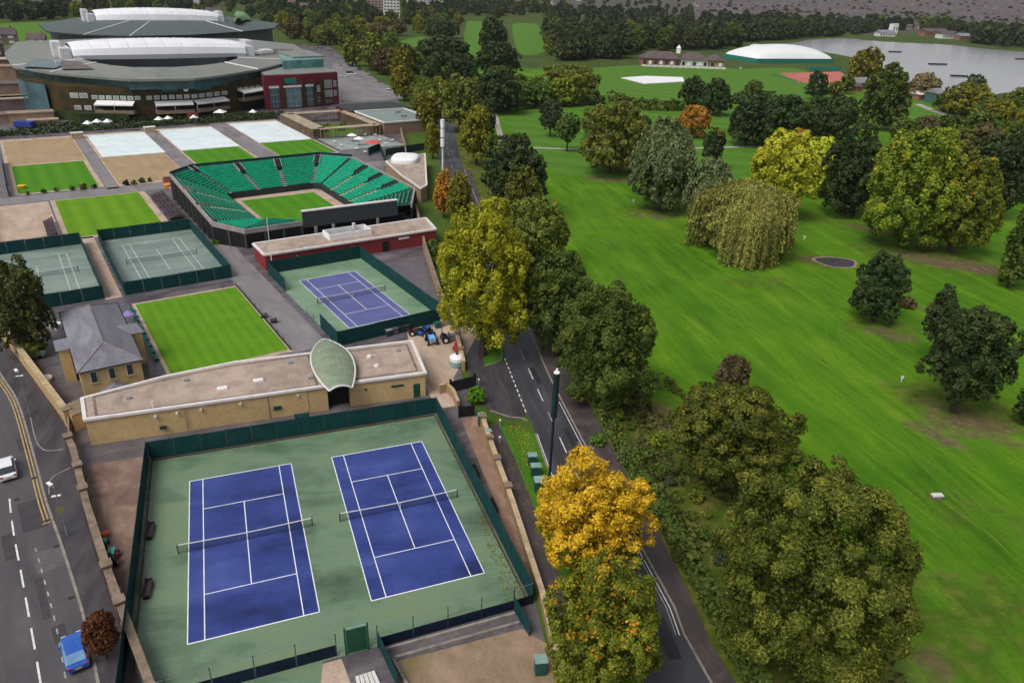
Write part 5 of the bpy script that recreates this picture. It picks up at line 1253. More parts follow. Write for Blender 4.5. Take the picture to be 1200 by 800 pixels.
boat('dark boat near the frame edge of the lake', 1197, 70, 14, 4, 10)
# white apartment slabs on the skyline
def slabblock(label, px, py, w_, d_, h_, wm, yaw, floors, bays):
    p = G(px, py); z = 0; t = thing('apartment_block', label, 'apartment block', p + (z,))
    MB().box(p[0], p[1], z, z + h_, w_, d_, yaw).build('wall', wm, t)
    MB().box(p[0], p[1], z + h_, z + h_ + 1.2, w_ * .98, d_ * .98, yaw).build('roof', M['roof_edge'], t)
    ca, sa = math.cos(R_(yaw)), math.sin(R_(yaw))
    for f in range(floors):
        for b in range(bays):
            x = -w_ / 2 + (b + .5) * w_ / bays; zz = z + 2 + f * (h_ - 2) / floors; q = (p[0] + x * ca + (d_ / 2 + .05) * sa, p[1] + x * sa - (d_ / 2 + .05) * ca)
            MB().box(q[0], q[1], zz, zz + 1.7, w_ / bays * .6, .3, yaw).build('window', M['glass'], t)
slabblock('white apartment tower with rows of windows above the far trees', 459, 21, 22, 16, 34, M['offwhite'], 12, 8, 5)
slabblock('brick and white slab block beside the white tower', 441, 17, 26, 14, 24, simple('far_brick', (.3, .2, .18), .85), 12, 6, 5)
slabblock('long pale apartment slab beyond the white tower', 498, 14, 62, 14, 26, simple('pale_render', (.45, .4, .4), .8), 6, 6, 9)
slabblock('pink rendered block peeping from trees on the skyline', 391, 8, 20, 14, 16, simple('pink_render', (.45, .3, .28), .8), 10, 4, 4)

# ---------------------------------------------------------------- foliage
LEAF = {
 'gold': leafmat('gold_leaves', (.3, .19, .012), (.66, .4, .018), (.88, .58, .06)),
 'yg': leafmat('green_gold_leaves', (0.065, 0.104, 0.0117), (0.1755, 0.2275, 0.0195), (0.39, 0.39, 0.0312)),
 'oak': leafmat('oak_leaves', (.042, .066, .01), (.125, .15, .019), (.3, .29, .042)),
 'rust': leafmat('rust_leaves', (.07, .055, .025), (.13, .097, .045), (.2, .145, .07)),
 'lime': leafmat('lime_leaves', (.16, .2, .012), (.39, .4, .02), (.64, .6, .04)),
 'olive': leafmat('olive_leaves', (0.0624, 0.0845, 0.0143), (0.1625, 0.1924, 0.0286), (0.338, 0.3185, 0.052)),
 'dkgreen': leafmat('deep_green_leaves', (.034, .066, .012), (.092, .138, .022), (.23, .24, .042)),
 'dark': leafmat('dark_leaves', (.02, .042, .015), (.052, .084, .024), (.12, .145, .042)),
 'yellowol': leafmat('mustard_leaves', (.09, .1, .012), (.2, .195, .02), (.36, .3, .03)),
 'orange': leafmat('orange_leaves', (.22, .1, .02), (.42, .17, .03), (.55, .27, .04)),
 'willow': leafmat('willow_leaves', (0.11, 0.11, 0.0264), (0.231, 0.22, 0.055), (0.396, 0.352, 0.088)),
 'grey': leafmat('silver_leaves', (0.066, 0.096, 0.036), (0.15, 0.1896, 0.072), (0.288, 0.312, 0.132)),
 'lemon': leafmat('lemon_leaves', (.25, .28, .016), (.52, .53, .035), (.72, .7, .08)),
 'mid': leafmat('mid_green_leaves', (0.0438, 0.0938, 0.0163), (0.1063, 0.175, 0.0275), (0.225, 0.275, 0.05)),
 'greygr': leafmat('grey_green_leaves', (0.0438, 0.0625, 0.0275), (0.0813, 0.1063, 0.0438), (0.125, 0.15, 0.0625)),
 'tan': leafmat('tan_leaves', (.16, .13, .06), (.27, .21, .1), (.36, .29, .15)),
 'brownol': leafmat('brown_green_leaves', (0.036, 0.0504, 0.0132), (0.0888, 0.102, 0.024), (0.18, 0.168, 0.0408)),
 'red': leafmat('russet_leaves', (.06, .022, .012), (.13, .045, .018), (.22, .09, .03)),
 'wood': leafmat('far_wood_leaves', (0.022, 0.0374, 0.0154), (0.0462, 0.066, 0.0231), (0.0935, 0.1078, 0.0374)),
 'lemgreen': leafmat('fresh_green_leaves', (.06, .16, .01), (.11, .28, .015), (.18, .38, .03)),
}
M['bark'] = simple('bark', (.07, .05, .038), .9, .35, 1.0, 8, .1)

def leaf_mesh(name, pos, nrm, size, tone, mat, asp=1.35, up=None):
    """rhombic leaves (leaf sprays at this scale) at POS facing NRM"""
    n = len(pos); r = np.random.default_rng(n)
    ref = r.normal(size=(n, 3)) if up is None else up
    t = np.cross(nrm, ref); t /= np.linalg.norm(t, axis=1)[:, None] + 1e-9
    b = np.cross(nrm, t)
    s = size[:, None]
    v = np.empty((n, 4, 3)); v[:, 0] = pos - b * s * asp; v[:, 1] = pos + t * s * .8; v[:, 2] = pos + b * s * asp; v[:, 3] = pos - t * s * .8
    me = bpy.data.meshes.new(name)
    me.vertices.add(n * 4); me.vertices.foreach_set('co', v.astype(np.float32).ravel())
    me.loops.add(n * 4); me.loops.foreach_set('vertex_index', np.arange(n * 4, dtype=np.int32))
    me.polygons.add(n); me.polygons.foreach_set('loop_start', np.arange(0, n * 4, 4, dtype=np.int32))
    a = me.attributes.new('tone', 'FLOAT', 'FACE'); a.data.foreach_set('value', tone.astype(np.float32))
    me.materials.append(mat); me.update(calc_edges=True)
    return me
def unit(r, n):
    d = r.normal(size=(n, 3)); return d / np.linalg.norm(d, axis=1)[:, None]
def crown_arrays(seed, r_, h, fb, s, dens=1.0, lobes=16, lrad=.38, full=.3):
    """leaf positions for a crown of radius r_, top at h, starting at fb*h : boughs carry sprays, sprays carry leaves"""
    r = np.random.default_rng(seed)
    zb = fb * h; zc = (h + zb) / 2; rz = (h - zb) / 2
    i = np.arange(lobes) + .5; ph = np.arccos(1 - 2 * i / lobes); th = math.pi * (1 + 5 ** .5) * i + r.uniform(0, 6)
    d = np.stack([np.cos(th) * np.sin(ph), np.sin(th) * np.sin(ph), np.cos(ph)], 1) + r.normal(size=(lobes, 3)) * .22
    d /= np.linalg.norm(d, axis=1)[:, None]
    lr = lrad * r.uniform(.7, 1.15, lobes)
    lc = d * (1 - lr * .9)[:, None] * r.uniform(.8, 1.03, lobes)[:, None]
    lc = np.vstack([lc, [[0, 0, 0]]]); lr = np.append(lr, .6); nL = lobes + 1
    n2 = 2600; k = r.choice(nL, n2, p=lr ** 2 / (lr ** 2).sum()); d2 = unit(r, n2)
    c2 = lc[k] + d2 * lr[k][:, None]
    dist = np.linalg.norm(c2[:, None, :] - lc[None], axis=2) / lr[None]
    ok = (dist.min(axis=1) > .93) & ((d2[:, 2] > -.6) | (r.random(n2) < .3))
    c2, d2 = c2[ok], d2[ok]; n2 = len(c2)
    m2_ = 330; c2, d2 = c2[:m2_], d2[:m2_]; n2 = len(c2)
    r2 = r.uniform(.055, .125, n2) * (1 if r_ > 3 or r_ == 1.0 else 1.4); tone2 = np.clip(r.normal(.45, .13, n2), 0, 1)
    A = 4 * math.pi * ((r_ * r_ * 2 + r_ * rz * 4) / 6)
    nl = int(2.5 * dens * A / (s * s))
    k = r.choice(n2, nl, p=r2 ** 2 / (r2 ** 2).sum()); dd = unit(r, nl)
    dot = (dd * d2[k]).sum(1); flip = (dot < -.25) & (r.random(nl) < .85); dd[flip] = -dd[flip]
    P = c2[k] + dd * (r2[k] * r.uniform(.55, 1.12, nl))[:, None]
    N = dd * .9 + d2[k] * .35 + [0, 0, .35] + r.normal(size=(nl, 3)) * .55
    T = np.clip(tone2[k] + r.normal(0, .18, nl), 0, 1); S = s * r.uniform(.4, .85, nl)
    ni = nl // 5; pi = unit(r, ni) * (r.random(ni) ** .35)[:, None] * .86
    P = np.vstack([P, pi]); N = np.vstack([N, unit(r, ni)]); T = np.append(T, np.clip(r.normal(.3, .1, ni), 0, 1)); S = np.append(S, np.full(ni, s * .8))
    N /= np.linalg.norm(N, axis=1)[:, None]
    P[:, :2] *= (1 + full * np.clip(-P[:, 2] * 1.15, 0, 1))[:, None]
    q = np.percentile(np.hypot(P[:, 0], P[:, 1]), 97.5); P[:, :2] /= q
    if full < .2: P[:, :2] *= (1 + .22 * np.clip(P[:, 2], 0, 1))[:, None]; q = np.percentile(np.hypot(P[:, 0], P[:, 1]), 97.5); P[:, :2] /= q
    P[:, 2] = np.clip(P[:, 2] / np.percentile(P[:, 2], 99), -1.02, 1.05)
    a = r.uniform(0, 6.28); P = P * [r_, r_, rz]
    P[:, 2] = np.maximum(P[:, 2] + zc, .1)
    return P, N, S, T
def willow_arrays(seed, r_, h, s, full=True):
    r = np.random.default_rng(seed); K = int(64 * (r_ / s) ** 1.0 * (1.0 if full else .6)); P, N, S, T, U = [], [], [], [], []
    nb = 34; ba = r.uniform(0, 2 * math.pi, nb); br = r.uniform(.02, .8, nb); bh = r.uniform(.86, 1.0, nb) * np.sqrt(1 - .62 * br ** 2)
    for i in range(K):
        j = r.integers(nb); c = np.array([math.cos(ba[j]) * br[j] * r_, math.sin(ba[j]) * br[j] * r_, bh[j] * h])
        a = r.uniform(0, 2 * math.pi); q = r.random() ** .55 * .24 * r_
        x0 = c + [math.cos(a) * q, math.sin(a) * q, -(q / r_) ** 2 * h * 1.2]
        out = np.array([x0[0], x0[1], 0]); rad = np.linalg.norm(out); out = out / (rad + 1e-6)
        if full: end = max(.3, x0[2] - r.uniform(.3, .98) * h * (.4 + .58 * rad / r_))
        else: end = max(.3, x0[2] - r.uniform(.08, .3) * h)
        Ln = x0[2] - end; m = max(5, int(Ln / (s * .42))); t = np.linspace(0, 1, m)
        pts = x0 + out * (np.sqrt(t) * min(.16 * r_, .35 * Ln))[:, None]; pts[:, 2] = x0[2] - t * Ln
        pts += r.normal(size=(m, 3)) * s * .7
        tn = np.clip(r.normal(.45, .27), 0, 1)
        P.append(pts); N.append(out + r.normal(size=(m, 3)) * .55 + [0, 0, .3]); S.append(s * r.uniform(.4, .75, m)); T.append(np.clip(tn + r.normal(0, .12, m) + .2 * (.5 - t), 0, 1))
    P, N, S, T = np.vstack(P), np.vstack(N), np.concatenate(S), np.concatenate(T); N /= np.linalg.norm(N, axis=1)[:, None]
    k = np.percentile(np.hypot(P[:, 0], P[:, 1]), 98); P[:, :2] *= r_ / k
    return P, N, S, T
def trunk_mesh(seed, r_, h, fb, n=7):
    r = random.Random(seed); mb = MB(); tr = max(.09, min(.55, .05 * r_ + .008 * h)); top = h * (fb + (1 - fb) * .45); q = (0, 0, 0); rad = tr * 1.25
    for i in range(4):
        p = (r.uniform(-.03, .03) * h * .5, r.uniform(-.03, .03) * h * .5, top * (i + 1) / 4); mb.tube(q, p, rad, rad * .78, n, False); rad *= .78; q = p
    for i in range(6):
        a = 2 * math.pi * (i + r.random()) / 6; z = top * r.uniform(.55, .98); e = r_ * r.uniform(.5, .82)
        mid = (math.cos(a) * e * .5, math.sin(a) * e * .5, z + (h - z) * .3); end = (math.cos(a) * e, math.sin(a) * e, z + (h - z) * r.uniform(.35, .62))
        mb.tube((0, 0, z), mid, tr * .45, tr * .28, 6, False); mb.tube(mid, end, tr * .28, tr * .1, 6, False)
    return mb
def tree_at(kind, x, y, r_, h, fb, label, seed, group=None, name='tree', cat='tree'):
    z = terrain(x, y); d = math.dist((x, y, 0), (0, 0, 51)); s = min(1.5, max(.155, d * .0023))
    t = thing(name, label, cat, (x, y, z), group)
    up = None; asp = 1.35
    if kind == 'willow':
        s *= .72
        P, N, S, T = willow_arrays(seed, r_, h, s); P2, N2, S2, T2 = crown_arrays(seed, r_ * .93, h * .97, .04, s, .45, 24, lrad=.28, full=.34); P, N, S, T = np.vstack([P, P2]), np.vstack([N, N2]), np.append(S, S2), np.append(T, T2); up = np.tile([0., 0., 1.], (len(P), 1)) + np.random.default_rng(1).normal(size=P.shape) * .3; asp = 1.8
    elif kind == 'grey':
        P, N, S, T = crown_arrays(seed, r_, h, fb, s, .7, 18, lrad=.36); P2, N2, S2, T2 = willow_arrays(seed + 1, r_ * .97, h * .98, s, False)
        P, N, S, T = np.vstack([P, P2]), np.vstack([N, N2]), np.append(S, S2), np.append(T, T2)
        up = np.random.default_rng(2).normal(size=P.shape) * .6 + [0, 0, 1.]; asp = 1.8
    else:
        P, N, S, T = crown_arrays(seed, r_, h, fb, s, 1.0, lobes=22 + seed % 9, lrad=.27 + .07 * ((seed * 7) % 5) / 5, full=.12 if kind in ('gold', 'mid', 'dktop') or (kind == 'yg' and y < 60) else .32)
    if kind == 'gold':   # lower crown turning to green
        pass
    mt = LEAF['dark' if kind == 'dktop' else kind]
    me = leaf_mesh('crown', P, N, S, T, mt, asp, up)
    if kind in ('dktop', 'gold', 'yg'):
        other = LEAF['yellowol'] if kind == 'dktop' else LEAF['yg'] if kind == 'gold' else LEAF['gold']
        me.materials.append(other); rr = np.random.default_rng(3)
        if kind == 'dktop': pr = np.clip((P[:, 2] / h - .72) * 4, 0, 1) * .8
        elif kind == 'gold': pr = np.clip((.62 - P[:, 2] / h) * 2.2, 0, .55)
        else: pr = np.clip((P[:, 2] / h - .5) * 1.2, 0, .26 if y < 60 else .1)
        # leaves turn in patches
        key = np.floor(P / (s * 6)).astype(int); hsh = ((key[:, 0] * 73856093) ^ (key[:, 1] * 19349663) ^ (key[:, 2] * 83492791)) % 1000 / 1000.
        mi = ((hsh * .6 + rr.random(len(P)) * .4) < pr).astype(np.int32); me.polygons.foreach_set('material_index', mi)
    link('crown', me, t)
    trunk_mesh(seed, r_, h, fb).build('trunk', M['bark'], t, local=True)
    return t
TREES = [
('gold',7.8,52.6,5.3,13.8,0.2,'bright golden yellow tree leaning over the road beside the tall black pole'),
('yg',8.0,41.3,4.5,12.5,0.15,'green tree with yellow tips directly below the golden tree at the road'),
('oak',24.8,45.2,8.1,18.7,0.08,'largest broad olive green oak on the fairway side of the hedge'),
('oak',25.4,69.0,7.6,12.8,0.12,'round dense oak with orange flecked leaves behind the largest oak'),
('rust',31.0,90.4,2.5,6.4,0.1,'small brownish tree peeping over the top of the round dense oak'),
('lime',-4.5,100.0,7.3,23.6,0.12,'tall lime yellow tree over the brick wall by the single blue court'),
('olive',3.7,139.7,6.7,13.9,0.12,'olive tree with orange tinted edge between road and fairway'),
('dkgreen',6.9,101.2,5.9,16.0,0.1,'dark green roadside tree right behind the lime yellow tree'),
('dkgreen',12.6,86.9,7.0,16.8,0.1,'broad dark green tree over the street lamp'),
('dark',-0.8,176.2,8.0,18.8,0.08,'very dark evergreen with rounded top near the road bend'),
('olive',1.0,169.3,4.4,13.3,0.1,'yellow olive tree standing before the very dark evergreen'),
('olive',-22.9,283.6,7.3,20.2,0.15,'pale olive tree at the far end of the road'),
('yellowol',-13.2,228.6,5.5,17.5,0.12,'yellowish tree overhanging the road just below the pale olive tree'),
('orange',-17.6,171.3,2.4,11.3,0.1,'small orange tree at the foot of the white mast'),
('yellowol',-13.0,162.2,2.9,13.0,0.12,'thin yellow olive tree beside the small orange tree'),
('willow',49.7,154.3,11.2,15.7,0.03,'broad weeping willow with hanging brownish fronds'),
('grey',44.7,168.8,5.9,16.7,0.05,'blue grey willow tucked behind the weeping willow'),
('grey',36.2,186.0,8.6,22.6,0.05,'tall grey green willow with drooping silver foliage on the fairway edge'),
('olive',27.5,224.3,10.7,20.9,0.06,'wide olive tree touching the tall grey green willow'),
('dark',36.2,231.1,6.5,15.8,0.06,'dark green tree squeezed between the wide olive tree and the silver willow'),
('lemon',64.5,181.7,8.2,21.6,0.08,'bright lemon yellow tree rising behind the weeping willow'),
('lemon',83.8,208.3,6.8,15.8,0.08,'second lemon yellow tree joined to the bright one'),
('orange',94.6,254.9,4.1,10.4,0.3,'small orange tree tip poking out above the lemon yellow trees'),
('mid',16.1,254.6,4.0,12.4,0.28,'small lollipop shaped green tree on the lawn by the path'),
('greygr',11.1,281.1,4.4,12.9,0.2,'small grey green tree beside the lollipop shaped tree'),
('dktop',61.0,234.9,3.4,13.1,0.2,'egg shaped dark tree with yellow top on the lawn'),
('orange',66.8,292.4,6.4,11.6,0.08,'vivid orange maple on the lawn below the hedge'),
('dark',96.1,270.6,9.8,19.1,0.1,'wide dark tree group right behind the lemon yellow trees'),
('dark',83.6,278.3,7.0,16.7,0.1,'dark rounded tree next to the wide dark tree group'),
('dark',84.7,187.3,7.7,22.7,0.08,'tall dark tree between the lemon trees and the big yellowish tree'),
('olive',87.1,187.1,4.6,18.2,0.05,'brownish olive tree against the tall dark tree'),
('yg',88.6,163.4,10.2,26.2,0.05,'biggest yellow green tree across the fairway'),
('yg',98.4,160.2,7.2,21.1,0.05,'lower green tree merged with the biggest yellow green tree'),
('dark',63.2,118.9,4.3,12.5,0.06,'solitary dark pine shrub beyond the sand bunker'),
('dark',61.8,88.7,5.5,15.1,0.16,'twin crowned dark pine on bare ground at the edge of the fairway'),
('dark',65.7,103.7,2.5,12.7,0.3,'narrow dark pine top behind the twin crowned pine'),
('dkgreen',99.0,138.9,3.1,16.1,0.06,'dark tree at the frame edge beside the biggest yellow green tree'),
('dark',69.4,85.7,1.6,6.5,0.08,'dark bush at the frame edge below the twin crowned pine'),
('dark',127.0,191.1,4.1,23.3,0.06,'tall dark tree behind the frame edge lawn'),
('yellowol',225.1,516.6,10.4,21.6,0.08,'yellow brown tree on the lake shore by the white dome'),
('dkgreen',154.1,327.4,9.9,26.3,0.06,'large dark green tree in front of the lake shore'),
('tan',228.0,441.5,8.6,13.9,0.08,'pale tan tree on the lake bank'),
('greygr',272.1,470.0,6.2,11.6,0.08,'small blue green tree on the lake bank'),
('yellowol',220.0,381.0,11.7,15.1,0.06,'broad mustard tree on the lake bank'),
('olive',225.5,351.6,7.5,16.6,0.06,'olive tree on the lake bank at the frame edge'),
('yellowol',202.0,326.5,9.0,14.0,0.06,'orange tinted tree below the lake bank'),
('dark',159.0,418.7,6.1,14.5,0.1,'dark tree in front of the red clay courts'),
('dkgreen',188.6,451.5,4.3,10.4,0.1,'small dark tree beside the red clay courts'),
('olive',172.5,426.8,5.0,8.9,0.1,'small olive tree between two dark trees by the clay courts'),
('rust',164.9,289.6,4.1,12.1,0.06,'reddish brown tree on the slope below the lake'),
('dkgreen',172.2,285.0,7.3,14.9,0.05,'dark green tree on the slope below the lake'),
('mid',164.2,249.0,4.9,16.9,0.05,'mid green tree on the slope at the frame edge'),
('yg',195.9,301.9,3.3,8.8,0.1,'yellow green small tree at the frame edge lawn'),
('rust',147.2,247.6,4.5,10.5,0.05,'brown shrubby tree beside the biggest yellow green tree'),
('dark',81.1,362.9,7.1,15.0,0.06,'dark tree in the hedge line of the cricket field'),
('dark',88.1,349.2,7.3,15.7,0.06,'second dark tree in the hedge line of the cricket field'),
('dkgreen',122.2,409.6,4.8,9.4,0.18,'small round tree alone on the cricket field edge'),
('dark',-10.4,331.0,10.5,17.7,0.06,'dark tree group at the bend of the cricket field hedge'),
('mid',4.4,352.5,9.1,11.3,0.06,'mid green tree in the hedge row behind the lollipop tree'),
('yg',19.6,361.1,8.4,12.8,0.06,'light green tree in the hedge row behind the lollipop tree'),
('olive',23.3,372.8,14.5,16.3,0.06,'wide brown green tree behind the hedge row'),
('dark',-31.8,398.5,8.8,17.5,0.06,'dark tree in the valley beside the pale olive tree'),
('dark',-53.7,525.7,19.1,17.9,0.06,'broad dark tree group on the valley lawn'),
('dark',-24.0,611.6,11.9,27.1,0.06,'tall dark tree beside the far valley lawn'),
('dark',-14.6,457.4,13.0,19.8,0.06,'dark rounded tree below the far valley lawn'),
('dark',-76.8,768.3,13.6,17.7,0.06,'dark tree at the head of the valley lawn'),
('yellowol',-67.1,431.8,7.0,17.0,0.06,'mustard brown tree behind the car park'),
('olive',-90.3,475.6,9.7,20.5,0.06,'tall olive tree behind the car park'),
('olive',-107.8,491.4,6.3,17.0,0.06,'mixed green tree behind the car park corner'),
('rust',-81.1,454.4,6.9,13.8,0.06,'rusty brown tree behind the car park'),
('yellowol',-54.8,356.2,5.9,15.0,0.08,'amber tree at the road side of the car park'),
('olive',-40.5,317.4,5.3,14.7,0.08,'green tree at the top of the roadside strip'),
('yellowol',-34.4,281.5,4.4,13.5,0.1,'yellow tree in the middle of the roadside strip'),
('yellowol',-27.5,234.8,2.4,12.2,0.1,'slim yellow tree at the lower end of the roadside strip'),
('dark',-43.8,382.1,5.7,16.1,0.06,'dark tree above the roadside strip'),
('brownol',-70.9,95.2,4.3,14.1,0.08,'dark brown green tree beside the slate roofed house'),
('red',-32.4,42.4,1.3,4.9,0.2,'small russet tree beside the blue car'),
]

for i, (kind, x, y, r_, h, fb, lb) in enumerate(TREES):
    tree_at(kind, x, y, r_, h, fb, lb, 100 + i * 17)

# ---------------------------------------------------------------- trees copied from shared crowns
random.seed(21)
PROTO = {}
def proto(kind, v, near=False):
    key = (kind, v, near)
    if key not in PROTO:
        P, N, S, T = crown_arrays(1000 + v * 31 + len(kind), 1.0, 2.0, .05, 0.085 if near else .11, 1.0, 16 + v % 5, lrad=.34)
        PROTO[key] = (leaf_mesh('crown', P, N, S, T, LEAF[kind], 1.3), None)
    return PROTO[key][0]
TR_ME = {}
def proto_trunk(v):
    if v not in TR_ME:
        o = trunk_mesh(v, 1.0, 2.0, .1, 6).build('trunk', M['bark'], None); TR_ME[v] = o.data; bpy.data.objects.remove(o)
    return TR_ME[v]
def quick_tree(kind, x, y, r_, h, label, group, v, near=False):
    z = terrain(x, y)
    t = thing('tree', label, 'tree', (x, y, z), group, rz=random.uniform(0, 6.28)); t.scale = (r_, r_, h / 2)
    link('crown', proto(kind, v, near), t); link('trunk', proto_trunk(v % 3), t)
    return t
def inside(p, poly):
    c = False; n = len(poly)
    for i in range(n):
        (x1, y1), (x2, y2) = poly[i], poly[i - 1]
        if (y1 > p[1]) != (y2 > p[1]) and p[0] < (x2 - x1) * (p[1] - y1) / (y2 - y1) + x1: c = not c
    return c
NAMES = {'dark': 'dark', 'dkgreen': 'deep green', 'mid': 'mid green', 'olive': 'olive', 'yellowol': 'mustard', 'orange': 'orange', 'rust': 'brownish', 'yg': 'yellow green', 'brownol': 'brown green', 'greygr': 'grey green', 'tan': 'tan'}
KEEP = [[(455, 52), (500, 42), (525, 100), (495, 85)], [(540, 20), (568, 18), (574, 48), (562, 76), (545, 62)], [(592, 24), (636, 22), (647, 64), (596, 72)], [(-40, 28), (58, 24), (75, 38), (62, 52), (-60, 54)], [(393, 78), (460, 84), (500, 122), (395, 125)]]
ORD = 'first second third fourth fifth sixth seventh eighth ninth tenth eleventh twelfth thirteenth fourteenth fifteenth sixteenth seventeenth eighteenth nineteenth twentieth'.split()
def nth(n): return ORD[n - 1] if n <= 20 else ('twenty-' + ORD[n - 21] if n < 30 else 'thirtieth' if n == 30 else 'thirty-' + ORD[n - 31] if n < 40 else 'fortieth' if n == 40 else 'forty-' + ORD[n - 41])
def wood_zone(poly, dx, dy, kinds, end, where, hh=(13, 19), jit=.45):
    """trees row by row, counted from the end of the row that is nearest to END"""
    x0, x1 = min(p[0] for p in poly), max(p[0] for p in poly); y0, y1 = min(p[1] for p in poly), max(p[1] for p in poly)
    y = y1; n = 0; row = 0
    while y >= y0:
        x = x0 + random.uniform(0, dx); got = []
        while x <= x1:
            px, py = x + random.uniform(-jit, jit) * dx, y + random.uniform(-jit, jit) * dy
            if inside((px, py), poly) and not any(inside((px, py), k) for k in KEEP): got.append((px, py))
            x += dx
        if got: row += 1
        for i, (px, py) in enumerate(got):
            k = random.choice(kinds); g = G(px, py); h = random.uniform(*hh); r_ = h * random.uniform(.4, .56)
            quick_tree(k, g[0], g[1], r_, h, ' '.join(f'{NAMES[k]} tree, {nth(i + 1)} from {end}, {nth(row)} row {where}'.split()[:99]), 'trees ' + where, random.randrange(4)); n += 1
        y -= dy
    return n
cnt = 0
DK = ['dark', 'dkgreen', 'dkgreen', 'dark', 'olive', 'brownol', 'dkgreen', 'olive']
MX = ['dark', 'dkgreen', 'olive', 'brownol', 'dkgreen', 'yellowol', 'rust', 'mid', 'dkgreen', 'olive']
cnt += wood_zone([(640, 60), (655, 73), (745, 68), (760, 60), (858, 62), (872, 50), (870, 44), (640, 44)], 19, 8, DK, 'valley end', 'of the pavilion wood', (15, 20))
cnt += wood_zone([(872, 34), (1000, 38), (1045, 33), (1200, 44), (1230, 62), (1195, 57), (1140, 50), (1085, 44), (1015, 40), (940, 43), (880, 48)], 15, 6, DK, 'dome end', 'along the far lake shore', (15, 21))
cnt += wood_zone([(320, 36), (395, 30), (455, 44), (470, 58), (500, 92), (478, 96), (440, 70), (400, 62), (330, 42)], 18, 9, MX, 'stadium end', 'behind the stadium car park', (14, 19))
cnt += wood_zone([(290, 14), (480, 22), (590, 12), (640, 14), (600, 30), (470, 48), (300, 32)], 21, 8, MX, 'stadium end', 'below the apartment tower', (13, 18))
cnt += wood_zone([(-30, 12), (290, 8), (270, 17), (120, 18), (60, 24), (-30, 28)], 19, 7, MX, 'lawn end', 'behind the far stadium', (11, 16))
cnt += wood_zone([(858, 150), (905, 148), (1000, 150), (1015, 168), (900, 172), (862, 165)], 24, 10, ['dark', 'dkgreen', 'dark'], 'maple end', 'of the clump above the lemon trees', (12, 15))
cnt += wood_zone([(1030, 172), (1090, 168), (1140, 185), (1210, 205), (1210, 262), (1160, 232), (1120, 215)], 26, 14, ['dark', 'dkgreen', 'olive', 'rust', 'dark'], 'lemon end', 'behind the biggest yellowish tree', (10, 13))
cnt += wood_zone([(485, 118), (515, 108), (520, 132), (505, 150), (490, 135)], 11, 10, ['olive', 'yellowol', 'mid'], 'car park end', 'of the strip beside the road', (9, 13))
cnt += wood_zone([(555, 112), (580, 100), (640, 108), (640, 120), (590, 132), (560, 142)], 20, 10, ['dkgreen', 'mid', 'olive', 'dkgreen'], 'road end', 'along the fairway below the valley', (9, 13))
cnt += wood_zone([(560, 100), (575, 135), (560, 180), (552, 150)], 14, 16, ['dkgreen', 'olive', 'dark'], 'road side', 'lining the road bend', (11, 14))
cnt += wood_zone([(1100, 128), (1200, 122), (1215, 155), (1130, 148)], 20, 10, ['olive', 'yellowol', 'dkgreen', 'rust'], 'lake path end', 'on the lake bank slope', (8, 11))
print('copied trees', cnt)
# the far woods, too many to count : one mass
rg = np.random.default_rng(9); bank = []
def mass(poly, n, kinds_w):
    x0, x1 = min(p[0] for p in poly), max(p[0] for p in poly); y0, y1 = min(p[1] for p in poly), max(p[1] for p in poly); out = []
    while len(out) < n:
        p = (rg.uniform(x0, x1), rg.uniform(y0, y1))
        if inside(p, poly): out.append(G(*p))
    return out
Pm, Nm, Sm, Tm = [], [], [], []
base = [crown_arrays(50 + k, 1.0, 2.0, .05, .42, .9, 11) for k in range(4)]
spots = mass([(862, 50.5), (905, 47.5), (960, 44), (1015, 42), (1030, 39), (1000, 36), (940, 39), (870, 44)], 120, None) + mass([(1122, 48.5), (1150, 54), (1215, 59), (1230, 50), (1140, 44)], 60, None) + mass([(640, 48), (655, 72), (745, 66), (760, 57), (858, 60), (872, 46), (760, 44)], 150, None) + mass([(-40, 8), (70, 6), (75, 24), (-40, 26)], 60, None) + mass([(300, 12), (440, 14), (450, 40), (330, 34)], 70, None) + mass([(870, 24), (1000, 28), (1045, 26), (1235, 38), (1235, 48), (1045, 32), (870, 36)], 180, None) + mass([(470, 8), (650, 6), (640, 24), (560, 20), (480, 30)], 120, None) + mass([(640, 22), (870, 22), (872, 46), (640, 46)], 120, None) + mass([(500, 4), (1230, 18), (1230, 34), (1000, 30), (870, 24), (640, 22), (500, 10)], 330, None) + mass([(0, 2), (640, 4), (640, 14), (290, 12), (0, 12)], 240, None)
spots += [(rg.uniform(400, 3200), rg.uniform(1400, 4300)) for _ in range(170)]
spots += mass([(870, 33), (1000, 37), (1045, 32), (1235, 44), (1235, 55), (1140, 46), (1085, 40), (1015, 38), (940, 41), (870, 46)], 260, None)
spots = [p for p in spots if 560 < math.hypot(*p) < 5000]
for (x, y) in spots:
    P, N, S, T = base[rg.integers(4)]; h = rg.uniform(11, 18) if math.hypot(x, y) < 1500 else rg.uniform(7, 12); r_ = h * .5
    Pm.append(P * [r_, r_, h / 2] + [x, y, terrain(x, y)]); Nm.append(N); Sm.append(S * r_); Tm.append(np.clip(T * .6 + rg.uniform(0, .5), 0, 1))
tag(link('distant_woodland', leaf_mesh('distant_woodland', np.vstack(Pm), np.vstack(Nm), np.concatenate(Sm), np.concatenate(Tm), LEAF['wood'], 1.2)), 'distant woods running to the skyline beyond park and lake', kind='stuff')

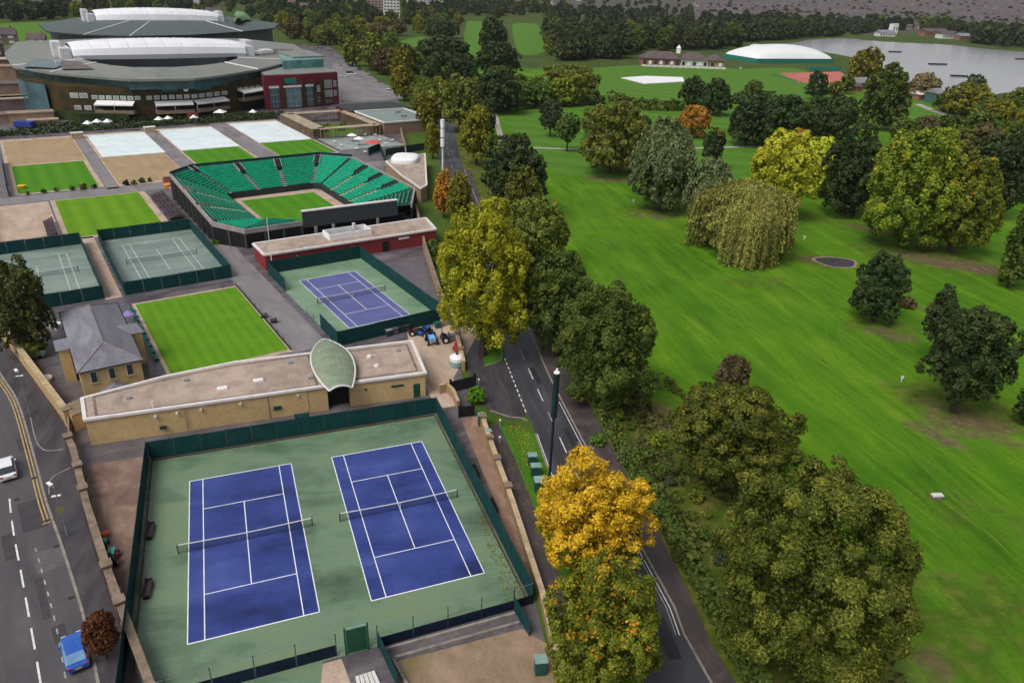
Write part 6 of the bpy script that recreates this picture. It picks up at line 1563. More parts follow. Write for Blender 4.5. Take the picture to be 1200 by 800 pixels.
# ---------------------------------------------------------------- shrubs along the road hedge, hedges
def shrub(kind, x, y, r_, h, label, group=None, seed=0, name='shrub', cat='shrub'):
    s = max(.15, math.hypot(x, y) * .0028)
    P, N, S, T = crown_arrays(700 + seed * 13, r_, h, 0.0, s, .8, 9 + seed % 5, lrad=.44)
    o = link(name, leaf_mesh(name, P, N, S, T, LEAF[kind], 1.3)); o.location = (x, y, 0)
    return tag(o, label, cat, group)
random.seed(33)
hp = smooth_line([(25, 33), (21.2, 42.5), (19.0, 54), (15.8, 68.5), (12.2, 85.6), (7.9, 105), (2, 130), (-4, 160), (-8, 185)], 1.0)
i = 0; s = 1.0
while s < length(hp) - 2:
    p = along(hp, s, 9e9)[0]; far = s / length(hp)
    for row in (1, 2):
        d = .9 + row * 2.0 + random.uniform(-.4, .6)
        if random.random() < (.3 if row == 1 else .72): continue
        k = random.choice(['dkgreen', 'mid', 'olive', 'mid', 'dkgreen', 'greygr'])
        r_ = random.uniform(.5, .95); i += 1
        shrub(k, p[0] + d, p[1] + d * .1 + random.uniform(-.5, .5), r_, r_ * random.uniform(1.0, 1.4), f'{NAMES[k]} shrub, {nth(i)} up from the lower end of the strip behind the road hedge', 'shrubs behind the road hedge', i)
    s += 3.0 if far < .5 else 5.5
for j, (px, py, k, r_, lb) in enumerate(((735, 540, 'grey', 1.3, 'pale olive bush in the rough beside the hedge, below the street lamp'), (722, 490, 'olive', 1.2, 'brownish bush in the rough nearest the street lamp'), (775, 600, 'mid', 1.2, 'green bush in the rough between hedge and round oak'), (800, 655, 'brownol', 1.3, 'brown green bush on the bank under the largest oak'), (770, 520, 'yg', 1.2, 'yellowish bush by the sandy track'), (1062, 360, 'rust', 1.5, 'small brown bush leaning on the solitary dark pine'), (700, 520, 'mid', 1.1, 'green bush close behind the road hedge below the lamp'))):
    g = G(px, py); shrub(k, g[0], g[1], r_, r_ * 1.3, lb, None, 60 + j)
for j, (px, py, r_) in enumerate(((52, 226, .5), (66, 224, .45), (85, 222, .5), (98, 221, .8), (110, 220, .5), (148, 217, .8), (157, 216, .6), (167, 214, .7), (176, 213, .5), (32, 228, .45))):
    g = G(px, py); shrub('dark' if j % 3 else 'olive', g[0], g[1], r_, r_ * 1.6, f'small clipped shrub, {nth(j + 1)} in the line along the path between court lawns', 'clipped shrubs along the lawn path', 80 + j)
g = G(558, 472); shrub('lemgreen', g[0], g[1], 1.2, 2.5, 'bright green round bush by the driveway gate', None, 95, 'round_bush', 'bush')
for j, (px, py) in enumerate(((255, 285), (270, 284), (284, 284), (295, 286))):
    g = G(px, py); shrub('lemgreen', g[0], g[1], 1.1, .9, f'low green planting against the stadium wall, {nth(j + 1)} from the paired grey courts', 'low planting at the stadium foot', 97 + j)
for j, (px, py) in enumerate(((344, 146), (352, 150), (362, 152), (375, 150))):
    g = MF(52 + j * 3, 150 + (j % 2) * 4); shrub('olive', g[0], g[1], 1.5, 2, f'{nth(j + 1)} shrub from the stadium side inside the pergola court', 'shrubs inside the pergola court', 105 + j)
for j, (px, py) in enumerate(((507, 292), (511, 300), (514, 312), (521, 340), (526, 352))):
    g = G(px, py); shrub('dkgreen', g[0], g[1], 1.1, 2.2, f'dark green shrub behind the red brick block end, {nth(j + 1)} from the mast', 'shrubs behind the red brick block', 112 + j)
def hedge(label, line, w, h, kind='dark', s=.8, seed=1):
    r = np.random.default_rng(seed); L = length(line); cum = np.cumsum([0] + [math.dist(a, b) for a, b in zip(line[:-1], line[1:])]); n = int(L * (w + 2 * h) / (s * s) * 1.6); P, N = [], []
    for i in range(n):
        u = r.random() * L; j = min(len(cum) - 2, int(np.searchsorted(cum, u) - 1)) if u > 0 else 0; q = line[j + 1]; w_ = (u - cum[j]) / max(1e-6, cum[j + 1] - cum[j]); p = (line[j][0] + (q[0] - line[j][0]) * w_, line[j][1] + (q[1] - line[j][1]) * w_)
        dx, dy = q[0] - line[j][0], q[1] - line[j][1]; l = math.hypot(dx, dy) + 1e-6; nx_, ny_ = -dy / l, dx / l
        f = r.random() * (w + 2 * h); bump = 1 + .12 * math.sin(u * .8) + .08 * math.sin(u * 2.3)
        if f < h: o, z, nn = -w / 2, f * bump, (-nx_, -ny_, .3)
        elif f < h + w: o, z, nn = f - h - w / 2, h * bump, (0, 0, 1)
        else: o, z, nn = w / 2, (f - h - w) * bump, (nx_, ny_, .3)
        P.append((p[0] + nx_ * o, p[1] + ny_ * o, z)); N.append(nn)
    P = np.array(P) + r.normal(size=(n, 3)) * s * .25; N = np.array(N, float) + r.normal(size=(n, 3)) * .5; N /= np.linalg.norm(N, axis=1)[:, None]; P[:, 2] = np.maximum(P[:, 2], .05)
    c = P.mean(0); o = link('hedge', leaf_mesh('hedge', P - [c[0], c[1], 0], N, s * r.uniform(.5, .9, n), np.clip(r.normal(.45, .2, n), 0, 1), LEAF[kind], 1.2)); o.location = (c[0], c[1], 0)
    return tag(o, label, 'hedge')
hedge('long dark hedge pressed against the main road pavement', offset(hp, .1), 1.6, 1.5, 'dkgreen', .3, 11)
hedge('clipped hedge along the near side of the cricket field', smooth_line([G(716, 119), G(740, 127), G(775, 130), G(800, 129)], 6), 4, 4.0, 'dkgreen', 1.2)
hedge('dark hedge below the brown green trees by the cricket field', smooth_line([G(590, 130), G(640, 126), G(705, 122)], 6), 4, 3.5, 'dark', 1.2, 2)
hedge('dark hedge continuing past the pair of dark trees', smooth_line([G(855, 122), G(880, 117), G(905, 116)], 6), 4, 3.5, 'dark', 1.2, 3)
hedge('long dark hedge between show courts and stadium road', smooth_line([MF(-90, 181.5), MF(-20, 181.5), MF(45, 183.5)], 8), 1.8, 1.5, 'dark', .6, 4)
hedge('dark clipped hedge on the stadium forecourt', smooth_line([MF(-40, 194), MF(10, 193), MF(50, 190)], 8), 1.4, 1.2, 'dark', .6, 5)
# rough grass and brambles between hedge and fairway
n = 9000; u = rg.random(n) * 95 + 32; o_ = rg.random(n) ** 1.3 * 12 + .8
x = np.interp(u, hy, hx) + o_ + 1.5; P = np.stack([x, u, rg.random(n) * .35 + .05], 1)
kk = np.sin(x * .8) + np.sin(u * .55 + x * .3) + rg.normal(0, .5, n) > .1; P = P[kk]; n = len(P)
N = unit(rg, n) + [0, 0, .8]; N /= np.linalg.norm(N, axis=1)[:, None]
tag(link('rough_grass', leaf_mesh('rough_grass', P, N, rg.uniform(.15, .4, n), rg.random(n), LEAF['brownol'], 1.8)), 'rough grass and brambles behind the roadside hedge', kind='stuff')
# fallen leaves
for nm, lb, pts, k, n in (('fallen_leaves', 'fallen leaves scattered on the pavement under the golden tree', [(9.6, 40), (6.2, 50), (2.2, 63), (-1, 75), (1, 75), (4, 63), (7.5, 50), (11, 40)], 'rust', 900), ('fallen_leaves', 'golden leaves lying along the fence corner of the blue court', [n2(21.6, -16.8), n2(23.6, -16.8), n2(23.9, -4), n2(23.2, -4)], 'yellowol', 420), ('fallen_leaves', 'yellow leaves on the verge edge by the green cabinets', [(-0.4, 80.2), (2.2, 80.6), (4.5, 70), (3.2, 69)], 'gold', 260)):
    P = []
    x0, x1 = min(p[0] for p in pts), max(p[0] for p in pts); y0, y1 = min(p[1] for p in pts), max(p[1] for p in pts)
    while len(P) < n:
        p = (rg.uniform(x0, x1), rg.uniform(y0, y1))
        if inside(p, pts): P.append(p + (.05,))
    N = unit(rg, n) * .3 + [0, 0, 1]; N /= np.linalg.norm(N, axis=1)[:, None]
    tag(link(nm, leaf_mesh(nm, np.array(P), N, rg.uniform(.04, .09, n), rg.random(n), LEAF[k], 1.2)), lb, kind='stuff')

# ---------------------------------------------------------------- houses beyond the lake and on the slopes
random.seed(77)
def house_mesh(w, d, h, rh, wm, rm, chim=True):
    mb = MB()
    mb.box(0, 0, 0, h, w, d)
    mb.mat(1); W, D_ = w / 2 + .2, d / 2 + .4
    mb.add([(-W, -D_, h), (W, -D_, h), (W, D_, h), (-W, D_, h), (-W, 0, h + rh), (W, 0, h + rh)], [(0, 1, 5, 4), (2, 3, 4, 5), (3, 2, 1, 0)])
    mb.mat(0); mb.add([(-w / 2, -d / 2, h), (-w / 2, d / 2, h), (-w / 2, 0, h + rh * .96), (w / 2, -d / 2, h), (w / 2, d / 2, h), (w / 2, 0, h + rh * .96)], [(1, 0, 2), (3, 4, 5)])
    if chim: mb.box(w * .3, 0, h + rh * .5, h + rh + 1.4, 1.0, .8)
    mb.mat(2)
    for f in range(2):
        for i in range(2): mb.box((i - .5) * w * .5, -d / 2 - .03, .9 + f * 2.8, 2.3 + f * 2.8, w * .22, .12)
    o = mb.build('terraced_house', [wm, rm, M['offwhite']]); me = o.data; bpy.data.objects.remove(o); return me
wls = [simple('house_wall%d' % i, c, .85, .2, .3, 2) for i, c in enumerate(((.15, .11, .1), (.19, .14, .125), (.3, .28, .27), (.17, .125, .115), (.46, .45, .44)))]
rfs = [simple('house_roof%d' % i, c, .8, .25, .3, 2) for i, c in enumerate(((.085, .068, .07), (.105, .08, .08), (.08, .08, .092), (.125, .08, .075)))]
WN = ['dark brick', 'reddish brick', 'grey rendered', 'brown brick', 'pale rendered']; RN = ['brown roof', 'tan brown roof', 'slate grey roof', 'red tiled roof']
HM = {}
def house(i, j, x, y, rz, where, sc=1.0, lab=None):
    if (i, j) not in HM: HM[(i, j)] = house_mesh(9 + i, 9, 5.6, 3.4, wls[i], rfs[j])
    o = bpy.data.objects.new('terraced_house', HM[(i, j)]); COL.objects.link(o); o.location = (x, y, terrain(x, y) - .2); o.rotation_euler = (0, 0, rz); o.scale = (sc,) * 3
    return tag(o, lab or f'{WN[i]} house with {RN[j]} {where}', 'house', f'houses {where}')
nh = 0
rowd = 40; px_list = []
for rw, py in enumerate((29, 26, 23, 20, 17, 14, 11, 8)):
    px = 868; hn = 0
    while px < 1225:
        sy = py + (px - 868) * .012 + 1.4 * math.sin(px * .03 + py)
        if random.random() < .86 and nh < 290:
            g = G(px, sy)
            if math.hypot(*g) > 1230:
                # follow the rising ground : step back along the sight line to where it meets the slope
                t = 1.0
                for _ in range(30):
                    x, y = g[0] * t, g[1] * t; z = terrain(x, y); t2 = (CAM_H - z) / CAM_H
                    t = .5 * t + .5 * max(.05, t2)
                x, y = g[0] * t, g[1] * t
                if math.hypot(x, y) > 1180:
                    hn += 1; hi_, hj_ = random.choice((0, 1, 3, 0, 1, 2, 3, 2)), random.randrange(4); house(hi_, hj_, x, y, R_(20 + 70 * (int(py) % 2) + random.uniform(-8, 8)), 'in the terraces beyond the lake', 1.0, f'{WN[hi_]} house, {nth(hn)} from the wood in the {nth(rw + 1)} terrace row beyond the lake'); nh += 1
        px += 8.6
print('houses', nh)
hq = 0
WH = ['first behind the far lawn', 'second behind the far lawn', 'third and whitest behind the far lawn', 'beside the whitest house', 'just past the whitest house', 'behind the far stadium hip', 'behind the far white roof', 'behind the far roof end', 'tucked behind the green curved roof', 'in trees past the far stadium', 'lower in trees past the far stadium', 'high above the car park trees', 'beside the pink block', 'beyond the pale slab', 'at the head of the pavilion wood', 'by the far lawn edge', 'at the far lawn corner', 'below the far lawn', 'over the yellow shrubs by the stadium', 'at the valley head', 'on the wood skyline']
for (px, py, i, j, s) in ((20, 12, 4, 2, 1.6), (42, 14, 1, 1, 1.5), (60, 12, 4, 3, 1.8), (74, 10, 4, 2, 1.8), (90, 13, 2, 1, 1.5), (160, 8, 2, 2, 1.4), (205, 9, 1, 1, 1.6), (232, 7, 4, 3, 1.4), (250, 22, 3, 1, 1.4), (345, 12, 1, 3, 1.6), (360, 16, 3, 3, 1.5), (375, 8, 2, 1, 1.5), (420, 11, 1, 2, 1.5), (555, 8, 4, 0, 1.4), (650, 14, 2, 2, 1.5), (45, 55, 2, 1, 1.0), (8, 52, 3, 0, 1.2), (-15, 66, 3, 1, 1.3), (340, 30, 1, 3, 1.4), (610, 10, 2, 3, 1.4), (680, 10, 4, 2, 1.4)):
    hq += 1; g = G(px, py); house(i, j, g[0], g[1], R_(random.uniform(0, 60)), 'among the skyline trees', s, f'{WN[i]} house with {RN[j]} among skyline trees, {nth(hq)} of those listed across' if False else f'{WN[i]} house with {RN[j]}, {WH[hq - 1]}')

# the terraces running on to the skyline : more roofs than anyone could count
rgh = np.random.default_rng(31); mb = MB(); d = 1420.
while d < 3700:
    a = .2 + rgh.uniform(0, .01); d += rgh.choice([30., 24., 46.])
    st_ = rgh.choice([0, 0, 1, 2], p=[.4, .25, .2, .15]); rf_ = int(rgh.choice([3, 4, 5]))
    while a < .64:
        a += rgh.choice([8.5, 8.5, 9.5, 30.], p=[.45, .3, .2, .05]) / d
        if rgh.random() < .2: continue
        dd = d + 40 * math.sin(a * 9 + d * .002) + rgh.uniform(-1, 1); x, y = dd * math.sin(a), dd * math.cos(a); z = terrain(x, y) - .3; w, h = 8.6, rgh.uniform(5.2, 6.2); yw = -math.degrees(a) + rgh.uniform(-4, 4)
        ca, sa = math.cos(R_(yw)), math.sin(R_(yw)); Q = lambda u, v, zz: (x + u * ca - v * sa, y + u * sa + v * ca, z + zz)
        mb.mat(int(st_ if rgh.random() < .5 else rgh.integers(3))); mb.add([Q(-w / 2, -4.5, 0), Q(w / 2, -4.5, 0), Q(w / 2, -4.5, h), Q(-w / 2, -4.5, h), Q(w / 2, 4.5, 0), Q(w / 2, 4.5, h), Q(-w / 2, 4.5, 0), Q(-w / 2, 4.5, h)], [(0, 1, 2, 3), (1, 4, 5, 2), (4, 6, 7, 5), (6, 0, 3, 7)])
        mb.mat(rf_ if rgh.random() < .5 else int(rgh.choice([3, 4, 5]))); mb.add([Q(-w / 2, -5, h), Q(w / 2, -5, h), Q(w / 2, 5, h), Q(-w / 2, 5, h), Q(-w / 2, 0, h + 3.2), Q(w / 2, 0, h + 3.2)], [(0, 1, 5, 4), (2, 3, 4, 5), (1, 2, 5), (3, 0, 4)])
tag(mb.build('distant_terraces', [wls[0], wls[1], wls[2], rfs[0], rfs[1], rfs[2]]), 'countless terraced roofs running to the skyline beyond the lake', kind='stuff')

# ---------------------------------------------------------------- cars
def car(label, p, yaw, paint, group=None, L=4.3, W=1.8, Hc=1.48, glassy=None, name='car', cat='car'):
    t = thing(name, label, cat, p + (terrain(*p) if math.hypot(*p) > 900 else .015,), group, R_(yaw))
    B = lambda x, w, zb, zm, zt: [(x, -w * .93, zb), (x, -w, zm), (x, -w * .95, zt - .05), (x, -w * .8, zt), (x, w * .8, zt), (x, w * .95, zt - .05), (x, w, zm), (x, w * .93, zb)]
    h = L / 2; w = W / 2
    st_ = [(-h, w * .8, .38, .55, .72), (-h + .12, w * .93, .24, .55, .86), (-h + .75, w, .2, .6, .93), (-.6, w, .18, .6, .95), (.75, w, .18, .6, .93), (h - .8, w * .98, .2, .58, .86), (h - .15, w * .88, .24, .52, .74), (h, w * .7, .36, .5, .62)]
    rows = [B(*s) for s in st_]; mb = MB().grid(rows); mb.poly(rows[0][::-1]); mb.poly(rows[-1])
    mb.build('body', paint, t, smooth=False, local=True)
    # cabin : lofted roof with glass set just proud
    cb = [(-h + .35, .80, .93, .0), (-h + .95, .88, Hc - .06, .12), (-.2, .92, Hc, .12), (.45, .9, Hc - .05, .14), (h - 1.0, .84, .9, .0)]
    tops = [[(x, -w * a + (.18 if z > 1 else .02), z), (x, w * a - (.18 if z > 1 else .02), z)] for x, a, z, _ in cb]
    mb = MB(); mb.grid([[(q[0][0], q[0][1], q[0][2]), (q[1][0], q[1][1], q[1][2])] for q in tops[1:4]]); mb.build('roof', paint, t, local=True)
    gl = glassy or M['glass']
    MB().add([tops[3][0], tops[3][1], tops[4][1], tops[4][0]], [(0, 1, 2, 3)]).build('windscreen', gl, t, local=True)
    MB().add([tops[1][0], tops[1][1], tops[0][1], tops[0][0]], [(3, 2, 1, 0)]).build('rear_window', gl, t, local=True)
    for k in (0, 1):
        pts = [tops[i][k] for i in range(5)]; lo_ = [(c[0], (-1 if k == 0 else 1) * w * .93, .9) for c in (pts[0], pts[2], pts[4])]
        MB().add(pts + lo_, [(0, 1, 2, 6, 5), (2, 3, 4, 7, 6)] if k else [(5, 6, 2, 1, 0), (6, 7, 4, 3, 2)]).build('side_window', gl, t, local=True)
        MB().box(.55, (-1 if k == 0 else 1) * (w + .08), .9, 1.05, .14, .2).build('wing_mirror', paint, t, local=True)
        MB().box(h - .12, (-1 if k == 0 else 1) * w * .62, .5, .68, .2, .34).build('headlight', M['white'], t, local=True)
        MB().box(-h + .06, (-1 if k == 0 else 1) * w * .7, .6, .8, .12, .3).build('tail_light', RED_L, t, local=True)
    MB().box(-h - .01, 0, .5, .62, .04, .5).build('number_plate', PLATE, t, local=True)
    for x in (-h + .8, h - .85):
        for s in (-1, 1):
            wh_ = MB().tube((x, s * (w - .2), .32), (x, s * (w + .01), .32), .32, n=14).build('wheel', M['rubber'], t, local=True)
            q = MB().tube((x, s * (w - .1), .32), (x, s * (w + .025), .32), .19, n=10).build('rim', M['metal'], wh_, local=True)
    return t
RED_L = simple('tail_light_red', (.4, .02, .02), .3); PLATE = simple('yellow_plate', (.5, .38, .08), .5)
BLUE = simple('blue_paint', (.012, .09, .42), .22, .08, 2, 4, .6); BLUE.node_tree.nodes['Principled BSDF'].inputs['Coat Weight'].default_value = .6
WHT = simple('white_car_paint', (.72, .74, .76), .25, .04, 2, 4, .6)
p = G(89.5, 768); q = G(97, 800); yw = math.degrees(math.atan2(G(84, 745)[1] - q[1], G(84, 745)[0] - q[0]))
car('bright blue hatchback driving up the side road by the russet tree', p, yw, BLUE, L=4.1, glassy=simple('pale_sky_glass', (.16, .3, .5), .15, .15, 1, 3, .6))
p = G(9, 553); car('white car at the frame edge on the side road', p, 128, WHT, L=4.4)
carp = [WHT, simple('silver_paint', (.4, .41, .43), .3), simple('black_paint', (.02, .02, .022), .3), simple('red_paint', (.35, .03, .03), .3), simple('grey_paint', (.15, .16, .18), .3)]
for k, (px, py, c, y_, lb) in enumerate(((399, 77, 1, 100, 'silver car parked at the far end of the stadium car park'), (404, 90, 0, 20, 'white car parked beside the white van in the stadium car park'), (421, 82, 2, 110, 'black car parked by the trees of the stadium car park'), (432, 88, 1, 110, 'silver car halfway along the tree edge of the stadium car park'), (444, 96, 4, 110, 'grey car near the entrance of the stadium car park'), (455, 105, 0, 110, 'white car nearest the dark roofed building in the car park'))):
    car(lb, G(px, py), y_, carp[c], 'cars in the stadium car park')
car('long white van parked in the stadium car park', G(411, 88), 15, WHT, L=6.2, W=2.1, Hc=2.5, name='van', cat='van')
for k, (px, py, lb) in enumerate(((1000, 99, 'dark car parked nearest the clay courts'), (1008, 101, 'white car parked beside the clubhouse'), (868, 81, 'white car by the cricket pavilion terrace'), (862, 80.5, 'grey car by the cricket pavilion terrace'))):
    car(lb, G(px, py), 30 + k * 20, carp[(2, 0, 0, 4)[k]], 'cars parked near the lake clubs')

# ---------------------------------------------------------------- poles and lamps
bp = G(643, 571); t = thing('telecom_pole', 'tall black telecom pole with thick shrouded top beside the golden tree', 'pole', bp + (0,))
bk = simple('black_pole', (.012, .016, .016), .45, .2, 1, 5)
MB().tube(bp + (0,), bp + (9.4,), .16, .13, 12).build('pole', bk, t)
MB().tube(bp + (9.4,), bp + (14.8,), .33, .33, 16).build('antenna_shroud', simple('green_black_shroud', (.008, .03, .028), .4), t)
MB().lathe(bp + (14.8,), [(.33, 0), (.33, .12), (.12, .3), (.12, .5), (.02, .55)], 12).build('cap', M['white'], t)
MB().lathe(bp + (0,), [(.3, 0), (.3, .9), (.17, 1.0)], 12).build('base', bk, t)
wp = G(519, 222); t = thing('antenna_mast', 'slim white antenna mast beside the upper road', 'mast', wp + (0,))
MB().tube(wp + (0,), wp + (12,), .3, .22, 10).build('pole', M['offwhite'], t)
for z in (11.5, 14, 16.4): MB().tube(wp + (z,), wp + (z + 2.1,), .55, n=10).build('antenna', M['white'], t)
MB().tube(wp + (18.5,), wp + (20,), .06, n=6).build('tip', M['metal'], t)
MB().box(wp[0], wp[1], 0, 2.2, 1.1, 1.1, 30).build('base', M['white'], t)
def lamp(label, p, h, arm, yaw):
    t = thing('street_lamp', label, 'street lamp', p + (.1,), 'street lamps'); dx, dy = math.cos(R_(yaw)) * arm, math.sin(R_(yaw)) * arm
    MB().tube(p + (.1,), p + (1.3,), .1, n=8).build('base', M['wire'], t)
    MB().tube(p + (1.3,), p + (h,), .06, .045, 8).build('pole', M['wire'], t)
    MB().tube(p + (h,), (p[0] + dx, p[1] + dy, h + .15), .035, n=6).build('arm', M['wire'], t)
    MB().box(p[0] + dx * 1.1, p[1] + dy * 1.1, h + .08, h + .24, .75, .28, yaw).build('lamp_head', M['white'], t)
    return t
lamp('grey street lamp on the hedge side pavement of the main road', G(674.5, 456), 6.6, .5, 180)
lamp('thin street lamp on the side road pavement opposite the slate roofed house', G(36, 486), 6, .6, 140)
lamp('thin street lamp on the side road pavement below the gateway', G(80, 628), 6, .6, 150)
sn = G(76, 615); t = thing('road_sign', 'small yellow sign plate on a post by the double yellow lines', 'road sign', sn + (.1,))
MB().tube(sn + (.1,), sn + (2.3,), .035, n=6).build('post', M['wire'], t); MB().box(sn[0], sn[1] - .05, 1.7, 2.3, .6, .04, 30).build('sign_plate', simple('yellow_sign', (.25, .26, .03), .6), t)
for px, py, lb in ((561, 452, 'by the driveway gate'), (585.5, 520, 'on the pavement beside the pale wall'), (586, 500, 'on the pavement corner above the verge')):
    b = G(px, py); t = thing('bollard', 'short bollard with white top ' + lb, 'bollard', b + (0,)); MB().tube(b + (0,), b + (.95,), .09, n=8).build('post', M['metal'], t); MB().lathe(b + (.95,), [(.13, 0), (.13, .14), (.05, .22)], 8).build('cap', M['white'], t)

# ---------------------------------------------------------------- cabinets, bins, yard things
def cabinet(label, p, sx, sy, h, yaw, group=None):
    t = thing('utility_cabinet', label, 'cabinet', p + (.01,), group)
    MB().box(p[0], p[1], .01, h, sx, sy, yaw).build('cabinet_body', M['green_box'], t); MB().box(p[0], p[1], h, h + .09, sx + .12, sy + .12, yaw).build('lid', M['green_lid'], t)
    ca, sa = math.cos(R_(yaw)), math.sin(R_(yaw))
    for s in (-.24, .24): MB().box(p[0] + sx * s * ca + sa * (sy / 2 + .01), p[1] + sx * s * sa - ca * (sy / 2 + .01), .12, h - .08, sx * .44, .03, yaw).build('door', M['green_box'], t)
cabinet('green utility cabinet on the verge, uppermost of three', G(623.5, 543), 1.0, .75, 1.25, 8)
cabinet('green utility cabinet on the verge, middle of three', G(627.5, 556), 1.1, .8, 1.3, 8)
cabinet('green utility cabinet on the verge, widest and nearest the golden tree', G(632.5, 574), 1.25, 1.1, 1.45, 8)
cabinet('green cabinet standing in the earth yard by the pale wall', G(633, 787), .95, .8, 1.5, 8)
cabinet('dark green bin at the top of the brick path', G(564, 498), .75, .75, 1.6, 20)
cabinet('pale green bin halfway along the brick path wall', G(572.5, 515), .6, .6, 1.3, 20)
p = G(535.5, 428); t = thing('water_tank', 'round white topped green tank in the concrete yard', 'tank', p + (0,))
MB().lathe(p + (0,), [(.95, 0), (1.1, .2), (1.1, .95)], 18).build('tank_base', M['green_lid'], t); MB().lathe(p + (.95,), [(1.1, 0), (1.08, .5), (.7, .8), (.35, .85), (.3, .95)], 18).build('tank_top', M['white'], t); MB().lathe(p + (1.9,), [(.24, 0), (.24, .08)], 12).build('cap', M['dark'], t)
p = G(537, 410); t = thing('covered_trailer', 'red covered trailer beside the yard wall', 'trailer', p + (0,)); rd = simple('red_cover', (.35, .03, .05), .6)
MB().add([(p[0] - .7, p[1] - 1.4, .5), (p[0] + .7, p[1] - 1.4, .5), (p[0] + .7, p[1] + 1.4, .5), (p[0] - .7, p[1] + 1.4, .5), (p[0] - .35, p[1] - 1.1, 1.6), (p[0] + .35, p[1] - 1.1, 1.6), (p[0] + .35, p[1] + 1.2, 1.5), (p[0] - .35, p[1] + 1.2, 1.5)], [(0, 1, 5, 4), (1, 2, 6, 5), (2, 3, 7, 6), (3, 0, 4, 7), (4, 5, 6, 7), (3, 2, 1, 0)]).build('cover', rd, t)
for s in (-.75, .75): MB().tube((p[0] + s - .08, p[1], .3), (p[0] + s + .08, p[1], .3), .3, n=10).build('wheel', M['rubber'], t)
def tractor(label, p, yaw, paint, hood, s=1.0):
    t = thing('compact_tractor', label, 'tractor', p + (0,), None, R_(yaw)); t.scale = (s,) * 3
    MB().box(.75, 0, .55, 1.1, 1.3, .75).build('bonnet', hood, t, local=True); MB().box(-.5, 0, .45, .95, 1.2, .85).build('chassis', paint, t, local=True)
    MB().box(-.65, 0, .95, 1.15, .5, .55).build('seat', M['dark'], t, local=True); MB().box(-.92, 0, 1.1, 1.55, .1, .55).build('backrest', M['dark'], t, local=True)
    mb = MB()
    for sy in (-.45, .45): mb.tube((-1.05, sy, .9), (-1.0, sy, 2.1), .04, n=5)
    mb.tube((-1.0, -.45, 2.1), (-1.0, .45, 2.1), .04, n=5); mb.build('roll_bar', M['dark'], t, local=True)
    MB().tube((.15, 0, 1.0), (-.05, 0, 1.35), .03, n=5).build('steering_column', M['dark'], t, local=True); MB().tube((-.05, 0, 1.35), (-.07, 0, 1.38), .2, n=12).build('steering_wheel', M['dark'], t, local=True)
    for x, r in ((-.6, .55), (1.1, .34)):
        for sy in (-.62, .62):
            w_ = MB().tube((x, sy - .14, r), (x, sy + .14, r), r, n=14).build('wheel', M['rubber'], t, local=True); MB().tube((x, sy - .16, r), (x, sy + .16, r), r * .5, n=10).build('rim', M['offwhite'], w_, local=True)
    return t
bl = simple('tractor_blue', (.02, .1, .4), .4); lb_ = simple('light_blue_bonnet', (.18, .4, .7), .4)
tractor('blue compact tractor with pale blue bonnet in the concrete yard', G(505, 400), -70, bl, lb_, 1.15)
tractor('second blue tractor standing behind the first in the yard', G(497, 392), 60, bl, bl, 1.0)
tractor('grey machine parked under the yard wall, away from the blue tractors', G(526, 400), 20, simple('machine_grey', (.06, .065, .08), .5), simple('machine_grey2', (.11, .12, .15), .5), 1.1)
tractor('dark red machine at the pavilion corner of the yard', G(486, 392), 20, simple('machine_red', (.2, .03, .02), .5), M['bench'], .9)
tractor('teal ride-on mower beside the capped brick wall', G(131, 659), 110, M['green_box'], simple('mower_teal', (.06, .3, .25), .5), .85)
tractor('small green mower just above the teal ride-on mower', G(122.5, 641), 110, M['dark'], simple('mower_green', (.1, .33, .25), .5), .55)
def tub(name, label, p, r, h, mt, cat='tub', mt2=None):
    t = thing(name, label, cat, p + (0,)); MB().lathe(p + (0,), [(r * .85, 0), (r, h * .9), (r * 1.06, h)], 12).build('tub_body', mt, t); MB().lathe(p + (h,), [(r * .95, .003), (r * .8, .12)], 12).build('contents', mt2 or mt, t)
orr = simple('orange_plastic', (.5, .1, .02), .5)
tub('garden_tub', 'orange red tub on the earth bed by the capped wall', G(123, 629), .45, .5, orr)
tub('garden_tub', 'small red can beside the teal mower', G(137, 653), .25, .45, simple('red_can', (.45, .03, .03), .5))
tub('water_butt', 'white round tub behind the slate roofed house, nearer the tree', G(61, 382), .6, .9, M['white'])
tub('water_butt', 'white round tub against the house wall', G(68.5, 385), .6, .9, M['white'])
tub('flower_tub', 'yellow flower tub at the corner of the court lawn', G(26, 221), 1.0, .8, simple('yellow_flowers', (.6, .42, .02), .7), 'planter')
tub('flower_tub', 'orange flower tub by the stadium corner', G(197, 220), 1.0, .9, simple('orange_flowers', (.6, .25, .05), .7), 'planter')
tub('flower_tub', 'pink flower tub beside the orange one at the stadium corner', G(202, 223), .8, .8, simple('pink_flowers', (.5, .2, .3), .7), 'planter')
tub('garden_sack', 'pale green sack slumped against the capped wall', G(139, 697), .35, .7, simple('green_sack', (.16, .38, .2), .7), 'sack')
tub('garden_sack', 'white sacks heap by the side road wall', G(53, 446), .9, .5, M['offwhite'], 'sack')
p = G(40, 418); t = thing('green_waste_skip', 'green skip heaped with cut foliage behind the side road wall', 'skip', p + (0,))
ca, sa = math.cos(R_(20)), math.sin(R_(20)); Q = lambda x, y, z: (p[0] + x * ca - y * sa, p[1] + x * sa + y * ca, z)
MB().add([Q(-1.5, -.9, .3), Q(1.5, -.9, .3), Q(1.5, .9, .3), Q(-1.5, .9, .3), Q(-1.9, -1.1, 1.4), Q(1.9, -1.1, 1.4), Q(1.9, 1.1, 1.4), Q(-1.9, 1.1, 1.4)], [(0, 1, 5, 4), (1, 2, 6, 5), (2, 3, 7, 6), (3, 0, 4, 7), (3, 2, 1, 0)]).build('skip_body', M['green_lid'], t)
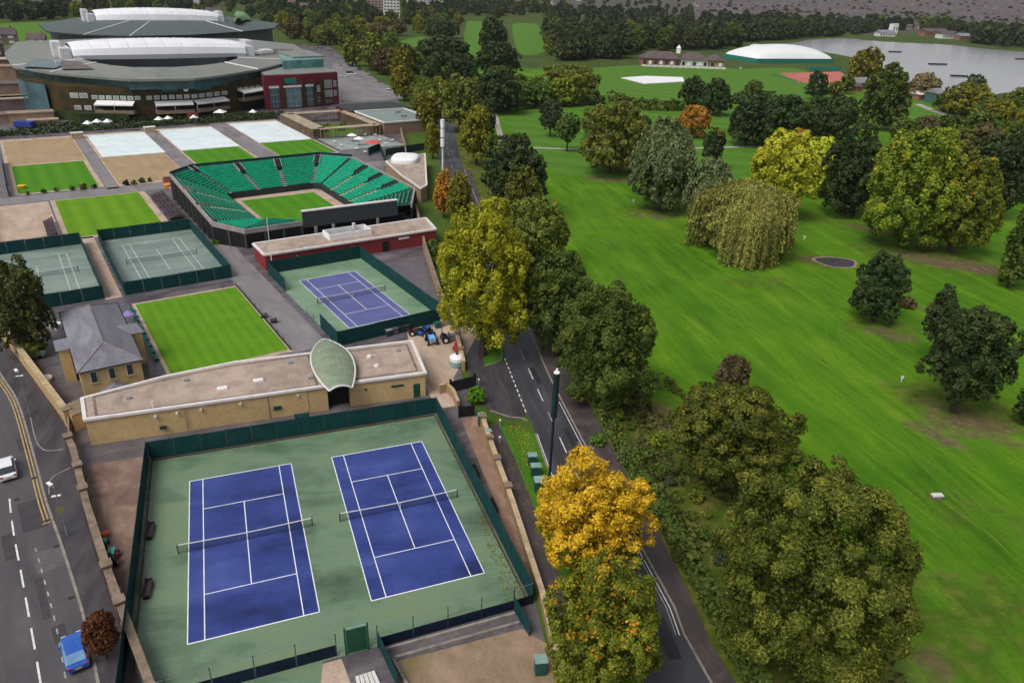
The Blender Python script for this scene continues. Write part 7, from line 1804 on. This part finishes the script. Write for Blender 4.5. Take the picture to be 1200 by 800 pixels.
P, N, S, T = crown_arrays(5, 1.8, 2.6, .3, .3); link('cuttings', leaf_mesh('cuttings', P, N, S, T, LEAF['olive']), t)
for sx in (-1, 1): MB().tube(Q(sx, -1, .3), Q(sx, 1, .3), .3, n=10).build('wheel', M['rubber'], t)
t = parasol('closed lilac parasol by the house end of the green benches', G(153, 381), simple('lilac', (.35, .25, .6), .7), .9, 2.4)
p = G(50, 452)
# row of green benches beside the striped lawn
for i in range(9):
    x, y = -33.9, 11.5 - i * 2.45
    t = thing('garden_bench', f'green slatted bench beside the striped lawn, {nth(i + 1)} from the lilac parasol', 'bench', m3(x, y), 'green benches beside the striped lawn')
    gb = simple('bench_green', (.02, .16, .13), .6) if i == 0 else gb
    for k in range(3): MB().box(*MF(x - .2 + k * .2, y), .42, .47, .16, 1.9, YM).build('slat', gb, t)
    for k in range(3): MB().box(*MF(x - .42, y), .55 + k * .16, .67 + k * .16, .05, 1.9, YM).build('slat', M['green_lid'] if k == 2 else gb, t)
    for s in (-.85, .85):
        MB().box(*MF(x, y + s), 0, .42, .6, .08, YM).build('leg', M['post'], t)
# bins and crates stored below the single blue court
for i, (px, py, c) in enumerate(((456, 393, (.03, .035, .05)), (463, 391, (.1, .1, .11)), (470, 389, (.02, .03, .035)), (477, 387.5, (.03, .035, .05)), (513, 384, (.02, .1, .09)), (520, 381, (.35, .27, .18)))):
    p = G(px, py); t = thing('storage_bin', 'dark lidded bin under the single blue court fence, %s from the pavilion' % nth(i + 1) if i < 4 else ('teal crate at the yard end of the blue court fence', 'buff crate at the yard corner by the wall')[i - 4], 'bin', p + (0,))
    bm = simple('bin_colour%d' % i, c, .6); MB().box(p[0], p[1], .05, .95, .95, .7, YM).build('bin_body', bm, t); MB().box(p[0], p[1], .951, 1.05, 1.02, .78, YM).build('lid', bm if i else M['metal'], t)
# railing along the striped lawn
fence('lawn_railing', 'low dark railing between the striped lawn and the tarmac path', [([m2(-16.2, -15), m2(-16.2, 14.8)], 1.1, .5, M['post'])], cat='railing')
# stacked dark bleachers beside the court lawns
def bleacher(label, x0, y0, x1, y1):
    t = thing('bleacher', label, 'bleacher', MF((x0 + x1) / 2, (y0 + y1) / 2) + (0,)); n_ = 4
    for i in range(n_):
        xa = x0 + (x1 - x0) * (i + .5) / n_; MB().box(*MF(xa, (y0 + y1) / 2), .55 + .22 * i, .65 + .22 * i, (x1 - x0) / n_ * .9, y1 - y0, YM).build('plank', M['bench'], t)
    for y in np.linspace(y0 + .4, y1 - .4, 5): MB().box(*MF((x0 + x1) / 2, y), 0, .54, (x1 - x0) * .95, .14, YM).build('support', M['dark'], t)
bleacher('long dark bleacher between the mown lawn and the stadium', -18.2, 61, -15.2, 84)
bleacher('short dark bleacher between sandy court and mown lawn', -42.4, 58, -40.4, 71)
p = MF(-9, 97.5); t = thing('planter_trough', 'long terracotta trough at the edge of the bare court', 'planter', p + (0,)); MB().box(p[0], p[1], 0, 1.1, 7.5, 1.2, YM).build('trough', simple('terracotta', (.38, .1, .05), .8), t); MB().box(p[0], p[1], 1.1, 1.3, 7.0, .9, YM).build('soil', M['bench'], t)
# court rollers and pots along paths near the single blue court
for k, (px, py, lb) in enumerate(((310, 372, 'beside the striped lawn railing'), (321, 378, 'on the tarmac path, below the other roller'))):
    p = G(px, py); t = thing('court_roller', 'dark court roller ' + lb, 'roller', p + (0,)); MB().tube((p[0] - .5, p[1] - .2, .4), (p[0] + .5, p[1] + .2, .4), .4, n=14).build('drum', M['bench'], t); MB().tube((p[0], p[1], .4), (p[0] + .3, p[1] - 1.2, 1.0), .04, n=5).build('handle', M['metal'], t)
# stone block on the fairway
p = G(1097, 584); t = thing('stone_seat', 'pale topped stone block alone on the open fairway', 'stone block', p + (0,)); MB().box(p[0], p[1], 0, .42, 1.25, .55, 8).build('block', simple('brown_stone', (.2, .13, .1), .85), t); MB().box(p[0], p[1], .42, .6, 1.3, .6, 8).build('top_slab', M['offwhite'], t)
for k, (px, py) in enumerate(((742, 238), (1056, 447), (942, 281))):
    p = G(px, py); t = thing('tee_marker', 'small white marker post on the fairway ' + ('near the silver willow', 'by the bare earth', 'beside the sand bunker')[k], 'marker', p + (0,)); MB().tube(p + (0,), p + (.8,), .07, n=6).build('post', M['white'], t); MB().box(p[0], p[1], .6, .95, .4, .08).build('sign_plate', M['white'], t)
for k, (px, py) in enumerate(((868, 785), (893, 800))):
    p = G(px, py); t = thing('marker_post', 'thin white post at the foot of the roadside hedge' + (', upper one', ', lower one')[k], 'post', p + (0,)); MB().tube(p + (0,), p + (1.1,), .06, n=6).build('post', M['white'], t); MB().lathe(p + (1.1,), [(.08, 0), (.02, .06)], 6).build('cap', M['white'], t)
p = n3(-9.3, -12); 
for k, (x, y, lb) in enumerate(((8.0, -20.5, 'white boards leaning by the front gate'),)):
    p = n3(8.0, -20.6); t = thing('timber_stack', lb + ' of the paired courts', 'timber stack', p)
    for i in range(5): MB().box(*n2(7.4 + i * .35, -20.6), .02, .12 + .02 * i, .28, 1.6, YN + 2 * i).build('board', M['offwhite'], t)


# ---------------------------------------------------------------- thin autumn air
hz = MB().box(500, 2900, -1.2, 175, 16000, 7800).build('haze', [])
m, nt, out = new_mat('thin_haze')
pv_ = nd(nt, 'ShaderNodeVolumePrincipled'); pv_.inputs['Color'].default_value = (.86, .88, .93, 1); pv_.inputs['Density'].default_value = 0.00004; pv_.inputs['Anisotropy'].default_value = 0.2
nt.links.new(pv_.outputs[0], out.inputs['Volume']); hz.data.materials.append(m)
tag(hz, kind='stuff')
